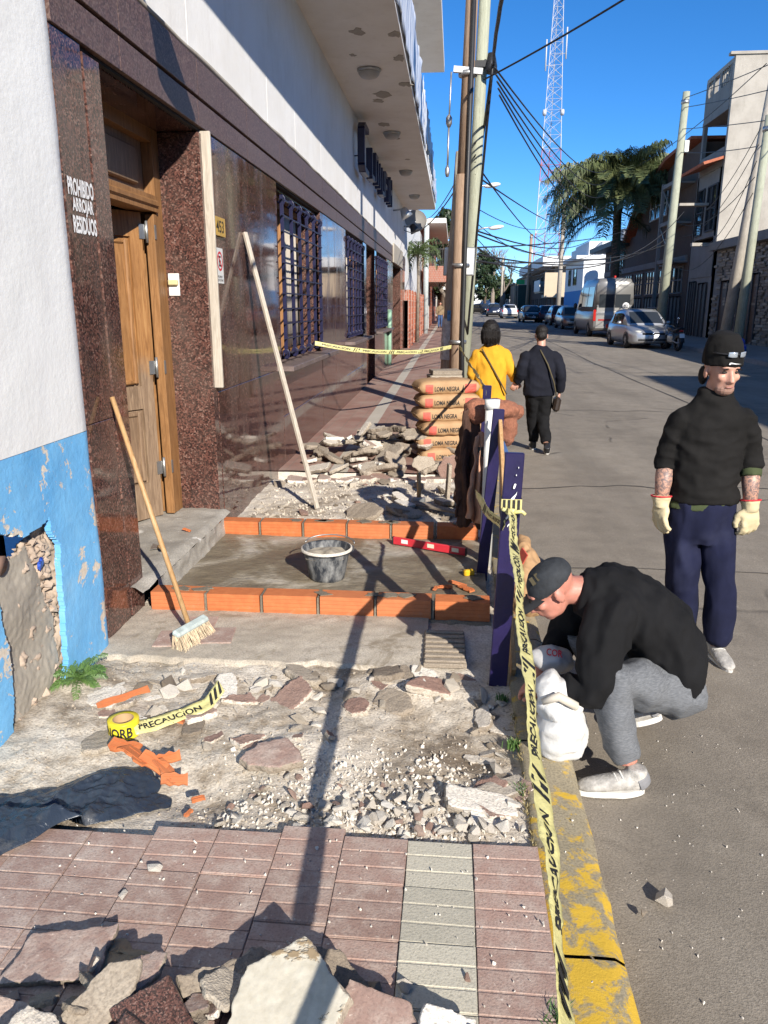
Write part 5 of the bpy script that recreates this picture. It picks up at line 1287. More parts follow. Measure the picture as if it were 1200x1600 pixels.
t = MB(); t.rbox((0,0.02,0.45),(0.26,0.42,0.36),ch=0.06); t.tube([(0.08,0.25,0.45),(0.14,0.0,0.3),(0.16,-0.75,0.36)],[0.03,0.035,0.05],8); part('engine', t, M['steel'], mo)
t = MB(); t.tube([(0.08,0.68,0.31),(0.07,0.45,0.95)],0.025,8); part('fork_leg', t, M['steel'], mo)
t = MB(); t.tube([(-0.08,0.68,0.31),(-0.07,0.45,0.95)],0.025,8); part('fork_leg', t, M['steel'], mo)
for s_ in (-1,1):
    t = MB(); t.tube([(s_*0.08,-0.62,0.31),(s_*0.1,-0.1,0.42)],0.025,6); part('swing_arm', t, M['steel'], mo)
t = MB(); t.tube([(-0.36,0.3,1.05),(-0.15,0.42,1.02),(0.15,0.42,1.02),(0.36,0.3,1.05)],0.016,8); hb = part('handlebar', t, M['black_plastic'], mo)
for s_ in (-1,1):
    t = MB(); t.tube([(s_*0.3,0.33,1.05),(s_*0.34,0.36,1.2)],0.008,5); t.ell((s_*0.36,0.36,1.24),(0.06,0.02,0.04),8); part('mirror', t, M['chrome'], hb)
t = MB(); t.ell((0,0.58,0.92),(0.1,0.09,0.1),12); part('headlight', t, M['headlamp'], mo)
t = MB(); t.rbox((0,-0.82,0.78),(0.16,0.06,0.07),ch=0.02); part('tail_light', t, M['taillamp'], mo)
t = MB(); t.rbox((0,-0.9,0.6),(0.2,0.012,0.17),(-0.3,0,0),0.003); part('number_plate', t, M['plate'], mo)
t = MB(); t.sheet(lambda u,v: (-0.08+0.16*u,-0.62-0.36*math.sin(0.3+1.2*v),0.31+0.36*math.cos(0.3+1.2*v)),4,8,0.01); part('mudguard', t, M['black_plastic'], mo)
bb = MB(); bb.ell((0,0,0.22),(0.35,0.3,0.26),14); bb.ell((0.1,0,0.45),(0.16,0.14,0.15),10)
gb = thing('rubbish_bag','bright blue rubbish bag at the foot of the green based pole','bag',(9.75,28.2,ZR+0.12+rise(28)))
part('bag', remesh(bb,0.04,'bag',simple('blue_bag',(0.02,0.09,0.5),0.3),2,0.05,6), None, gb)
def m_heap_pale():
    t = NT('stained_pale_slab'); v = t.co(); n = t.noise(v, 26, 6, 0.65); s_ = t.noise(v, 9, 5, 0.6, 0.4)
    c = t.ramp(n,[(0.3,(0.42,0.38,0.3)),(0.7,(0.56,0.52,0.43))])
    k = t.ramp(s_,[(0.61,(0,0,0)),(0.65,(1,1,1))])
    c = t.mix(k, c, (0.27,0.2,0.12)); t.bump(k, 0.6, 0.01); t.bump(n, 0.3, 0.006)
    return t.set(c, 0.9)
M['heap_pale'] = m_heap_pale(); M['rub_granite'] = m_granite('granite_scrap_fine', 3.0, 0.2)
# ------------------------------------------------------------------ building work: brick courses
def brick_mesh(L, D, Hh, name):
    p = []
    n = 5
    for k in range(n):                                   # ridged face towards the road end
        z0 = Hh*k/n; z1 = Hh*(k+1)/n
        p += [(-D/2, z0+0.001), (-D/2, z1-0.002), (-D/2+0.0018, z1-0.001)]
    p[0] = (-D/2+0.004, 0.0); p[-1] = (-D/2+0.004, Hh)
    back = [(-q[0], q[1]) for q in reversed(p)]
    t = MB(); t.prism(p+back, 0, -L/2, L/2); t.f = [q[::-1] for q in t.f]
    return t.mesh(name, M['orange'])
bkm = [brick_mesh(0.328,0.13,0.122,'brick'), brick_mesh(0.322,0.128,0.118,'brick')]
rk = random.Random(2)
def brick_row(lab, y, x0, n, step, last=1.0, z=-0.115):
    o = thing('brick_course', lab, 'brick course', ((x0+n*step/2), y, z))
    for k in range(n):
        b = part('brick', rk.choice(bkm), None, o)
        b.location = (x0+step*(k+0.5)-o.location.x, rk.uniform(-0.005,0.005), rk.uniform(-0.003,0.003)); b.rotation_euler = (rk.uniform(-0.01,0.01), rk.uniform(-0.008,0.008), rk.uniform(-0.012,0.012))
    t = MB()
    L = n*step
    def mj(u, v):
        a = PI*v; x = x0+L*u
        return (x, y-(0.075+0.025*nz(x*9,v*3,y)+0.012*nz(x*26,v*5))*math.cos(a)*1.0-0.01, z-0.03+0.04*math.sin(a)*(1+0.5*nz(x*13,v*4))+0.0)
    t.grid(mj, 140, 8); part('mortar_bedding', t, M['mortar_joint'], o, world=True)
    for k in range(1, n):
        t = MB(); t.rbox((x0+step*k, y+0.004, z+0.058), (0.014,0.122,0.112), jit=0.002); part('mortar_joint', t, M['mortar_joint'], o, world=True)
    for k in range(7):
        xx = x0+rk.uniform(0.1,L-0.1); t = MB(); m = 11
        t.prism([(xx+rk.uniform(0.02,0.08)*math.cos(2*PI*i/m), y+0.05*rk.uniform(0.3,1)*math.sin(2*PI*i/m)) for i in range(m)], 2, z+0.121, z+0.126); part('mortar_smear', t, M['mortar_joint'], o, world=True)
    return o
brick_row('nearer course of orange hollow bricks, between broom and post', 4.33, -1.815, 6, 0.346, z=-0.105)
brick_row('farther course of orange hollow bricks, behind the bucket', 5.86, -1.86, 6, 0.35, z=-0.082)
# ------------------------------------------------------------------ bucket
bk = thing('bucket','black plastic mortar bucket standing in the wet mortar','bucket',(-0.815,4.86,-0.08))
def m_bucket():
    t = NT('dusty_bucket'); v = t.co(scale=(1,1,0.35)); n = t.noise(v, 16, 6, 0.7)
    return t.set(t.mix(t.ramp(n,[(0.42,(0,0,0)),(0.66,(0.8,)*3)]), (0.022,0.026,0.035), (0.33,0.33,0.32)), 0.6)
M['bucket'] = m_bucket(); M['wet_mix'] = simple('wet_mix', (0.33,0.29,0.23), 0.7, var=0.2, bump=0.8, bscale=25)
t = MB(); t.lathe([(0.10,0.0),(0.112,0.0),(0.118,0.03),(0.15,0.225),(0.152,0.235),(0.166,0.238),(0.168,0.262),(0.158,0.264),(0.152,0.25),(0.12,0.06),(0.10,0.03)],(0,0,0),36); part('body', t, M['bucket'], bk)
t = MB(); t.lathe([(0.159,0.2665),(0.168,0.2635),(0.1695,0.247)],(0,0,0),36,cap=False); part('rim_mortar', t, M['rub_pale'], bk)
t = MB(); t.grid(lambda u, v: ((0.148*v)*math.cos(2*PI*u), (0.148*v)*math.sin(2*PI*u), 0.205+0.03*nz(math.cos(2*PI*u)*v*2.5,math.sin(2*PI*u)*v*2.5)+0.025*(1-v)), 32, 8); part('mortar', t, M['wet_mix'], bk)
t = MB(); t.tube([(0.166*math.cos(a), 0.03+0.166*math.sin(a)*0.5+0.10, 0.25+0.04*math.sin(a)) for a in [PI*i/16 for i in range(17)]],0.005,6); part('handle', t, M['steel'], bk)
for s_ in (-1,1):
    t = MB(); t.rbox((s_*0.163,0.05,0.235),(0.02,0.05,0.04),ch=0.005); part('handle_lug', t, M['bucket'], bk)
for ch in bk.children: ch.scale = (1.02,1.02,0.84)
# spirit level
lv_ = thing('spirit_level','red spirit level lying against the far brick course','level',(-0.15,5.52,-0.07),-0.42)
M['red_tool'] = simple('red_tool', (0.55,0.03,0.045), 0.35, var=0.15)
t = MB(); t.rbox((0,0,0.03),(0.6,0.024,0.058),ch=0.004); part('body', t, M['red_tool'], lv_)
for x in (-0.2,0.02,0.22):
    t = MB(); t.rbox((x,-0.0125,0.035),(0.055,0.003,0.03)); part('vial', t, simple('vial',(0.7,0.65,0.5),0.2) if x > 0 else M['white_plastic'], lv_)
for x in (-0.303,0.303):
    t = MB(); t.rbox((x,0,0.03),(0.008,0.028,0.062),ch=0.002); part('end_cap', t, M['black_plastic'], lv_)
tp = thing('tape_measure','small yellow tape measure on mortar near the navy posts','tape measure',(0.14,4.98,-0.075),0.4)
t = MB(); t.rbox((0,0,0.022),(0.075,0.04,0.045),ch=0.01); part('case', t, simple('yellow_case',(0.7,0.42,0.02),0.4), tp)
t = MB(); t.rbox((0.05,0.0,0.006),(0.05,0.02,0.004)); part('blade', t, M['steel'], tp)
# broom
bo = thing('broom','wooden broom leaning on granite beside the doorway','broom',(-1.42,3.86,-0.11))
t = MB(); t.tube([(-1.845,4.06,1.22),(-1.64,3.965,0.6),(-1.435,3.87,-0.02)],[0.0135,0.0145,0.0145],10); part('handle', t, M['handle_wood'], bo, world=True)
dv = Vector((0.34,0.94,0)).normalized(); sv_ = Vector((dv.y,-dv.x,0)); c0 = Vector((-1.42,3.86,-0.02))
t = MB(); Mx = Matrix((sv_, dv, Vector((0,0,1)))).transposed(); q = MB(); q.rbox((0,0,0),(0.055,0.27,0.035),(0,0.35,0),0.012); t._add([Mx@Vector(p)+c0 for p in q.v], q.f); part('head_block', t, simple('broom_block',(0.42,0.48,0.46),0.7,var=0.25,scale=20), bo, world=True)
M['bristle'] = simple('bristle', (0.5,0.4,0.27), 0.9, var=0.4, scale=40)
t = MB(); rr = random.Random(17)
for i in range(420):
    a = rr.uniform(-0.13,0.13); b = rr.uniform(-0.024,0.024)
    p0 = c0+dv*a+sv_*b+Vector((0,0,-0.012)); p1 = c0+dv*(a*1.12+rr.uniform(-0.01,0.01))+sv_*(b*1.9+0.03+rr.uniform(-0.012,0.012))+Vector((0,0,-0.092+rr.uniform(-0.006,0.012)))
    t.tube([p0,p1],0.0016,3,cap=False)
br_ = part('bristles', t, M['bristle'], bo, world=True); br_['kind'] = 'stuff'
# leaning stake
t = MB(); t.beam((-1.205,6.72,-0.09),(-1.865,7.09,2.33),0.042,0.028,ch=0.003); single('wooden_stake', t, M['pale_wood'], 'pale wooden stake leaning against the granite wall', 'stake')

# ------------------------------------------------------------------ rubble
def chunk(seed, sx, sy, sz, n=12, m='rub_pale'):
    rr = random.Random(seed); bm = bmesh.new()
    for _ in range(n):
        p = Vector((rr.uniform(-1,1),rr.uniform(-1,1),rr.uniform(-1,1)))
        k = max(abs(p.x),abs(p.y),abs(p.z)); p = p*(rr.uniform(0.75,1)/k)
        bm.verts.new((p.x*sx,p.y*sy,p.z*sz))
    bmesh.ops.convex_hull(bm, input=bm.verts)
    bmesh.ops.delete(bm, geom=[v for v in bm.verts if not v.link_faces], context='VERTS')
    me = bpy.data.meshes.new('chunk'); bm.to_mesh(me); bm.free()
    me.materials.append(M[m]); return me
def slab_mesh(seed, w, l, th, mtop, mside):
    """broken piece of paving slab: irregular outline, face and broken edge of different colour"""
    rr = random.Random(seed); n = rr.choice((5,6,7)); pts = []
    for k in range(n):
        a = 2*PI*(k+rr.uniform(-0.25,0.25))/n; c, s_ = math.cos(a), math.sin(a); q = 1/max(abs(c),abs(s_))*rr.uniform(0.72,1.0)
        pts.append((c*q*w/2, s_*q*l/2))
    mb = MB(); vs = []; m = len(pts)
    fine = []
    for k in range(m):
        a = Vector(pts[k]); b = Vector(pts[(k+1)%m])
        for j in range(3):
            p = a+(b-a)*j/3; fine.append((p.x+rr.uniform(-0.006,0.006), p.y+rr.uniform(-0.006,0.006)))
    m = len(fine)
    for zz, s_ in ((0,0.93),(th*0.5,1.0),(th,0.985)):
        for p in fine: vs.append((p[0]*s_+rr.uniform(-0.004,0.004), p[1]*s_+rr.uniform(-0.004,0.004), zz+rr.uniform(-0.003,0.003)))
    fs = [tuple(range(m))[::-1]]
    for r_ in range(2):
        for k in range(m): fs.append((r_*m+k, r_*m+(k+1)%m, (r_+1)*m+(k+1)%m, (r_+1)*m+k))
    mb._add(vs, fs); mb.mi = 1; mb._add([vs[2*m+k] for k in range(m)], [tuple(range(m))])
    return crumble(mb.mesh('slab', [M[mside], M[mtop]]), max(0.0065, w*0.03), 0.006)
CH = {k: [chunk(100*i+j, *sz, m=k) for j, sz in enumerate(((1,0.8,0.5),(1,0.6,0.4),(0.9,0.9,0.6),(1,0.7,0.75),(1,0.5,0.35),(1,0.85,0.3)))] for i, k in enumerate(('rub_pale','rub_grey','rub_red'))}
SLM = {}
for i, (mt, ms) in enumerate((('rub_grey','rub_grey'),('rub_red','rub_pale'),('rub_pale','rub_grey'),('tile_red','rub_grey'))):
    SLM[i] = [slab_mesh(300+10*i+j, w, l, th, mt, ms) for j, (w, l, th) in enumerate(((0.3,0.22,0.04),(0.22,0.2,0.045),(0.36,0.2,0.05),(0.18,0.16,0.035),(0.26,0.12,0.04)))]
def put(me, name, loc, rot, sc, lab, cat, grp):
    o = bpy.data.objects.new(name, me); COL.objects.link(o); o.location = loc; o.rotation_euler = rot
    o.scale = (sc,sc,sc) if isinstance(sc, (int,float)) else sc
    return tag(o, lab, cat, grp)
rr = random.Random(44)
# heap of broken slabs before the cement bags
for k in range(66):
    x = rr.triangular(-1.75,0.1,-0.7); y = rr.uniform(8.1,9.5)
    hh = 0.36*math.exp(-((x+0.75)/0.8)**2)*math.exp(-((y-8.95)/0.5)**2)
    z = ZS+0.01+hh*rr.uniform(0.1,1.0)
    put(rr.choice(SLM[rr.choice((0,0,0,1,2))]), 'broken_slab', (x,y,z), (rr.gauss(0,0.22)+(0.25 if y < 8.7 else -0.1), rr.gauss(0,0.25), rr.uniform(0,6.28)), rr.uniform(0.8,1.45), 'broken grey paving slab in the heap before the cement bags', 'broken slab', 'slabs in the heap before the cement bags')
for k, (x,y,z,rx,ry,rz,s_,i) in enumerate(((-0.3,8.25,0.02,1.0,0.1,0.2,1.0,0),(-0.02,8.1,0.02,1.2,-0.1,-0.15,1.35,1),(-0.62,8.3,0.05,1.0,0.5,0.7,1.0,0),(-1.5,9.35,0.12,0.3,0.2,1.0,1.1,2),(-1.0,8.9,0.3,0.2,-0.9,0.4,0.9,2))):
    put(SLM[i][k % 5], 'upright_slab', (x,y,z), (rx,ry,rz), s_, ['pale slab standing upright at right end of the heap','reddish slab propped upright beside the jacket','grey slab leaning at the front of the heap','pale slab tipped up at left end of heap','narrow slab sticking up at the top of heap'][k], 'broken slab', None)
# debris between the far course and the heap
for k in range(70):
    x = rr.uniform(-1.8,0.2); y = rr.uniform(6.0,8.05)
    if x < -0.9 and rr.random() < 0.5: continue
    s_ = rr.choice((0.03,0.04,0.05,0.07)); kind = rr.choice(('rub_pale','rub_pale','rub_grey','rub_red'))
    put(rr.choice(CH[kind]), 'rubble_piece', (x,y,zg(x,y)+s_*0.25), (rr.uniform(-0.4,0.4),rr.uniform(-0.4,0.4),rr.uniform(0,6.28)), s_, 'small rubble piece behind the far brick course', 'rubble', 'rubble pieces behind the far bricks')
for k in range(12):
    x = rr.uniform(-0.75,0.15); y = rr.uniform(6.4,7.6)
    put(rr.choice(SLM[rr.choice((0,2))]), 'flat_slab', (x,y,zg(x,y)+0.005+0.02*rr.random()), (rr.gauss(0,0.15),rr.gauss(0,0.15),rr.uniform(0,6.28)), rr.uniform(0.8,1.4), 'flat slab piece in shade behind the far bricks', 'broken slab', 'flat slabs behind the far bricks')
for k in range(14):
    x = -1.62+0.125*k; t = 0
    put(SLM[1][k % 5], 'edge_slab', (x+rr.uniform(-0.03,0.03),7.95+rr.uniform(-0.08,0.05),-0.12+rr.uniform(0,0.02)), (rr.gauss(0,0.08),rr.gauss(0,0.08),rr.uniform(0,6.28)), rr.uniform(0.8,1.2), 'broken slab along the torn edge of the intact pavement', 'broken slab', 'slabs along the torn pavement edge')
t = MB(); t.tube([(-0.29,7.0,-0.05),(-0.295,7.02,0.2)],0.02,10); o = thing('club_hammer','hammer with upright wooden handle in the shaded rubble','hammer',(-0.29,7.0,-0.1)); part('handle', t, M['handle_wood'], o, world=True)
t = MB(); t.rbox((-0.29,7.0,-0.055),(0.12,0.05,0.05),ch=0.008); part('head', t, M['steel'], o, world=True)
t = MB(); t.beam((-0.35,6.95,-0.07),(0.08,6.55,-0.05),0.09,0.02,ch=0.003); single('timber_offcut', t, M['rub_grey'], 'short grey board lying in rubble below the hammer', 'board')
t = MB(); t.rbox((0.0,7.05,0.1),(0.03,0.4,0.42),(0.0,0.12,0.5),0.004); t.rbox((0.1,6.8,0.05),(0.26,0.03,0.34),(0.1,0,0.2),0.004); 
t = MB(); t.rbox((-0.02,6.95,0.1),(0.03,0.1,0.4),(0,0.05,0.2),0.004); single('grey_board', t, M['rub_grey'], 'narrow grey board standing upright beside brown jacket', 'board')
# flat broken tiles and stones in the dug up ground in front
for k in range(120):
    if k < 62: x = rr.uniform(-1.62,-0.55); y = rr.triangular(2.75,3.62,3.35)
    elif k < 95: x = rr.uniform(-0.55,0.25); y = rr.uniform(3.2,3.6)
    else: x = rr.uniform(0.12,0.32); y = rr.uniform(2.35,3.5)
    if rr.random() < 0.5:
        put(rr.choice(SLM[rr.choice((0,2,2,1))]), 'flat_stone', (x,y,zg(x,y)-0.018+0.012*rr.random()), (rr.gauss(0,0.14),rr.gauss(0,0.14),rr.uniform(0,6.28)), rr.uniform(0.35,0.9), 'flat broken tile piece in the dug-up ground', 'broken tile', 'flat tile pieces in the dug-up ground')
    else:
        s_ = rr.choice((0.02,0.028,0.035,0.05))
        put(rr.choice(CH[rr.choice(('rub_pale','rub_pale','rub_grey'))]), 'loose_stone', (x,y,zg(x,y)+s_*0.25), (rr.uniform(-0.5,0.5),rr.uniform(-0.5,0.5),rr.uniform(0,6.28)), s_, 'loose pale stone in the dug-up ground', 'stone', 'loose stones in the dug-up ground')
put(SLM[3][0], 'red_tile_piece', (-0.70,2.74,-0.112), (0.08,-0.05,0.5), 1.0, 'broken dusty red tile lying alone in the dirt', 'broken tile', None)
put(SLM[1][4], 'red_tile_chip', (-0.5,2.93,-0.1), (0.5,0.2,2.0), 0.45, 'small red tile chip standing in the dirt', 'broken tile', None)
put(CH['rub_pale'][1], 'white_chip', (-0.93,2.05,ZT+0.012), (0.1,0.1,0.4), 0.03, 'white stone chip lying on the red tiles', 'stone', None)
put(CH['rub_pale'][4], 'white_chip', (-0.99,1.93,ZT+0.01), (0.1,0.1,1.4), 0.02, 'smaller white chip on the red tiles nearer the heap', 'stone', None)
put(CH['rub_pale'][3], 'road_stone', (0.735,2.20,ZR+0.012), (0.1,0.1,0.4), 0.035, 'pale angular stone lying on the road', 'stone', None)
put(CH['rub_grey'][3], 'road_stone', (0.655,2.13,ZR+0.008), (0.1,0.1,0.4), 0.014, 'tiny brown stone beside the pale road stone', 'stone', None)
# crushed white rubble strip, nearest pieces one by one
for k in range(150):
    x = rr.triangular(-0.9,0.3,0.12); y = rr.triangular(2.3,2.75,2.36)
    s_ = rr.choice((0.016,0.02,0.026,0.034)) if y < 2.55 else rr.choice((0.012,0.018))
    put(rr.choice(CH[rr.choice(('rub_pale','rub_pale','rub_pale','rub_pale','rub_red'))]), 'crushed_stone', (x,y,zg(x,y)+s_*0.35+0.008*rr.random()), (rr.uniform(-0.7,0.7),rr.uniform(-0.7,0.7),rr.uniform(0,6.28)), s_, 'white crushed rubble stone along the edge of the red tiles', 'stone', 'crushed stones by the red tiles')
def gravel(n, fn, smin, smax, name, m, seed):
    r2 = random.Random(seed); mb = MB()
    base = [[tuple(v.co) for v in c.vertices] for c in CH['rub_pale']]; bf = [[tuple(p.vertices) for p in c.polygons] for c in CH['rub_pale']]
    for _ in range(n):
        x, y, z = fn(r2); s_ = r2.uniform(smin, smax)*(0.5+r2.random()); i = r2.randrange(len(base))
        Mm = Euler((r2.uniform(0,6),r2.uniform(0,6),r2.uniform(0,6))).to_matrix()
        mb._add([Mm@(Vector(p)*s_)+Vector((x,y,z+s_*0.3)) for p in base[i]], bf[i])
    o = struct(name, mb, M[m], 'stuff'); o['label'] = name.replace('_',' ')
def gf1(r2):
    x = r2.triangular(-1.0,0.3,-0.1); y = r2.triangular(2.27,3.0,2.33); return x, y, zg(x,y)
def gf2(r2):
    x = r2.uniform(-1.75,0.32); y = r2.uniform(2.3,3.6); return x, y, zg(x,y)
def gf3(r2):
    x = r2.uniform(-1.8,0.25); y = r2.uniform(5.95,8.05); return x, y, zg(x,y)
gravel(1500, gf1, 0.003, 0.011, 'white_crushed_gravel', 'rub_pale', 1)
gravel(1800, gf2, 0.002, 0.007, 'earth_gravel', 'rub_grey', 2)
gravel(1500, gf3, 0.005, 0.016, 'debris_gravel', 'rub_pale', 3)
gravel(200, lambda r2: (r2.uniform(-1.3,0.32), r2.uniform(1.3,2.25), ZT+0.003), 0.002, 0.006, 'grit_on_tiles', 'rub_pale', 4)
gravel(160, lambda r2: (lambda x, y: (x, y, (ZK+0.004 if x < 0.5 else road_z(x,y)+0.001)))(r2.uniform(0.34,1.5), r2.uniform(1.3,3.4)), 0.002, 0.005, 'grit_on_road', 'rub_pale', 5)
# near heap at the photographer's feet
def poly_slab(pts, th, mt, ms, seed):
    """slab with a given outline (metres), roughened broken edges"""
    r2 = random.Random(seed); fine = []; n = len(pts)
    for k in range(n):
        a_ = Vector(pts[k]); b_ = Vector(pts[(k+1) % n]); m_ = max(2, int((b_-a_).length/0.025))
        for j in range(m_):
            p = a_+(b_-a_)*j/m_; fine.append((p.x+r2.uniform(-0.003,0.003), p.y+r2.uniform(-0.003,0.003)))
    mb = MB(); m_ = len(fine); vs = []
    cx = sum(p[0] for p in fine)/m_; cy = sum(p[1] for p in fine)/m_
    for zz, s_ in ((0,0.95),(th*0.3,1.0),(th*0.75,0.99),(th,0.975)):
        for p in fine: vs.append((cx+(p[0]-cx)*s_+r2.uniform(-0.003,0.003), cy+(p[1]-cy)*s_+r2.uniform(-0.003,0.003), zz+(r2.uniform(-0.002,0.002) if zz < th else 0.0)))
    fs = [tuple(range(m_))[::-1]]
    for r_ in range(3):
        for k in range(m_): fs.append((r_*m_+k, r_*m_+(k+1)%m_, (r_+1)*m_+(k+1)%m_, (r_+1)*m_+k))
    mb._add(vs, fs); mb.mi = 1
    inner = [(cx+(vs[3*m_+k][0]-cx)*0.5, cy+(vs[3*m_+k][1]-cy)*0.5, th) for k in range(m_)]
    mb._add([vs[3*m_+k] for k in range(m_)]+inner+[(cx,cy,th)], [(k,(k+1)%m_,m_+(k+1)%m_,m_+k) for k in range(m_)]+[(m_+k,m_+(k+1)%m_,2*m_) for k in range(m_)])
    return crumble(mb.mesh('slab', [M[ms], M[mt]]), 0.0048, 0.0035 if ms != 'rub_granite' else 0.001)
big = poly_slab([(-0.15,-0.12),(0.09,-0.13),(0.155,0.0),(0.03,0.14),(-0.11,0.07)], 0.06, 'heap_pale', 'rub_grey', 1)
heap = [  # left pieces picked in darker grey and red, partly standing in for cast shade
 (big, (-0.375,1.545,-0.03), (0.42,-0.1,0.0), 1.08, 'pale_slab', 'large pale concrete slab with mortar stains on top of near heap'),
 (poly_slab([(-0.13,-0.07),(0.11,-0.08),(0.13,0.04),(-0.08,0.08)],0.03,'rub_granite','rub_granite',2), (-0.68,1.46,-0.03), (0.28,0.2,-0.6), 1.0, 'granite_offcut', 'polished red granite offcut in the near heap'),
 (poly_slab([(-0.09,-0.08),(0.07,-0.09),(0.09,0.07),(-0.05,0.09)],0.03,'rub_granite','rub_granite',3), (-0.75,1.37,-0.045), (0.35,0.1,-0.3), 1.0, 'granite_offcut', 'second granite offcut below the first in near heap'),
 (poly_slab([(-0.05,-0.18),(0.05,-0.15),(0.06,0.1),(0.01,0.18),(-0.05,0.12)],0.03,'rub_grey','rub_grey',4), (-0.88,1.46,-0.03), (0.35,0.35,-0.45), 1.0, 'long_slab', 'long grey slab splinter leaning at left of near heap'),
 (poly_slab([(-0.15,-0.08),(0.12,-0.1),(0.15,0.07),(-0.1,0.08)],0.022,'tile_red','rub_grey',5), (-1.06,1.68,-0.07), (0.1,-0.05,0.2), 1.0, 'tile_piece', 'ribbed pinkish tile piece at left of near heap'),
 (poly_slab([(-0.12,-0.15),(0.1,-0.14),(0.12,0.05),(0.0,0.16),(-0.1,0.1)],0.04,'tile_red','rub_grey',6), (-0.15,1.47,-0.06), (0.35,-0.15,0.5), 1.0, 'tile_piece', 'dusty red tile piece right of the pale slab'),
 (poly_slab([(-0.09,-0.07),(0.08,-0.08),(0.09,0.06),(-0.04,0.08)],0.035,'rub_pale','rub_pale',7), (0.0,1.49,-0.05), (0.3,0.25,0.1), 1.0, 'pale_chunk', 'pale broken tile at right end of near heap'),
 (poly_slab([(-0.07,-0.07),(0.07,-0.05),(0.04,0.08)],0.04,'tile_red','rub_red',8), (0.11,1.43,-0.06), (0.3,-0.3,0.6), 1.0, 'tile_piece', 'small red tile wedge at right end of near heap'),
 (poly_slab([(-0.12,-0.09),(0.12,-0.1),(0.1,0.08),(-0.05,0.11)],0.03,'rub_red','rub_grey',9), (0.06,1.32,-0.07), (0.1,0.1,0.3), 1.0, 'tile_piece', 'reddish slab at bottom right of near heap'),
 (slab_mesh(909,0.2,0.16,0.05,'rub_grey','rub_grey'), (-0.52,1.66,-0.08), (0.3,0.2,0.9), 1.0, 'dark_slab', 'dark slab in shade behind the pale slab'),
 (slab_mesh(919,0.16,0.12,0.06,'rub_grey','rub_grey'), (-0.62,1.60,-0.08), (0.5,0.1,0.3), 1.0, 'dark_slab', 'dark lump in shade between granite and pale slab'),
 (poly_slab([(-0.14,-0.1),(0.12,-0.12),(0.14,0.06),(-0.1,0.12)],0.03,'rub_red','rub_grey',10), (-1.02,1.40,-0.07), (0.25,0.2,0.2), 1.0, 'dark_slab', 'reddish slab toned dark like shade at left of near heap'),
 (slab_mesh(911,0.2,0.2,0.08,'rub_pale','rub_pale'), (-0.96,1.36,-0.02), (0.2,-0.1,1.2), 0.75, 'pale_chunk', 'pale lump at bottom left of near heap'),
 (poly_slab([(-0.13,-0.1),(0.12,-0.12),(0.14,0.09),(-0.1,0.1)],0.03,'tile_red','rub_grey',11), (-0.25,1.36,-0.07), (0.2,-0.2,1.2), 1.0, 'tile_piece', 'red tile piece below the pale slab'),
 (slab_mesh(913,0.2,0.22,0.05,'rub_grey','rub_grey'), (-0.27,1.66,-0.07), (0.35,0.3,0.4), 0.8, 'dark_slab', 'dark grey slab right behind the pale slab'),
 (slab_mesh(914,0.28,0.22,0.05,'rub_grey','rub_grey'), (-0.58,1.3,-0.07), (0,0.2,0.4), 1.0, 'dark_slab', 'grey slab at bottom of near heap'),
 (slab_mesh(915,0.3,0.26,0.05,'rub_red','rub_grey'), (-1.2,1.3,-0.07), (0.2,0.1,0.9), 1.1, 'dark_slab', 'reddish slab in the bottom left corner'),
 (slab_mesh(916,0.3,0.26,0.05,'tile_red','rub_grey'), (-0.15,1.24,-0.07), (0.2,0.1,0.2), 1.1, 'tile_piece', 'red tile piece at the bottom edge'),
]
for me, loc, rot, sc, nm, lab in heap: put(me, nm, loc, rot, sc, lab, 'broken slab', None)
for k in range(34):
    x = rr.triangular(-1.3,0.1,-0.75); y = rr.uniform(1.28,1.66)
    if abs(x+0.375) < 0.16: continue
    put(rr.choice(SLM[rr.choice((0,0,1,3))]), 'slab_fragment', (x,y,-0.075+0.06*rr.random()), (rr.gauss(0.15,0.4),rr.gauss(0,0.4),rr.uniform(0,6)), rr.uniform(0.35,0.6), 'angular slab fragment wedged in the near heap', 'broken slab', 'slab fragments of the near heap')
for k in range(40):
    x = rr.uniform(-1.3,0.2); y = rr.uniform(1.3,1.72); s_ = rr.choice((0.015,0.025,0.035))
    put(rr.choice(CH[rr.choice(('rub_pale','rub_grey','rub_red'))]), 'heap_stone', (x,y,ZT+s_*0.4), (rr.uniform(-1,1),rr.uniform(-1,1),rr.uniform(0,6)), s_, 'small rubble stone between slabs of the near heap', 'stone', 'small stones of the near heap')
# mortar lumps on the pale slab
# dried mortar patch on the tiles
t = MB(); n = 22; rq = random.Random(6)
t.grid(lambda u, v: (-0.93+0.17*v*math.cos(2*PI*u)*(0.7+0.5*nz(math.cos(2*PI*u)*2,math.sin(2*PI*u)*2))+0.0, 1.70+0.1*v*math.sin(2*PI*u)*(0.7+0.5*nz(math.cos(2*PI*u)*2,5+math.sin(2*PI*u)*2)), ZT+0.004+0.02*(1-v*v)+0.006*nz(u*12,v*5)), 26, 7); single('mortar_splat', t, simple('dried_mortar',(0.36,0.26,0.16),0.9,var=0.3,bump=0.6), 'dried mortar splat on the red tiles by the near heap', 'mortar')

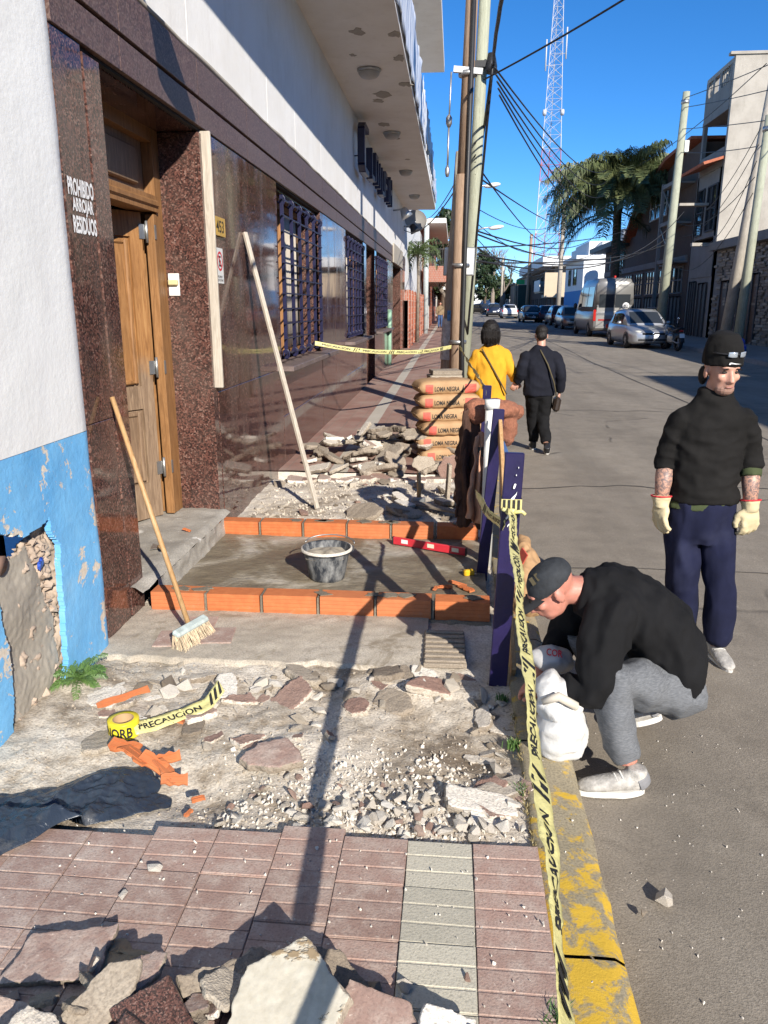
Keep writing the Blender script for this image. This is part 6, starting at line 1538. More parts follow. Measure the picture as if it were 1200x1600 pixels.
# ------------------------------------------------------------------ cement bags
M['kraft'] = (lambda t: (t.bump(t.noise(t.co(),9,5,0.6),0.4,0.02), t.set(t.ramp(t.noise(t.co(),5,5),[(0.3,(0.34,0.2,0.095)),(0.7,(0.45,0.28,0.145))]),0.75))[1])(NT('kraft_paper'))
M['bag_red'] = simple('bag_red', (0.55,0.1,0.07), 0.7, var=0.2, scale=14)
BL, BD, BH = 0.72, 0.42, 0.178
def bag_pt(u, v, sd=0.0):
    """u along length -1..1, v angle"""
    e = (1-abs(u)**5)**0.5 if abs(u) < 1 else 0.0
    c, s_ = math.cos(v), math.sin(v); pw = 0.42
    yy = math.copysign(abs(c)**pw, c)*BD/2*(0.8+0.2*e); zz = math.copysign(abs(s_)**0.6, s_)*BH/2*(0.15+0.85*e)
    w = 0.006*nz(u*5+sd, yy*12, zz*14)+0.003*nz(u*16+sd, yy*30, zz*30)
    return Vector((u*BL/2, yy+w*1.2, zz+w+BH/2))
def side_y(x, z, sd):
    """front (-Y) surface of the bag at local x, z"""
    best = None
    u = x/(BL/2)
    lo, hi = PI*0.5, PI*1.5
    for k in range(41):
        p = bag_pt(u, lo+(hi-lo)*k/40, sd)
        if best is None or abs(p.z-z) < best[0]: best = (abs(p.z-z), p.y)
    return best[1]
def cement_bag(lab, loc, rz, sd, tiltx=0.0):
    o = thing('cement_bag', lab, 'cement bag', loc, rz, 'stacked cement bags')
    t = MB(); t.grid(lambda a, b: bag_pt(-1+2*a, 2*PI*b, sd), 36, 28); part('sack', t, M['kraft'], o)
    for s_ in (-1,1):
        t = MB(); t.rbox((s_*BL/2,0,BH/2),(0.02,BD*0.74,0.014),(0,0,0),0.004,0.002); part('sewn_end', t, M['kraft'], o)
    def printed(mb, x0, z0, m, nm):
        t2 = MB()
        t2._add([(p[0]+x0, side_y(p[0]+x0, p[1]+z0, sd)-0.0035, p[1]+z0) for p in mb.v], mb.f); part(nm, t2, m, o)
    def rect(w, h):
        q = MB(); q.grid(lambda a, b: (w*a, h*b, 0), 5, 5); return q
    printed(rect(0.085,0.1), -0.295, 0.026, M['bag_red'], 'red_square')
    printed(text_mb('LOMA NEGRA',0.052,0.29,bold=0.022), -0.19, 0.05, M['black_print'], 'lettering')
    printed(rect(0.14,0.105), 0.165, 0.024, M['bag_red'], 'red_block')
    wd = MB(); wd._add([(0,0,0),(0.035,0,0),(0.035,0.09,0)],[(0,1,2)]); printed(wd, 0.115, 0.032, M['black_print'], 'black_wedge')
    return o
for k in range(6):
    cement_bag(['lowest','second lowest','third lowest','third from top','second from top','topmost'][k]+' LOMA NEGRA cement bag in the stack by the pole', (-0.06+(0.02,-0.015,0.03,-0.03,0.0,-0.02,0.01)[k], 8.95+(0,0.02,-0.01,0.01,0,0.02,0)[k], ZS+0.005+0.154*k), 0.26+(0.03,-0.02,0.04,0.0,-0.03,0.05,0.08)[k], k*3.1)
# slab stack behind the bags
for k in range(16):
    t = MB(); t.rbox((0,0,0.03),(0.36+rr.uniform(-0.02,0.04),0.3,0.055),ch=0.006,jit=0.006,rnd=rr)
    single('stacked_slab', t, M['rub_grey'], 'grey slab in the neat stack behind the cement bags', 'slab', 'slabs stacked behind the cement bags', (-0.1+rr.uniform(-0.02,0.02),9.75+rr.uniform(-0.02,0.02),ZS+0.062*k), rr.uniform(0.1,0.3))
# opened bag by the kerb
ob = thing('open_cement_bag','crumpled open cement bag leaning on kerb behind crouching man','cement bag',(0.46,4.55,-0.1))
t = MB(); t.ell((0,0,0.17),(0.1,0.22,0.2),16,(0.3,0.1,0)); t.ell((0.02,-0.1,0.08),(0.12,0.15,0.11),12); t.ell((0,0.08,0.33),(0.05,0.13,0.09),12)
part('sack', remesh(t,0.008,'sack',M['kraft'],1,0.016,20,3.3,aniso=(1,1,0.6)), None, ob)
for (x,y,z,w,h) in ((0.0,-0.1,0.36,0.07,0.07),(0.05,-0.16,0.25,0.09,0.04),(-0.02,-0.2,0.17,0.08,0.03)):
    t = MB(); t.rbox((x-0.02,y-0.03,z),(0.008,w,h),(0.4,0.2,0.5)); part('red_print', t, M['bag_red'], ob)

# ------------------------------------------------------------------ barrier posts, jacket, pipe
def post(lab, x0, x1, y, z1, w, d, scuff=False):
    o = thing('barrier_post', lab, 'post', (x0,y,ZD), 0, 'navy barrier posts')
    t = MB(); t.beam((x0,y,ZD-0.05),(x1,y+0.02,z1),w,d,up=(0,1,0),ch=0.004); part('plank', t, M['navy'], o, world=True)
    if scuff:
        rq = random.Random(5)
        for (dx, z, w_, h_, a) in ((0.0,0.83,0.02,0.09,0.5),(0.008,0.9,0.016,0.03,0.2),(0.012,0.95,0.006,0.008,0),(0.02,0.985,0.005,0.008,0),(-0.008,0.76,0.018,0.05,0.6),(0.0,0.72,0.012,0.04,0.7)):
            t = MB(); n = 9; xx = x0+(x1-x0)*(z-ZD)/(z1-ZD)+dx
            t.prism([(xx+math.cos(a)*w_*0.5*math.cos(2*PI*k/n)*rq.uniform(0.5,1)+math.sin(a)*h_*0.5*math.sin(2*PI*k/n), z+h_*0.5*math.sin(2*PI*k/n)*rq.uniform(0.6,1)) for k in range(n)],1,y-d/2-0.003+0.02*(z-ZD)/(z1-ZD),y-d/2+0.004); part('paint_splash', t, M['white_print'], o, world=True)
    return o
post('nearest navy post, with white paint splashes and tape knot', 0.255, 0.292, 3.5, 1.05, 0.088, 0.03, True)
post('middle navy post, in front of the white pipe', 0.225, 0.305, 5.05, 1.05, 0.075, 0.035)
post('farthest navy post, topped behind the white pipe', 0.26, 0.29, 6.5, 1.06, 0.07, 0.035)
o = thing('barrier_brace','bare timber plank sloping between the navy posts','plank',(0.32,4.3,ZK))
t = MB(); t.beam((0.315,5.12,0.97),(0.335,3.55,-0.08),0.024,0.1,up=(0,0.4,1),ch=0.003); part('plank', t, M['handle_wood'], o, world=True)
t = MB(); t.prism([(5.0,0.75),(5.75,0.75),(5.5,0.25),(4.7,0.2)],0,0.36,0.385); single('blue_board', t, simple('blue_board',(0.05,0.17,0.42),0.5), 'light blue board edge behind the middle navy post', 'board')
pp = thing('white_pipe','white plastic pipe with cap standing behind the middle post','pipe',(0.262,5.3,ZK))
t = MB(); t.tube([(0.262,5.3,-0.1),(0.272,5.3,1.03)],0.045,18); part('tube', t, M['white_plastic'], pp, world=True)
t = MB(); t.tube([(0.272,5.3,1.02),(0.273,5.3,1.085)],0.052,18); part('cap', t, M['white_plastic'], pp, world=True)
M['jacket'] = simple('brown_cloth', (0.06,0.027,0.017), 0.85, var=0.35, scale=12, bump=0.3, bscale=150)
M['lining'] = simple('tan_lining', (0.5,0.27,0.17), 0.85, var=0.15, scale=12, bump=0.2, bscale=120)
M['fleece'] = simple('fleece', (0.3,0.12,0.07), 0.95, var=0.3, scale=60, bump=1.0, bscale=120)
jk = thing('hanging_jacket','brown jacket with tan lining draped over the barrier posts','jacket',(0.2,5.5,0.2))
def jf(u, v, seed, x0, w, ztop, zbot, y0=5.42):
    f_ = 0.045*math.sin(u*13+seed+2.0*nz(v*1.5,seed))*(0.15+v)+0.03*nz(u*5,v*4,seed)+0.012*nz(u*14,v*9,seed)
    hem = 0.07*nz(u*4,seed)*v-0.10*(u-0.5)*v
    return Vector((x0-w*0.5+w*u*(0.5+0.55*v)+0.05*(1-v)+0.02*nz(v*5,u*2,seed), y0+f_+0.1*u, ztop+(zbot-ztop)*v+hem-0.06*abs(u-0.5)*(1-v)))
t = MB(); t.sheet(lambda u,v: jf(u,v,1.0,0.14,0.2,1.02,0.16), 50, 40, 0.012); part('body', t, M['jacket'], jk, world=True)
t = MB(); t.sheet(lambda u,v: jf(u,v,4.0,0.19,0.15,0.86,0.2,5.3), 36, 34, 0.008); part('lining', t, M['lining'], jk, world=True)
t = MB(); t.tube([(0.13,5.52,0.92),(0.09,5.5,0.7),(0.08,5.48,0.45),(0.1,5.46,0.15)],[0.04,0.042,0.04,0.03],12); part('sleeve', remesh(t,0.012,'sleeve',M['jacket'],1,0.03,14,4.0,off=jk.location), None, jk)
t = MB(); t.rbox((0.2,5.335,0.72),(0.09,0.012,0.06),(0.1,0.2,0)); part('pocket_tag', t, M['black_plastic'], jk, world=True)
t = MB(); t.ell((0.3,5.6,0.98),(0.19,0.12,0.07),14); t.ell((0.40,5.65,0.86),(0.075,0.1,0.16),14); t.ell((0.475,5.7,0.95),(0.055,0.07,0.05),12); t.ell((0.17,5.5,0.98),(0.09,0.1,0.09),12)
me = remesh(t,0.014,'fleece_hood',M['fleece'],2,0.012,22,2.0,off=jk.location); part('fleece_hood', me, None, jk)

# ------------------------------------------------------------------ caution tape
M['tape'] = simple('caution_yellow', (0.6,0.55,0.24), 0.35, var=0.12, scale=3, bump=0.6, bscale=30)
M['tape_bright'] = simple('roll_yellow', (0.75,0.6,0.03), 0.35, var=0.1)
def ribbon(nm, lab, pts, widths, w, text=True, s0=0.0, m='tape', flip=False, lw=0.42):
    """pts along the tape, widths: direction of its width at each point"""
    pts = [Vector(p) for p in pts]; wd = [Vector(q).normalized() for q in widths]
    S = [0]; 
    for a, b in zip(pts[:-1], pts[1:]): S.append(S[-1]+(b-a).length)
    L = S[-1]
    def at(s_, t_):
        s_ = max(0, min(L-1e-6, s_)); i = max(k for k in range(len(S)) if S[k] <= s_); i = min(i, len(pts)-2)
        f = (s_-S[i])/(S[i+1]-S[i]); p = pts[i].lerp(pts[i+1], f); q = wd[i].lerp(wd[i+1], f).normalized()
        d = (pts[i+1]-pts[i]).normalized(); nr = d.cross(q).normalized()
        crv = 0.006*math.sin(s_*9+t_*2)+0.007*nz(s_*16,t_*2.5)+0.003*nz(s_*50,t_*4)
        return p+q*(t_-0.5)*w+nr*crv, nr
    o = thing(nm, lab, 'tape', (pts[0]+pts[-1])/2, 0, None)
    n = max(20, int(L/0.018))
    t = MB(); t.sheet(lambda u,v: at(u*L, v)[0], n, 5, 0.0008); part('strip', t, M[m], o, world=True)
    if text:
        s_ = s0
        while s_ < L-lw-0.02:
            tm_ = text_mb('PRECAUCION', 0.46, lw, bold=0.03)
            for sg in (1,-1):
                vs = []; t = MB()
                for p in tm_.v:
                    x = s_+p[0] if (sg > 0) != flip else s_+lw-p[0]
                    q, nr = at(x, 0.27+p[1] if not flip else 0.73-p[1]); vs.append(q+nr*(0.0015 if sg > 0 else -0.0023))
                t._add(vs, tm_.f); part('printed_word', t, M['black_print'], o, world=True)
            for k in range(3):
                for sg in (1,-1):
                    c = []; t = MB()
                    for a, b in ((0,0.12),(0.018,0.12),(0.04,0.88),(0.022,0.88)):
                        q, nr = at(s_+lw+0.04+k*0.035+a, b); c.append(q+nr*(0.0015 if sg > 0 else -0.0023))
                    t.quad(*c); part('printed_bar', t, M['black_print'], o, world=True)
            s_ += lw+0.19
    return o
def curve(pts, n=14):
    pts = [Vector(p) for p in pts]; out = []
    for i in range(len(pts)-1):
        p0, p1, p2, p3 = pts[max(0,i-1)], pts[i], pts[i+1], pts[min(len(pts)-1,i+2)]
        for k in range(n):
            t_ = k/n; out.append(0.5*((2*p1)+(-p0+p2)*t_+(2*p0-5*p1+4*p2-p3)*t_*t_+(-p0+3*p1-3*p2+p3)*t_**3))
    out.append(pts[-1]); return out
pts = curve([(0.283,3.46,0.785),(0.25,2.55,0.727),(0.227,1.87,0.68),(0.213,1.31,0.638),(0.206,0.99,0.6),(0.2,0.5,0.57),(0.19,-0.4,0.5)], 8)
nn = len(pts)
ribbon('caution_tape', 'yellow PRECAUCION tape stretching from near post towards camera', pts, [(lambda c: Vector((c,0.0,-math.sqrt(1-c*c))))(max(0.5,min(0.8,(0.7 if i < 15 else max(0.58,0.7-0.02*(i-15)))+0.04*math.sin(i*0.4)))) for i in range(nn)], 0.056, True, 0.05, flip=True, lw=0.3)
pts = curve([(-1.84,10.35,1.22),(-1.2,10.75,1.1),(-0.5,11.5,1.05),(-0.03,12.36,1.08)],10)
ribbon('caution_tape', 'yellow tape strung from window grille to the street pole', pts, [Vector((0.0,0.25,1)) for _ in pts], 0.06, True, 0.1)
pts = curve([(0.1,12.36,1.08),(0.2,10.5,0.98),(0.28,8.5,0.95),(0.28,6.5,1.0)],8)
ribbon('caution_tape', 'thin twisted tape from the pole to the farthest navy post', pts, [Vector((0.3*math.sin(i),0.1,1)) for i in range(len(pts))], 0.045, False)
pts = curve([(0.25,3.47,0.715),(0.2,3.9,0.66),(0.15,4.4,0.64)],8)
ribbon('caution_tape', 'short loose tape end tied between the posts', pts, [Vector((0.1,0.2,1)) for _ in pts], 0.05, True, 0.02)
kn = thing('tape_knot','yellow tape wrapped and knotted around the nearest navy post','tape',(0.285,3.5,0.75))
t = MB(); c = [(0.237,3.475),(0.331,3.475),(0.331,3.53),(0.237,3.53),(0.237,3.475)]
for (a, b) in zip(c[:-1], c[1:]): t.quad((a[0],a[1]+0.0,0.785),(b[0],b[1],0.785),(b[0],b[1],0.84),(a[0],a[1],0.84))
part('wrap', t, M['tape'], kn, world=True)
for k in range(4):
    q = MB(); q.rbox((0.25+0.022*k,3.473,0.812),(0.012,0.002,0.05)); part('printed_bar', q, M['black_print'], kn, world=True)
t = MB(); t.ell((0.283,3.465,0.782),(0.028,0.018,0.018),10); t.tube([(0.283,3.46,0.78),(0.33,3.45,0.79),(0.345,3.45,0.775)],0.01,6); t.tube([(0.283,3.46,0.78),(0.24,3.45,0.80)],0.01,6); part('knot', t, M['tape'], kn, world=True)
rl = thing('tape_roll','yellow caution tape roll lying on the dug-up ground','tape roll',(-1.40,2.90,-0.115))
t = MB(); t.lathe([(0.045,0.0),(0.066,0.0),(0.067,0.004),(0.067,0.072),(0.066,0.075),(0.045,0.075)],(0,0,0),32,cap=False); part('roll', t, M['tape_bright'], rl)
t = MB(); t.lathe([(0.045,0.0),(0.045,0.075),(0.041,0.075),(0.041,0.0)],(0,0,0),28,cap=False); part('cardboard_core', t, simple('cardboard',(0.42,0.27,0.14),0.8), rl)
tm_ = text_mb('NORB',0.05,0.13,bold=0.03); q = MB()
q._add([(0.0685*math.sin((p[0]-0.065)/0.0685), -0.0685*math.cos((p[0]-0.065)/0.0685), 0.012+p[1]) for p in tm_.v], tm_.f)
part('print', q, M['black_print'], rl)
pts = curve([(-1.345,2.87,-0.07),(-1.29,2.93,-0.085),(-1.2,3.02,-0.085),(-1.1,3.10,-0.07),(-1.07,3.16,-0.045),(-1.05,3.2,-0.02)],8)
ribbon('tape_tail', 'loose PRECAUCION tape tail unrolled among the rubble', pts, [Vector((-0.55,0.6,0.35)) for _ in pts], 0.072, True, 0.02, lw=0.3)

# ------------------------------------------------------------------ black plastic bag and brick shards
def bagtop(u, v):
    c = Vector((-1.86,2.02,0)).lerp(Vector((-1.13,2.60,0)), u); d = Vector((0.73,0.58,0)).normalized(); nn_ = Vector((-d.y,d.x,0))
    hw = (0.2+0.05*math.sin(u*5+1))*(1 if u < 0.9 else 1-(u-0.9)*3); s_ = v*2-1
    p = c+nn_*(s_*hw+0.03*nz(u*6,v*3)) + d*0.05*nz(v*4,u*2,3)
    e = max(0, 1-abs(s_)**4)*max(0, 1-abs(2*u-1)**8)
    la = p.x*0.78+p.y*0.62; lb = -p.x*0.62+p.y*0.78; w = 0.022*nz(la*3,lb*4,1)+0.012*(1-2.6*abs(nz(la*4,lb*8,2)))+0.010*(1-2.6*abs(nz(la*10-lb*7,lb*9+la*3,5)))+0.004*(1-2.6*abs(nz(la*24+lb*9,lb*26,7)))
    gz = (zg(p.x,p.y) if p.y > 2.28 else ZT+0.008)
    return Vector((p.x, p.y, max(gz+0.004, gz + 0.012 + e*(0.02+w))))
t = MB(); t.sheet(bagtop, 200, 100, 0.002)
def m_film():
    t_ = NT('black_film'); v_ = t_.co(); t_.bump(t_.noise(v_,14,6,0.6,1.0),0.5,0.02)
    return t_.set(t_.mix(t_.ramp(t_.noise(v_,7,6,0.7),[(0.58,(0,0,0)),(0.75,(0.5,)*3)]), (0.028,0.038,0.056), (0.2,0.19,0.17)), 0.27)
single('plastic_bag', t, m_film(), 'crumpled black plastic sheet lying over red tiles at left', 'plastic bag')
def shard(lab, loc, rot, L, W, seed):
    r2 = random.Random(seed); t_ = MB(); n = 6; pts = []
    top = [(-L/2+L*k/n, W/2*r2.uniform(0.5,1)) for k in range(n+1)]; bot = [(-L/2+L*k/n, -W/2*r2.uniform(0.5,1)) for k in range(n,-1,-1)]
    t_.prism(top+bot, 2, 0, 0.009)
    for k in (-0.25,0.15): t_.prism([(-0.4*L,k*W),(0.35*L,k*W),(0.35*L,k*W+0.006),(-0.4*L,k*W+0.006)],2,0.009,0.012)
    o = single('brick_shard', t_, M['orange'], lab, 'brick shard', 'orange brick shards', loc); o.rotation_euler = rot
shard('long orange brick shard lying behind the tape roll', (-1.50,3.13,-0.07), (0.3,-0.1,0.62), 0.24, 0.05, 1)
for k, (x, y, z, rx, ry, rz, L, W) in enumerate(((-1.27,2.62,0.0,0.3,0.1,-0.2,0.13,0.07),(-1.2,2.56,0.0,-0.3,0.2,-0.5,0.14,0.08),(-1.12,2.54,-0.01,0.4,0.3,-0.3,0.12,0.07),(-1.06,2.51,-0.03,-0.3,0.3,-0.7,0.14,0.07),(-1.02,2.48,-0.04,0.5,0.2,0.4,0.1,0.06),(-1.1,2.6,-0.03,0.6,0,0.5,0.12,0.05),(-0.92,2.45,-0.1,0.1,0,0.5,0.05,0.03))):
    shard('orange brick shard in the cluster on the black plastic', (x,y,z), (rx,ry,rz), L, W, 10+k)
for k, (x, y, L) in enumerate(((-0.95,2.42,0.04),(-1.22,3.02,0.09),(-1.17,3.05,0.07),(-1.12,3.22,0.06),(-0.02,4.72,0.1),(0.06,4.78,0.12),(0.12,4.7,0.12),(-0.08,4.68,0.06),(-1.3,6.05,0.06),(-0.9,6.1,0.08),(-0.6,6.08,0.09),(-1.93,5.3,0.06))):
    z = zg(x,y) if not 4.4 < y < 5.8 else zm(x,y)
    shard('small orange brick shard on ground near the brick courses' if y > 4 else 'small orange brick shard among the dug-up stones', (x,y,z+0.012 if x > -1.9 else 0.1), (rr.uniform(-0.3,0.3),rr.uniform(-0.3,0.3),rr.uniform(0,6)), L, L*0.5, 40+k)
# trowel on the step
tr = thing('trowel','small steel trowel lying on the concrete door step','trowel',(-1.98,4.85,0.1),0.6)
t = MB(); t.prism([(-0.05,0),(0.05,0),(0.0,0.13)],2,0.0,0.003); part('blade', t, M['steel'], tr)
t = MB(); t.tube([(0,0,0.002),(0,-0.03,0.03),(0,-0.12,0.04)],[0.005,0.005,0.012],8); part('handle', t, M['handle_wood'], tr)

# ------------------------------------------------------------------ weeds
def blade_tuft(t_, x, y, z, n, h, seed, spread=0.5):
    r2 = random.Random(seed)
    for _ in range(n):
        a = r2.uniform(0,2*PI); hh = h*r2.uniform(0.5,1.1); b = Vector((x+r2.gauss(0,h*0.25),y+r2.gauss(0,h*0.25),z)); d = Vector((math.cos(a),math.sin(a),0))*hh*spread*r2.random()
        s_ = Vector((-math.sin(a),math.cos(a),0))*0.0025; m_ = b+d*0.4+Vector((0,0,hh*0.6)); e = b+d*1.2+Vector((0,0,hh*0.85))
        t_._add([b-s_, b+s_, m_+s_, m_-s_, e], [(0,1,2,3),(3,2,4)])
def thin_frond(L, az, el, droop, seed):
    t_ = frond(L*20, az, el, droop, seed, 0.75, 22, 0.075); t_.v = [(p[0]/20, p[1]/20, p[2]/20) for p in t_.v]; return t_
fe = thing('fern','small green fern growing at the foot of the blue wall','fern',(-1.80,3.30,-0.08))
for k in range(20):
    part('fern_leaf', thin_frond(0.2*random.Random(k).uniform(0.6,1.05), 0.5+2.4*k, 1.15-0.05*k, 1.2, 500+k), M['leaf_weed'], fe)
for lab, x, y, n, h, sd in (('green grass tuft beside the kerb at bottom',0.31,1.62,150,0.07,1),('small weed by kerb beside the crushed rubble',0.3,2.62,90,0.05,2),('weed by kerb near the white sack',0.29,2.95,90,0.05,3),('thin weed patch at kerb by nearest post',0.27,3.35,60,0.05,4)):
    t = MB(); blade_tuft(t, 0,0,0, n, h, sd); single('weed', t, M['leaf_weed'], lab, 'weed', 'weeds along the kerb', (x,y,ZK-0.03))
t = MB()
for k in range(60): 
    y = 1.3+1.9*random.Random(k+900).random(); blade_tuft(t, 0.315+0.01*nz(y*3,1), y, ZK-0.015, 5, 0.03, 700+k, 1.2)
struct('dry_grass', t, m_leaf('dry_grass',(0.2,0.16,0.07),(0.34,0.27,0.13)), 'stuff')['label'] = 'dry grass along the kerb joint'
# ------------------------------------------------------------------ people
def m_skin(name, col):
    t = NT(name); v = t.co(); n = t.noise(v, 14, 4); f = t.noise(v, 160, 3)
    t.bump(f, 0.12, 0.003)
    return t.set(t.ramp(n,[(0.35,tuple(c*0.8 for c in col)),(0.65,col)]), 0.5, Subsurface_Weight=0.08)
def m_cloth(name, col, var=0.25, weave=260, rough=0.9, fade=None, scale=5):
    t = NT(name); v = t.co(); n = t.noise(v, scale, 5, 0.6); w = t.noise(v, weave, 2)
    c = t.ramp(n,[(0.3,tuple(x*(1-var) for x in col)),(0.7,tuple(min(1,x*(1+var)) for x in col))])
    if fade: c = t.mix(t.ramp(t.noise(v, 3.2, 4),[(0.52,(0,0,0)),(0.72,(0.7,)*3)]), c, fade)
    t.bump(w, 0.35, 0.003)
    return t.set(c, rough, Specular_IOR_Level=0.2)
M['stubble'] = m_skin('stubbled_skin', (0.36,0.21,0.16)); M['lip'] = m_skin('lip', (0.36,0.14,0.12)); M['skin'] = m_skin('skin', (0.56,0.3,0.22)); M['skin_red'] = m_skin('ruddy_skin', (0.52,0.22,0.16))
M['hair'] = (lambda t: (lambda n: (t.bump(n, 0.9, 0.008), t.set(t.ramp(n,[(0.3,(0.004,0.003,0.003)),(0.62,(0.012,0.009,0.008)),(0.75,(0.03,0.022,0.018))]), 0.55, Specular_IOR_Level=0.3))[1])(t.noise(t.co(scale=(1,1,0.12)), 130, 4, 0.6, 0.4)))(NT('black_hair'))
M['knit'] = m_cloth('black_knit', (0.0105,0.0098,0.0095), 0.35, 120); M['black_cloth'] = m_cloth('black_cotton', (0.0085,0.0085,0.0095), 0.3)
M['green_shirt'] = m_cloth('green_shirt', (0.06,0.075,0.035)); M['navy_jogger'] = m_cloth('navy_jogger', (0.010,0.012,0.034), 0.3, fade=(0.032,0.036,0.072))
M['grey_melange'] = (lambda t: (t.bump(t.noise(t.co(),300,2),0.3,0.003), t.set(t.ramp(t.noise(t.co(scale=(1,1,6)),60,3),[(0.3,(0.085,0.09,0.098)),(0.7,(0.17,0.177,0.19))]),0.9))[1])(NT('grey_melange'))
M['mustard'] = m_cloth('mustard_knit', (0.62,0.31,0.025), 0.15); M['leather_glove'] = m_cloth('pale_leather', (0.62,0.52,0.32), 0.15, 90, 0.7)
M['shoe_grey'] = simple('grey_trainer', (0.4,0.38,0.35), 0.7, var=0.4, scale=26, bump=0.4, bscale=90); M['shoe_white'] = simple('sole_white', (0.66,0.64,0.6), 0.6)
M['eye'] = simple('eye_dark', (0.02,0.015,0.012), 0.7); M['strap'] = m_cloth('olive_strap', (0.09,0.075,0.045)); M['tattoo'] = None
def m_tattoo():
    t = NT('tattooed_skin'); v = t.co(); n = t.noise(v, 32, 6, 0.65, 2.5)
    return t.set(t.mix(t.ramp(n,[(0.47,(0,0,0)),(0.53,(0.75,)*3)]), (0.5,0.28,0.2), (0.1,0.09,0.1)), 0.5)
M['tattoo'] = m_tattoo()
def rings(mb, secs, n=18):
    """loft through (centre, a-vector, b-vector) ellipses"""
    vs = []; fs = []
    for (c, a, b) in secs:
        c, a, b = Vector(c), Vector(a), Vector(b)
        for j in range(n):
            t = 2*PI*j/n; vs.append(c+a*math.cos(t)+b*math.sin(t))
    for i in range(len(secs)-1):
        for j in range(n): fs.append((i*n+j, i*n+(j+1)%n, (i+1)*n+(j+1)%n, (i+1)*n+j))
    fs.append(tuple(range(n))[::-1]); fs.append(tuple(range((len(secs)-1)*n, len(secs)*n)))
    mb.smooth = True; mb._add(vs, fs); return mb
def sleeve(t, pts, rad, n=16):
    """sleeve with a rounded shoulder cap"""
    t.ell(pts[0], (rad[0],)*3, 16); t.tube(pts, rad, n)
def add_local(mb, sub, M4): mb._add([M4@Vector(p) for p in sub.v], sub.f)
def head_mb(male=True):
    h = MB()
    h.ell((0,0.018,0.035),(0.074,0.095,0.088),18); h.ell((0,-0.028,-0.028),(0.06,0.07,0.088),16); h.ell((0,-0.062,-0.092),(0.028,0.028,0.024),12)
    h.ell((0,-0.045,-0.07),(0.052,0.05,0.04),12); h.ell((0,-0.082,0.028),(0.052,0.02,0.014),12)
    for s_ in (-1,1):
        h.ell((s_*0.04,-0.072,-0.02),(0.022,0.022,0.02),10); h.ell((s_*0.076,0.012,-0.012),(0.01,0.024,0.034),10,(0.1,0,s_*0.3)); h.ell((s_*0.014,-0.1,-0.037),(0.01,0.012,0.009),8)
    h.tube([(0,-0.088,0.02),(0,-0.104,-0.012),(0,-0.118,-0.036),(0,-0.096,-0.042)],[0.011,0.012,0.015,0.012],8)
    h.ell((0,-0.094,-0.06),(0.024,0.012,0.008),10); h.ell((0,-0.091,-0.073),(0.021,0.012,0.008),10)
    return h
def eyes(par, M4, brow=True, nm='eyes'):
    for s_ in (-1,1):
        t = MB(); q = MB(); q.ell((s_*0.031,-0.0855,0.006),(0.014,0.008,0.006),10); add_local(t, q, M4); part('eye', t, M['eye'], par)
        if brow:
            t = MB(); q = MB(); q.rbox((s_*0.033,-0.098,0.024),(0.034,0.008,0.007),(0,s_*0.15,s_*-0.25),0.002); add_local(t, q, M4); part('eyebrow', t, M['hair'], par)
def hand_mb(curl=0.5, thumb=1, s=1.0, thick=1.0):
    """hand hanging along -Z from the wrist at the origin, palm towards +Y, thumb on thumb*X side"""
    h = MB(); h.ell((0,0.004,-0.045),(0.04*thick,0.019*thick,0.05),14); h.ell((0,0.0,-0.012),(0.028*thick,0.02*thick,0.03),10)
    for k, (x, L) in enumerate(((0.030,0.068),(0.011,0.078),(-0.009,0.073),(-0.028,0.056))):
        x *= thumb*(1.12 if thick > 1 else 1); p = Vector((x,0.002,-0.082)); pts = [Vector((x*0.9,0.002,-0.06)), p]; a = 0.15
        for seg in (0.42,0.32,0.26):
            a += curl*(0.9 if seg < 0.4 else 0.55); p = p+Vector((x*0.06,math.sin(a),-math.cos(a)))*L*seg; pts.append(p.copy())
        h.tube(pts,[0.0095*thick,0.0098*thick,0.009*thick,0.0083*thick,0.007*thick],8)
    h.tube([(thumb*0.022,0.004,-0.022),(thumb*0.05,0.018,-0.045),(thumb*0.056,0.026,-0.072),(thumb*0.05,0.034,-0.094)],[0.014*thick,0.0125*thick,0.011*thick,0.009*thick],8)
    if s != 1: h.v = [(p[0]*s,p[1]*s,p[2]*s) for p in h.v]
    return h
def align(o, d, palm):
    """matrix that sends local -Z to d and +Y towards palm, at o"""
    z = -Vector(d).normalized(); y = Vector(palm); y = (y-z*y.dot(z)).normalized(); x = y.cross(z)
    m = Matrix((x,y,z)).transposed().to_4x4(); m.translation = Vector(o); return m
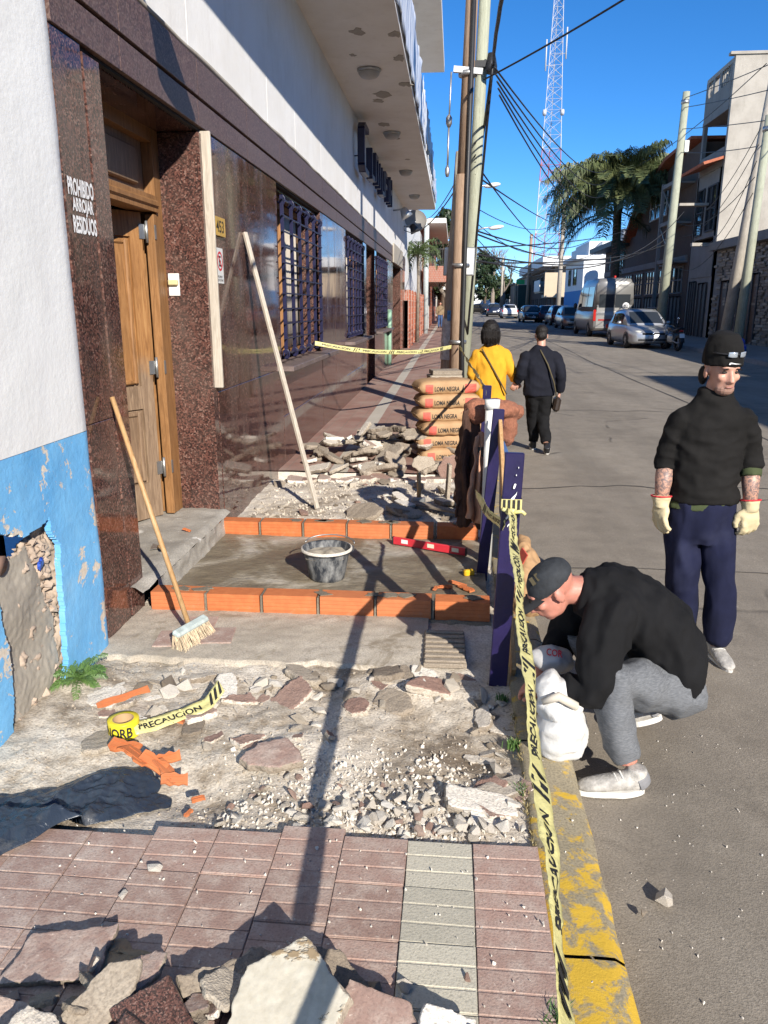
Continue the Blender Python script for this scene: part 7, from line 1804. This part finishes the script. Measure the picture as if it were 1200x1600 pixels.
def shoe(par, loc, rz, m_up, m_sole, L=0.29, lace=True, rx=0.0):
    M4 = Matrix.Translation(Vector(loc))@Matrix.Rotation(rz,4,'Z')@Matrix.Rotation(rx,4,'X')
    t = MB(); q = MB()
    rings(q, [((0,0.085,0.035),(0.033,0,0),(0,0.0,0.022)),((0,0.075,0.055),(0.04,0,0),(0,0.0,0.04)),((0,0.03,0.06),(0.042,0,0),(0,0,0.046)),((0,-0.04,0.05),(0.044,0,0),(0,0,0.034)),((0,-0.11,0.042),(0.047,0,0),(0,0,0.026)),((0,-0.165,0.036),(0.04,0,0),(0,0,0.018)),((0,-0.19,0.032),(0.02,0,0),(0,0,0.008))],16)
    q.tube([(0,0.045,0.06),(0,0.05,0.115)],[0.043,0.043],14)
    add_local(t, q, M4); o = part('shoe', remesh(t,0.008,'shoe',m_up,3), None, par)
    t = MB(); q = MB(); pts = []
    for k in range(24):
        a = 2*PI*k/24; x = 0.047*math.cos(a)*(1 if math.sin(a) < 0 else 0.85); y = -0.05-0.147*math.sin(a) if math.sin(a) > 0 else -0.05-0.14*math.sin(a); pts.append((x,y))
    q.prism(pts,2,0.0,0.026); add_local(t, q, M4); part('sole', t, m_sole, o)
    if lace:
        t = MB(); q = MB(); q.tube([(0.0405*math.cos(a),0.052+0.045*math.sin(a),0.055+0.02*math.sin(a)) for a in [PI*k/12 for k in range(13)]],[0.026]*13,8,squash=(0.25,1)); add_local(t, q, M4); part('heel_panel', t, simple('heel_grey',(0.2,0.2,0.21),0.7), o)
        t = MB(); q = MB()
        for k in range(4): q.tube([(-0.03,-0.015-0.022*k,0.082-0.009*k),(0,-0.02-0.022*k,0.097-0.011*k),(0.03,-0.015-0.022*k,0.082-0.009*k)],0.0035,5)
        add_local(t, q, M4); part('laces', t, M['shoe_white'], o)
    return o

# --- standing worker
P0 = Vector((1.385,4.10,ZR-0.01))
w1 = thing('person','person standing in road in black knit sweater, beanie and work gloves','person',P0)
def L_(x, y, z): return Vector((x-P0.x, y-P0.y, z-P0.z))
yc = 4.12
HM = Matrix.Translation(L_(1.312,yc-0.03,1.385))@Matrix.Rotation(0.2,4,'Z')@Matrix.Rotation(0.12,4,'X')
body = MB(); add_local(body, head_mb(), HM)
body.tube([L_(1.30,yc+0.01,1.16),L_(1.305,yc,1.25),L_(1.31,yc-0.015,1.33)],[0.062,0.056,0.055],14)
rings(body, [(L_(1.30,yc,0.55),(0.12,0,0),(0,0.08,0)),(L_(1.30,yc,0.8),(0.13,0,0),(0,0.085,0)),(L_(1.30,yc,1.05),(0.15,0,0),(0,0.09,0)),(L_(1.30,yc,1.19),(0.1,0,0),(0,0.06,0))])
arms = {-1: [L_(1.145,yc,1.145),L_(1.098,yc+0.03,0.92),L_(1.07,yc-0.05,0.685)], 1: [L_(1.46,yc,1.145),L_(1.535,yc+0.035,0.92),L_(1.525,yc-0.06,0.675)]}
for s_, a in arms.items(): body.tube([a[0]+Vector((-0.03*s_,0,-0.06)),a[1],a[1].lerp(a[2],0.4),a[2]],[0.035,0.038,0.043,0.029],12)
legs = {-1: [L_(1.215,yc,0.58),L_(1.235,yc-0.01,0.22),L_(1.30,yc+0.06,-0.12)], 1: [L_(1.39,yc,0.58),L_(1.43,yc-0.04,0.22),L_(1.452,yc-0.03,-0.12)]}
for s_, a in legs.items(): body.tube(a,[0.07,0.055,0.04],12)
bo_ = part('body', remesh(body,0.0075,'body',M['skin'],2), None, w1)
eyes(bo_, HM)
t = MB(); q = MB(); q.ell((0,-0.052,-0.082),(0.049,0.0475,0.036),16); add_local(t, q, HM); part('stubble', t, M['stubble'], bo_)
t = MB(); q = MB(); q.ell((0,-0.1,-0.066),(0.021,0.008,0.005),10); add_local(t, q, HM); part('mouth', t, M['lip'], bo_)
# bare tattooed forearms as skin over the body
for s_, a in arms.items():
    t = MB(); t.tube([a[1].lerp(a[2],0.15),a[1].lerp(a[2],0.45),a[1].lerp(a[2],0.98)],[0.045,0.046,0.031],14); part('forearm_tattoo', t, M['tattoo'], w1)
t = MB()
rings(t, [(L_(1.30,yc,0.70),(0.172,0,0),(0,0.118,0)),(L_(1.30,yc,0.74),(0.18,0,0),(0,0.122,0)),(L_(1.298,yc,0.86),(0.168,0,0),(0,0.115,0)),(L_(1.298,yc,1.0),(0.178,0,0),(0,0.115,0)),(L_(1.30,yc,1.1),(0.185,0,0),(0,0.112,0)),(L_(1.30,yc,1.165),(0.178,0,0),(0,0.096,0)),(L_(1.302,yc,1.205),(0.125,0,0),(0,0.082,0)),(L_(1.304,yc,1.25),(0.085,0,0),(0,0.075,0)),(L_(1.305,yc-0.005,1.285),(0.077,0,0),(0,0.07,0))],22)
for s_, a in arms.items(): sleeve(t, [a[0]+Vector((s_*-0.004,0,-0.028)),a[0].lerp(a[1],0.5),a[1],a[1].lerp(a[2],0.12),a[1].lerp(a[2],0.26)],[0.07,0.06,0.058,0.058,0.054])
part('sweater', remesh(t,0.0095,'sweater',M['knit'],2,0.013,11,1.0,aniso=(1,1,1.6)), None, w1)
t = MB(); rings(t, [(L_(1.29,yc,0.66),(0.172,0,0),(0,0.113,0)),(L_(1.298,yc,0.69),(0.17,0,0),(0,0.112,0)),(L_(1.30,yc,0.73),(0.155,0,0),(0,0.10,0))],20); a = arms[1]; t.tube([a[1].lerp(a[2],0.2),a[1].lerp(a[2],0.36)],[0.056,0.054],14)
part('undershirt', remesh(t,0.009,'undershirt',M['green_shirt'],1,0.006,14), None, w1)
t = MB(); rings(t, [(L_(1.30,yc,0.70),(0.16,0,0),(0,0.105,0)),(L_(1.30,yc,0.62),(0.168,0,0),(0,0.112,0)),(L_(1.302,yc,0.52),(0.168,0,0),(0,0.11,0)),(L_(1.305,yc,0.47),(0.15,0,0),(0,0.095,0))],20)
for s_, a in legs.items(): t.tube([a[0]+Vector((0,0,-0.03)),a[0].lerp(a[1],0.5),a[1],a[1].lerp(a[2],0.5),a[1].lerp(a[2],0.86),a[1].lerp(a[2],0.95)],[0.084,0.08,0.074,0.074,0.072,0.052],16)
part('joggers', remesh(t,0.0095,'joggers',M['navy_jogger'],2,0.02,7,2.0,aniso=(1.4,1.4,0.7)), None, w1)
shoe(w1, L_(1.452,yc-0.035,ZR-0.005), 0.08, M['shoe_grey'], M['shoe_white']); shoe(w1, L_(1.31,yc+0.07,ZR-0.005), -0.15, M['shoe_grey'], M['shoe_white'])
for s_, a in arms.items():
    d = (Vector((0.0,-0.12,-1)) if s_ < 0 else Vector((0.06,-0.18,-1)))
    M4 = align(a[2]+Vector((0,0,0.012)), d, (-s_*0.35,1.0,0) if s_ > 0 else (1.0,0.5,0)); t = MB(); q = hand_mb(0.55 if s_ > 0 else 0.35, -1 if s_ > 0 else -1, 1.18, 1.22); add_local(t, q, M4)
    q = MB(); q.tube([(0,0,0.03),(0,0,0.01),(0,0,-0.03)],[0.049,0.043,0.038],14); add_local(t, q, M4)
    gl = part('work_glove', remesh(t,0.006,'work_glove',M['leather_glove'],1,0.005,24), None, w1)
    t = MB(); q = MB(); q.tube([(0.051*math.cos(k*PI/8),0.051*math.sin(k*PI/8),0.031) for k in range(17)],0.0045,6); add_local(t, q, M4); part('red_trim', t, M['red_print'], gl)
# beanie
t = MB(); q = MB()
rings(q, [((0,0.005,0.028),(0.089,0,0),(0,0.113,-0.008)),((0,0.008,0.05),(0.091,0,0),(0,0.114,-0.01)),((0,0.012,0.09),(0.089,0,0),(0,0.11,-0.01)),((0,0.02,0.13),(0.084,0,0),(0,0.1,-0.01)),((0.0,0.035,0.17),(0.068,0,0),(0,0.075,-0.012)),((0.0,0.045,0.19),(0.03,0,0),(0,0.03,0))],22); q.ell((0.0,0.04,0.155),(0.05,0.05,0.035),12)
add_local(t, q, HM); be = part('beanie', remesh(t,0.007,'beanie',M['knit'],2,0.006,16), None, w1)
def on_beanie(x, z, off): 
    y = -0.108*math.sqrt(max(0,1-(x/0.092)**2)); return HM@Vector((x, y-off+0.006, z))
sw = [(-0.03,0.05),(-0.027,0.058),(-0.02,0.0605),(0.0,0.056),(0.035,0.051),(0.0,0.0515),(-0.015,0.0535),(-0.022,0.0525),(-0.025,0.048)]
t = MB(); t._add([on_beanie(x, z, 0.013) for x, z in sw], [tuple(range(len(sw)))]); part('swoosh_mark', t, M['white_print'], be)
gs = part('safety_glasses', (lambda t_: ([t_.tube([on_beanie(-0.085+0.17*k/14, 0.098, 0.006) for k in range(15)],0.004,6)], t_)[1])(MB()), M['black_plastic'], w1)
for s_ in (-1,1):
    t = MB(); t.sheet(lambda u,v: on_beanie(0.012+s_*0.03+(u-0.5)*0.042, 0.097+(v-0.5)*0.028*(1-0.3*abs(u-0.5)), 0.013), 6, 4, 0.002); part('lens', t, simple('clear_lens',(0.5,0.55,0.6),0.08,0.5), gs)
t = MB(); t.ell(HM@Vector((-0.05,0.08,-0.04)),(0.025,0.03,0.05),10); part('hair', t, M['hair'], w1)
w1.location.x += 0.045

# --- crouching worker (faces left, towards the kerb)
C0 = Vector((0.85,3.1,ZR-0.02))
w2 = thing('person','person crouching at the kerb in black top, grey trousers and black cap','person',C0)
def K(x, y, z): return Vector(((x if x < 0.6 else 0.6+(x-0.6)*0.87)-C0.x, y-C0.y, z-C0.z))
# head: forward is -X, tipped down
HC = Matrix.Translation(K(0.435,3.1,0.545))@Matrix.Rotation(-PI/2+0.12,4,'Z')@Matrix.Rotation(0.62,4,'X')
body = MB(); add_local(body, head_mb(), HC)
body.tube([K(0.66,3.17,0.5),K(0.56,3.14,0.53),K(0.48,3.12,0.54)],[0.075,0.064,0.06],14)
spine = [K(1.05,3.17,0.16),K(0.98,3.18,0.32),K(0.82,3.19,0.44),K(0.66,3.18,0.49)]
body.tube(spine,[0.11,0.1,0.11,0.09],14)
Lk, La = K(0.66,2.93,0.215), K(0.765,2.82,-0.09); Rk, Ra = K(0.60,3.36,0.21), K(0.93,3.32,-0.08)
hipL, hipR = K(1.02,3.08,0.12), K(1.02,3.26,0.12)
body.tube([hipL,Lk,La],[0.075,0.055,0.04],12); body.tube([hipR,Rk,Ra],[0.075,0.055,0.04],12)
shL, elL, haL = K(0.66,3.0,0.47), K(0.605,2.9,0.165), K(0.41,3.02,0.14)
shR, elR, haR = K(0.66,3.35,0.47), K(0.55,3.4,0.2), K(0.42,3.2,0.13)
for a in ((shL,elL,haL),(shR,elR,haR)): body.tube(list(a),[0.05,0.042,0.03],12)
for (wr_, el_) in ((haL,elL),(haR,elR)): add_local(body, hand_mb(0.6,1), align(wr_, (wr_-el_)+Vector((0,0,-0.06)), (0.3,0.2,-1)))
bo2 = part('body', remesh(body,0.0075,'body',M['skin_red'],2), None, w2)
eyes(bo2, HC, True)
t = MB()
def cs(p, a, up, w): return (p, a, Vector((0,w,0)))
rings(t, [(K(1.09,3.17,0.10),(0.085,0,0.10),(0,0.17,0)),(K(1.06,3.17,0.2),(0.1,0,0.1),(0,0.175,0)),(K(0.98,3.18,0.315),(0.1,0,0.12),(0,0.19,0)),(K(0.86,3.18,0.415),(0.075,0,0.135),(0,0.2,0)),(K(0.75,3.18,0.465),(0.05,0,0.145),(0,0.205,0)),(K(0.67,3.18,0.49),(0.03,0,0.13),(0,0.19,0)),(K(0.6,3.16,0.505),(0.02,0,0.1),(0,0.13,0)),(K(0.55,3.145,0.515),(0.02,0,0.08),(0,0.085,0))],22)
for a in ((shL,elL,haL),(shR,elR,haR)): sleeve(t, [a[0]+Vector((0.03,0.03 if a[0] is shL else -0.03,-0.01)),a[0].lerp(a[1],0.35),a[0].lerp(a[1],0.7),a[1],a[1].lerp(a[2],0.5),a[1].lerp(a[2],0.93)],[0.105,0.09,0.082,0.076,0.064,0.047])
part('black_top', remesh(t,0.0095,'black_top',M['black_cloth'],3,0.02,10,5.0,aniso=(1.5,1,0.8)), None, w2)
t = MB(); t.ell(K(1.06,3.17,0.1),(0.125,0.18,0.13),18)
for (h_, k_, a_) in ((hipL,Lk,La),(hipR,Rk,Ra)): t.tube([h_,h_.lerp(k_,0.5),k_+Vector((0.01,0,0.0)),k_.lerp(a_,0.45),k_.lerp(a_,0.85),k_.lerp(a_,0.97)],[0.115,0.1,0.086,0.078,0.062,0.052],16)
part('grey_trousers', remesh(t,0.0095,'grey_trousers',M['grey_melange'],2,0.021,9,7.0), None, w2)
shoe(w2, K(0.745,2.80,ZR-0.008), -PI/2+0.12, M['shoe_grey'], M['shoe_white']); shoe(w2, K(0.965,3.30,ZR+0.03), -PI/2-0.25, M['shoe_grey'], M['shoe_white'], rx=0.35)
t = MB(); q = MB()
rings(q, [((0,0.012,0.018),(0.083,0,0),(0,0.108,0.012)),((0,0.014,0.045),(0.085,0,0),(0,0.11,0.01)),((0,0.018,0.08),(0.077,0,0),(0,0.098,0.006)),((0,0.022,0.108),(0.055,0,0),(0,0.07,0)),((0,0.022,0.122),(0.02,0,0),(0,0.025,0))],22); add_local(t, q, HC)
cp = part('cap', remesh(t,0.007,'cap',simple('faded_black_cap',(0.022,0.025,0.03),0.85,var=0.4,scale=25,bump=0.2),2), None, w2)
t = MB(); q = MB(); q.sheet(lambda u,v: Vector((0.078*(2*u-1)*(1-0.25*v*v), -0.085-0.085*v+0.035*(2*u-1)**2*(1-v*0.3), 0.028-0.02*(2*u-1)**2-0.012*v)), 14, 8, 0.004); add_local(t, q, HC); part('peak', t, M['black_plastic'], cp)
for k in range(5):
    t = MB(); q = MB(); q.rbox((0.045-0.0*k,-0.045+0.026*k,0.103-0.004*abs(k-1.5)),(0.035,0.016,0.006),(0,0.75,0)); add_local(t, q, HC); part('vent_panel', t, M['strap'], cp)
t = MB(); q = MB(); q.rbox((-0.087,-0.02,0.035),(0.003,0.045,0.03)); add_local(t, q, HC); part('emblem', t, simple('grey_emblem',(0.12,0.12,0.13),0.6), cp)
# white sack in his hands
sk = thing('white_sack','white sack hanging from crouching worker hands over the kerb','sack',(0.48,2.9,-0.09))
t = MB(); t.ell((0.0,0,0.09),(0.1,0.11,0.1),14); t.ell((-0.02,0.02,0.2),(0.075,0.09,0.09),12); t.ell((-0.06,0.04,0.26),(0.05,0.08,0.05),12); part('sack', remesh(t,0.009,'sack',simple('white_sack_cloth',(0.62,0.61,0.59),0.6,var=0.12,bump=0.3),1,0.03,11,3.0), None, sk)
t = MB(); t.tube([(-0.09,-0.06,0.25),(-0.03,-0.075,0.285),(0.04,-0.06,0.24),(0.05,-0.02,0.2)],[0.014,0.02,0.018,0.012],8); part('rolled_rim', t, simple('sack_rim',(0.55,0.5,0.42),0.8), sk)
pk = thing('printed_bag','grey white printed bag with red letters held at the knees','bag',(0.47,3.2,0.12))
t = MB(); t.ell((0,0,0.06),(0.1,0.08,0.055),14,(0,0.2,0)); part('bag', remesh(t,0.01,'bag',simple('printed_bag_cloth',(0.5,0.49,0.48),0.5,var=0.1),1,0.01,14), None, pk)
part('lettering', place(text_mb('COR',0.035,0.07,bold=0.02),(-0.035,-0.062,0.105),(1,-0.1,-0.1),(0.1,0.75,0.6)), M['red_print'], pk)

# --- couple walking away
W0 = Vector((0.50,10.4,ZR+rise(10.4)))
w3 = thing('person','person in long mustard yellow cardigan with dark bob walking away','person',W0)
HW = Matrix.Translation(Vector((-0.02,0.0,1.545)))@Matrix.Rotation(PI,4,'Z')
body = MB(); add_local(body, head_mb(), HW); body.tube([(-0.01,0,1.3),(-0.02,0,1.47)],[0.055,0.05],12); body.tube([(0,0,0.8),(0,0,1.1),(-0.01,0,1.28)],[0.12,0.11,0.07],12)
armW = {-1: [Vector((-0.19,0,1.27)),Vector((-0.25,0.02,1.0)),Vector((-0.22,0.1,0.8))], 1: [Vector((0.19,0,1.27)),Vector((0.27,-0.02,1.03)),Vector((0.335,0.02,0.92))]}
for a in armW.values(): body.tube(a,[0.042,0.035,0.026],10)
body.tube([(-0.08,0,0.8),(-0.09,0.12,0.45),(-0.08,0.0,0.08)],[0.07,0.055,0.04],10); body.tube([(0.08,0,0.8),(0.09,0.0,0.45),(0.1,-0.2,0.1)],[0.07,0.055,0.04],10)
add_local(body, hand_mb(0.6,1), align(armW[-1][2],(0,0.1,-1),(1,0,0))); add_local(body, hand_mb(0.7,-1), align(armW[1][2],(0.5,0.0,-0.9),(0,1,0)))
b3 = part('body', remesh(body,0.009,'body',M['skin'],2), None, w3)
eyes(b3, HW, False)
t = MB(); t.ell((-0.02,-0.005,1.575),(0.112,0.125,0.128),18); t.ell((-0.02,-0.035,1.46),(0.107,0.085,0.1),14); t.ell((-0.02,-0.05,1.4),(0.085,0.06,0.06),12); part('hair', remesh(t,0.011,'hair',M['hair'],6,0.006,26), None, w3)
t = MB(); rh = random.Random(3)
for k in range(110):
    a = rh.uniform(0,2*PI); e = rh.uniform(0.2,1.0); cx, cy = math.cos(a), math.sin(a)
    if cy > 0.55: continue
    p0 = Vector((-0.02+0.09*cx*e,-0.005+0.1*cy*e,1.60+0.1*math.sqrt(1-e*e*0.9))); p1 = Vector((-0.02+0.118*cx,-0.01+0.128*cy,1.55)); p2 = Vector((-0.02+0.105*cx+rh.uniform(-0.012,0.012),-0.02+0.105*cy,1.40+rh.uniform(-0.02,0.03)))
    t.tube([p0,p1,p1.lerp(p2,0.55)+Vector((0.006*cx,0.006*cy,0)),p2],[0.008,0.011,0.01,0.003],5)
part('hair_strands', t, M['hair'], w3)['kind'] = 'stuff'
t = MB(); rings(t, [((0,0.0,0.50),(0.21,0,0),(0,0.15,0)),((0,0,0.7),(0.215,0,0),(0,0.15,0)),((0,0,0.95),(0.2,0,0),(0,0.135,0)),((0,0,1.15),(0.205,0,0),(0,0.13,0)),((0,0,1.28),(0.2,0,0),(0,0.11,0)),((0,0,1.35),(0.13,0,0),(0,0.085,0)),((-0.01,0,1.39),(0.075,0,0),(0,0.065,0))],22)
for a in armW.values(): sleeve(t, [a[0]+Vector((-0.02 if a[0].x > 0 else 0.02,0,-0.03)),a[0].lerp(a[1],0.5),a[1],a[1].lerp(a[2],0.9)],[0.08,0.072,0.066,0.052],14)
part('cardigan', remesh(t,0.011,'cardigan',M['mustard'],2,0.02,8,3.0,aniso=(1.3,1.3,0.6)), None, w3)
t = MB(); t.tube([(-0.08,0,0.78),(-0.09,0.12,0.45),(-0.08,0.0,0.1)],[0.085,0.07,0.05],12); t.tube([(0.08,0,0.78),(0.09,0.0,0.45),(0.1,-0.2,0.12)],[0.085,0.07,0.05],12); part('trousers', remesh(t,0.012,'trousers',M['black_cloth'],2,0.006,9), None, w3)
shoe(w3, (-0.08,0.0,0.0), PI, M['black_plastic'], M['black_plastic'], lace=False); shoe(w3, (0.1,-0.22,0.03), PI, M['black_plastic'], M['black_plastic'], lace=False, rx=-0.4)
t = MB(); t.tube([(-0.13,-0.105,1.33),(-0.02,-0.15,1.15),(0.1,-0.165,0.95),(0.21,-0.12,0.75)],0.014,6,squash=(1,0.5)); part('bag_strap', t, M['strap'], w3)
MM0 = Vector((1.13,10.3,ZR+rise(10.3)))
w4 = thing('person','person in black jacket with shoulder bag walking away hand in hand','person',MM0)
HB = Matrix.Translation(Vector((-0.0,0.04,1.50)))@Matrix.Rotation(PI,4,'Z')@Matrix.Rotation(0.35,4,'X')
body = MB(); add_local(body, head_mb(), HB); body.tube([(0,-0.01,1.28),(0,0.03,1.44)],[0.06,0.056],12); body.tube([(0,0,0.8),(0,0,1.1),(0,0,1.26)],[0.12,0.12,0.07],12)
armB = {-1: [Vector((-0.2,0,1.25)),Vector((-0.24,-0.03,1.02)),Vector((-0.29,0.07,0.90))], 1: [Vector((0.2,0,1.25)),Vector((0.27,-0.03,0.98)),Vector((0.275,0.06,0.78))]}
for a in armB.values(): body.tube(a,[0.045,0.038,0.028],10)
lgB = {-1: [Vector((-0.08,0,0.8)),Vector((-0.05,0.08,0.45)),Vector((-0.03,0.12,0.1))], 1: [Vector((0.08,0,0.8)),Vector((0.07,0.02,0.45)),Vector((0.11,-0.16,0.13))]}
for a in lgB.values(): body.tube(a,[0.075,0.06,0.042],10)
add_local(body, hand_mb(0.6,-1), align(armB[1][2],(0,0.1,-1),(-1,0,0))); add_local(body, hand_mb(0.7,1), align(armB[-1][2],(-0.5,0,-0.9),(0,1,0)))
b4 = part('body', remesh(body,0.009,'body',M['skin'],2), None, w4)
eyes(b4, HB, False)
t = MB(); q = MB(); q.ell((0,0.03,0.045),(0.082,0.098,0.088),16); q.ell((0,0.06,-0.02),(0.07,0.055,0.06),12); add_local(t, q, HB); part('hair', remesh(t,0.01,'hair',M['hair'],1,0.004,25), None, w4)
t = MB(); rings(t, [((0,0.0,0.74),(0.2,0,0),(0,0.135,0)),((0,0,0.9),(0.195,0,0),(0,0.13,0)),((0,0,1.1),(0.205,0,0),(0,0.13,0)),((0,0,1.24),(0.205,0,0),(0,0.11,0)),((0,0,1.32),(0.14,0,0),(0,0.09,0)),((0,0.01,1.375),(0.077,0,0),(0,0.07,0))],22)
for a in armB.values(): sleeve(t, [a[0]+Vector((-0.02 if a[0].x > 0 else 0.02,0,-0.03)),a[0].lerp(a[1],0.5),a[1],a[1].lerp(a[2],0.93)],[0.085,0.075,0.068,0.052],14)
part('jacket', remesh(t,0.011,'jacket',m_cloth('navy_black_cloth',(0.010,0.011,0.018)),2,0.016,8,6.0), None, w4)
t = MB(); t.ell((0,0,0.78),(0.18,0.12,0.12),16)
for a in lgB.values(): t.tube([a[0],a[0].lerp(a[1],0.5),a[1],a[1].lerp(a[2],0.6),a[1].lerp(a[2],0.98)],[0.105,0.095,0.08,0.068,0.058],14)
part('trousers', remesh(t,0.011,'trousers',M['black_cloth'],2,0.018,8,2.0), None, w4)
shoe(w4, (-0.03,0.13,0.0), PI, M['black_plastic'], M['shoe_white'], lace=False); shoe(w4, (0.12,-0.2,0.04), PI-0.1, M['black_plastic'], M['shoe_white'], lace=False, rx=-0.55)
t = MB(); t.tube([(-0.02,-0.10,1.33),(0.08,-0.145,1.15),(0.17,-0.15,0.92),(0.22,-0.1,0.72)],0.016,6,squash=(1,0.5)); part('bag_strap', t, M['strap'], w4)
t = MB(); t.rbox((0.23,-0.03,0.63),(0.09,0.2,0.19),(0,0.15,0),0.03); part('shoulder_bag', t, simple('dark_leather',(0.03,0.02,0.015),0.4), w4)
# --- far walkers: lower detail
def far_person(lab, x, y, top, leg, rz):
    o = thing('person', lab, 'person', (x,y,ZS+rise(y)), rz)
    b = MB(); add_local(b, head_mb(), Matrix.Translation(Vector((0,0,1.6)))); b.tube([(0,0,0.9),(0,0,1.2),(0,0,1.5)],[0.12,0.12,0.055],10); 
    for s_ in (-1,1): b.tube([(s_*0.19,0,1.38),(s_*0.24,0.0,1.1),(s_*0.22,-0.06,0.84)],[0.045,0.04,0.03],8); b.tube([(s_*0.08,0,0.9),(s_*0.09,-0.05*s_,0.5),(s_*0.09,0.08*s_,0.04)],[0.08,0.06,0.045],8); add_local(b, hand_mb(0.4,s_), align((s_*0.22,-0.06,0.84),(0,-0.1,-1),(-s_,0,0)))
    part('body', remesh(b,0.014,'body',M['skin'],1), None, o)
    t = MB(); rings(t, [((0,0,0.84),(0.19,0,0),(0,0.13,0)),((0,0,1.15),(0.2,0,0),(0,0.13,0)),((0,0,1.38),(0.19,0,0),(0,0.11,0)),((0,0,1.48),(0.08,0,0),(0,0.07,0))],14)
    for s_ in (-1,1): t.tube([(s_*0.19,0,1.38),(s_*0.24,0.0,1.1),(s_*0.22,-0.06,0.88)],[0.075,0.065,0.05],10)
    part('jacket', remesh(t,0.016,'jacket',top,1,0.01,8), None, o)
    t = MB()
    for s_ in (-1,1): t.tube([(s_*0.085,0,0.9),(s_*0.09,-0.05*s_,0.5),(s_*0.09,0.08*s_,0.08)],[0.1,0.08,0.06],10)
    part('trousers', remesh(t,0.016,'trousers',leg,1), None, o)
    t = MB(); t.ell((0,0.025,1.645),(0.085,0.1,0.09),12); part('hair', t, M['hair'], o)
    for s_ in (-1,1): shoe(o, (s_*0.09,0.08*s_,0), 0, M['black_plastic'], M['black_plastic'], lace=False)
far_person('distant person in tan jacket and jeans on left pavement', -0.95, 54, m_cloth('tan_jacket',(0.22,0.16,0.1)), m_cloth('jeans',(0.05,0.09,0.2)), 0.1)
far_person('distant person in dark clothes beside the tan jacket walker', -0.35, 57, M['black_cloth'], m_cloth('dark_jeans',(0.02,0.03,0.06)), 0.0)
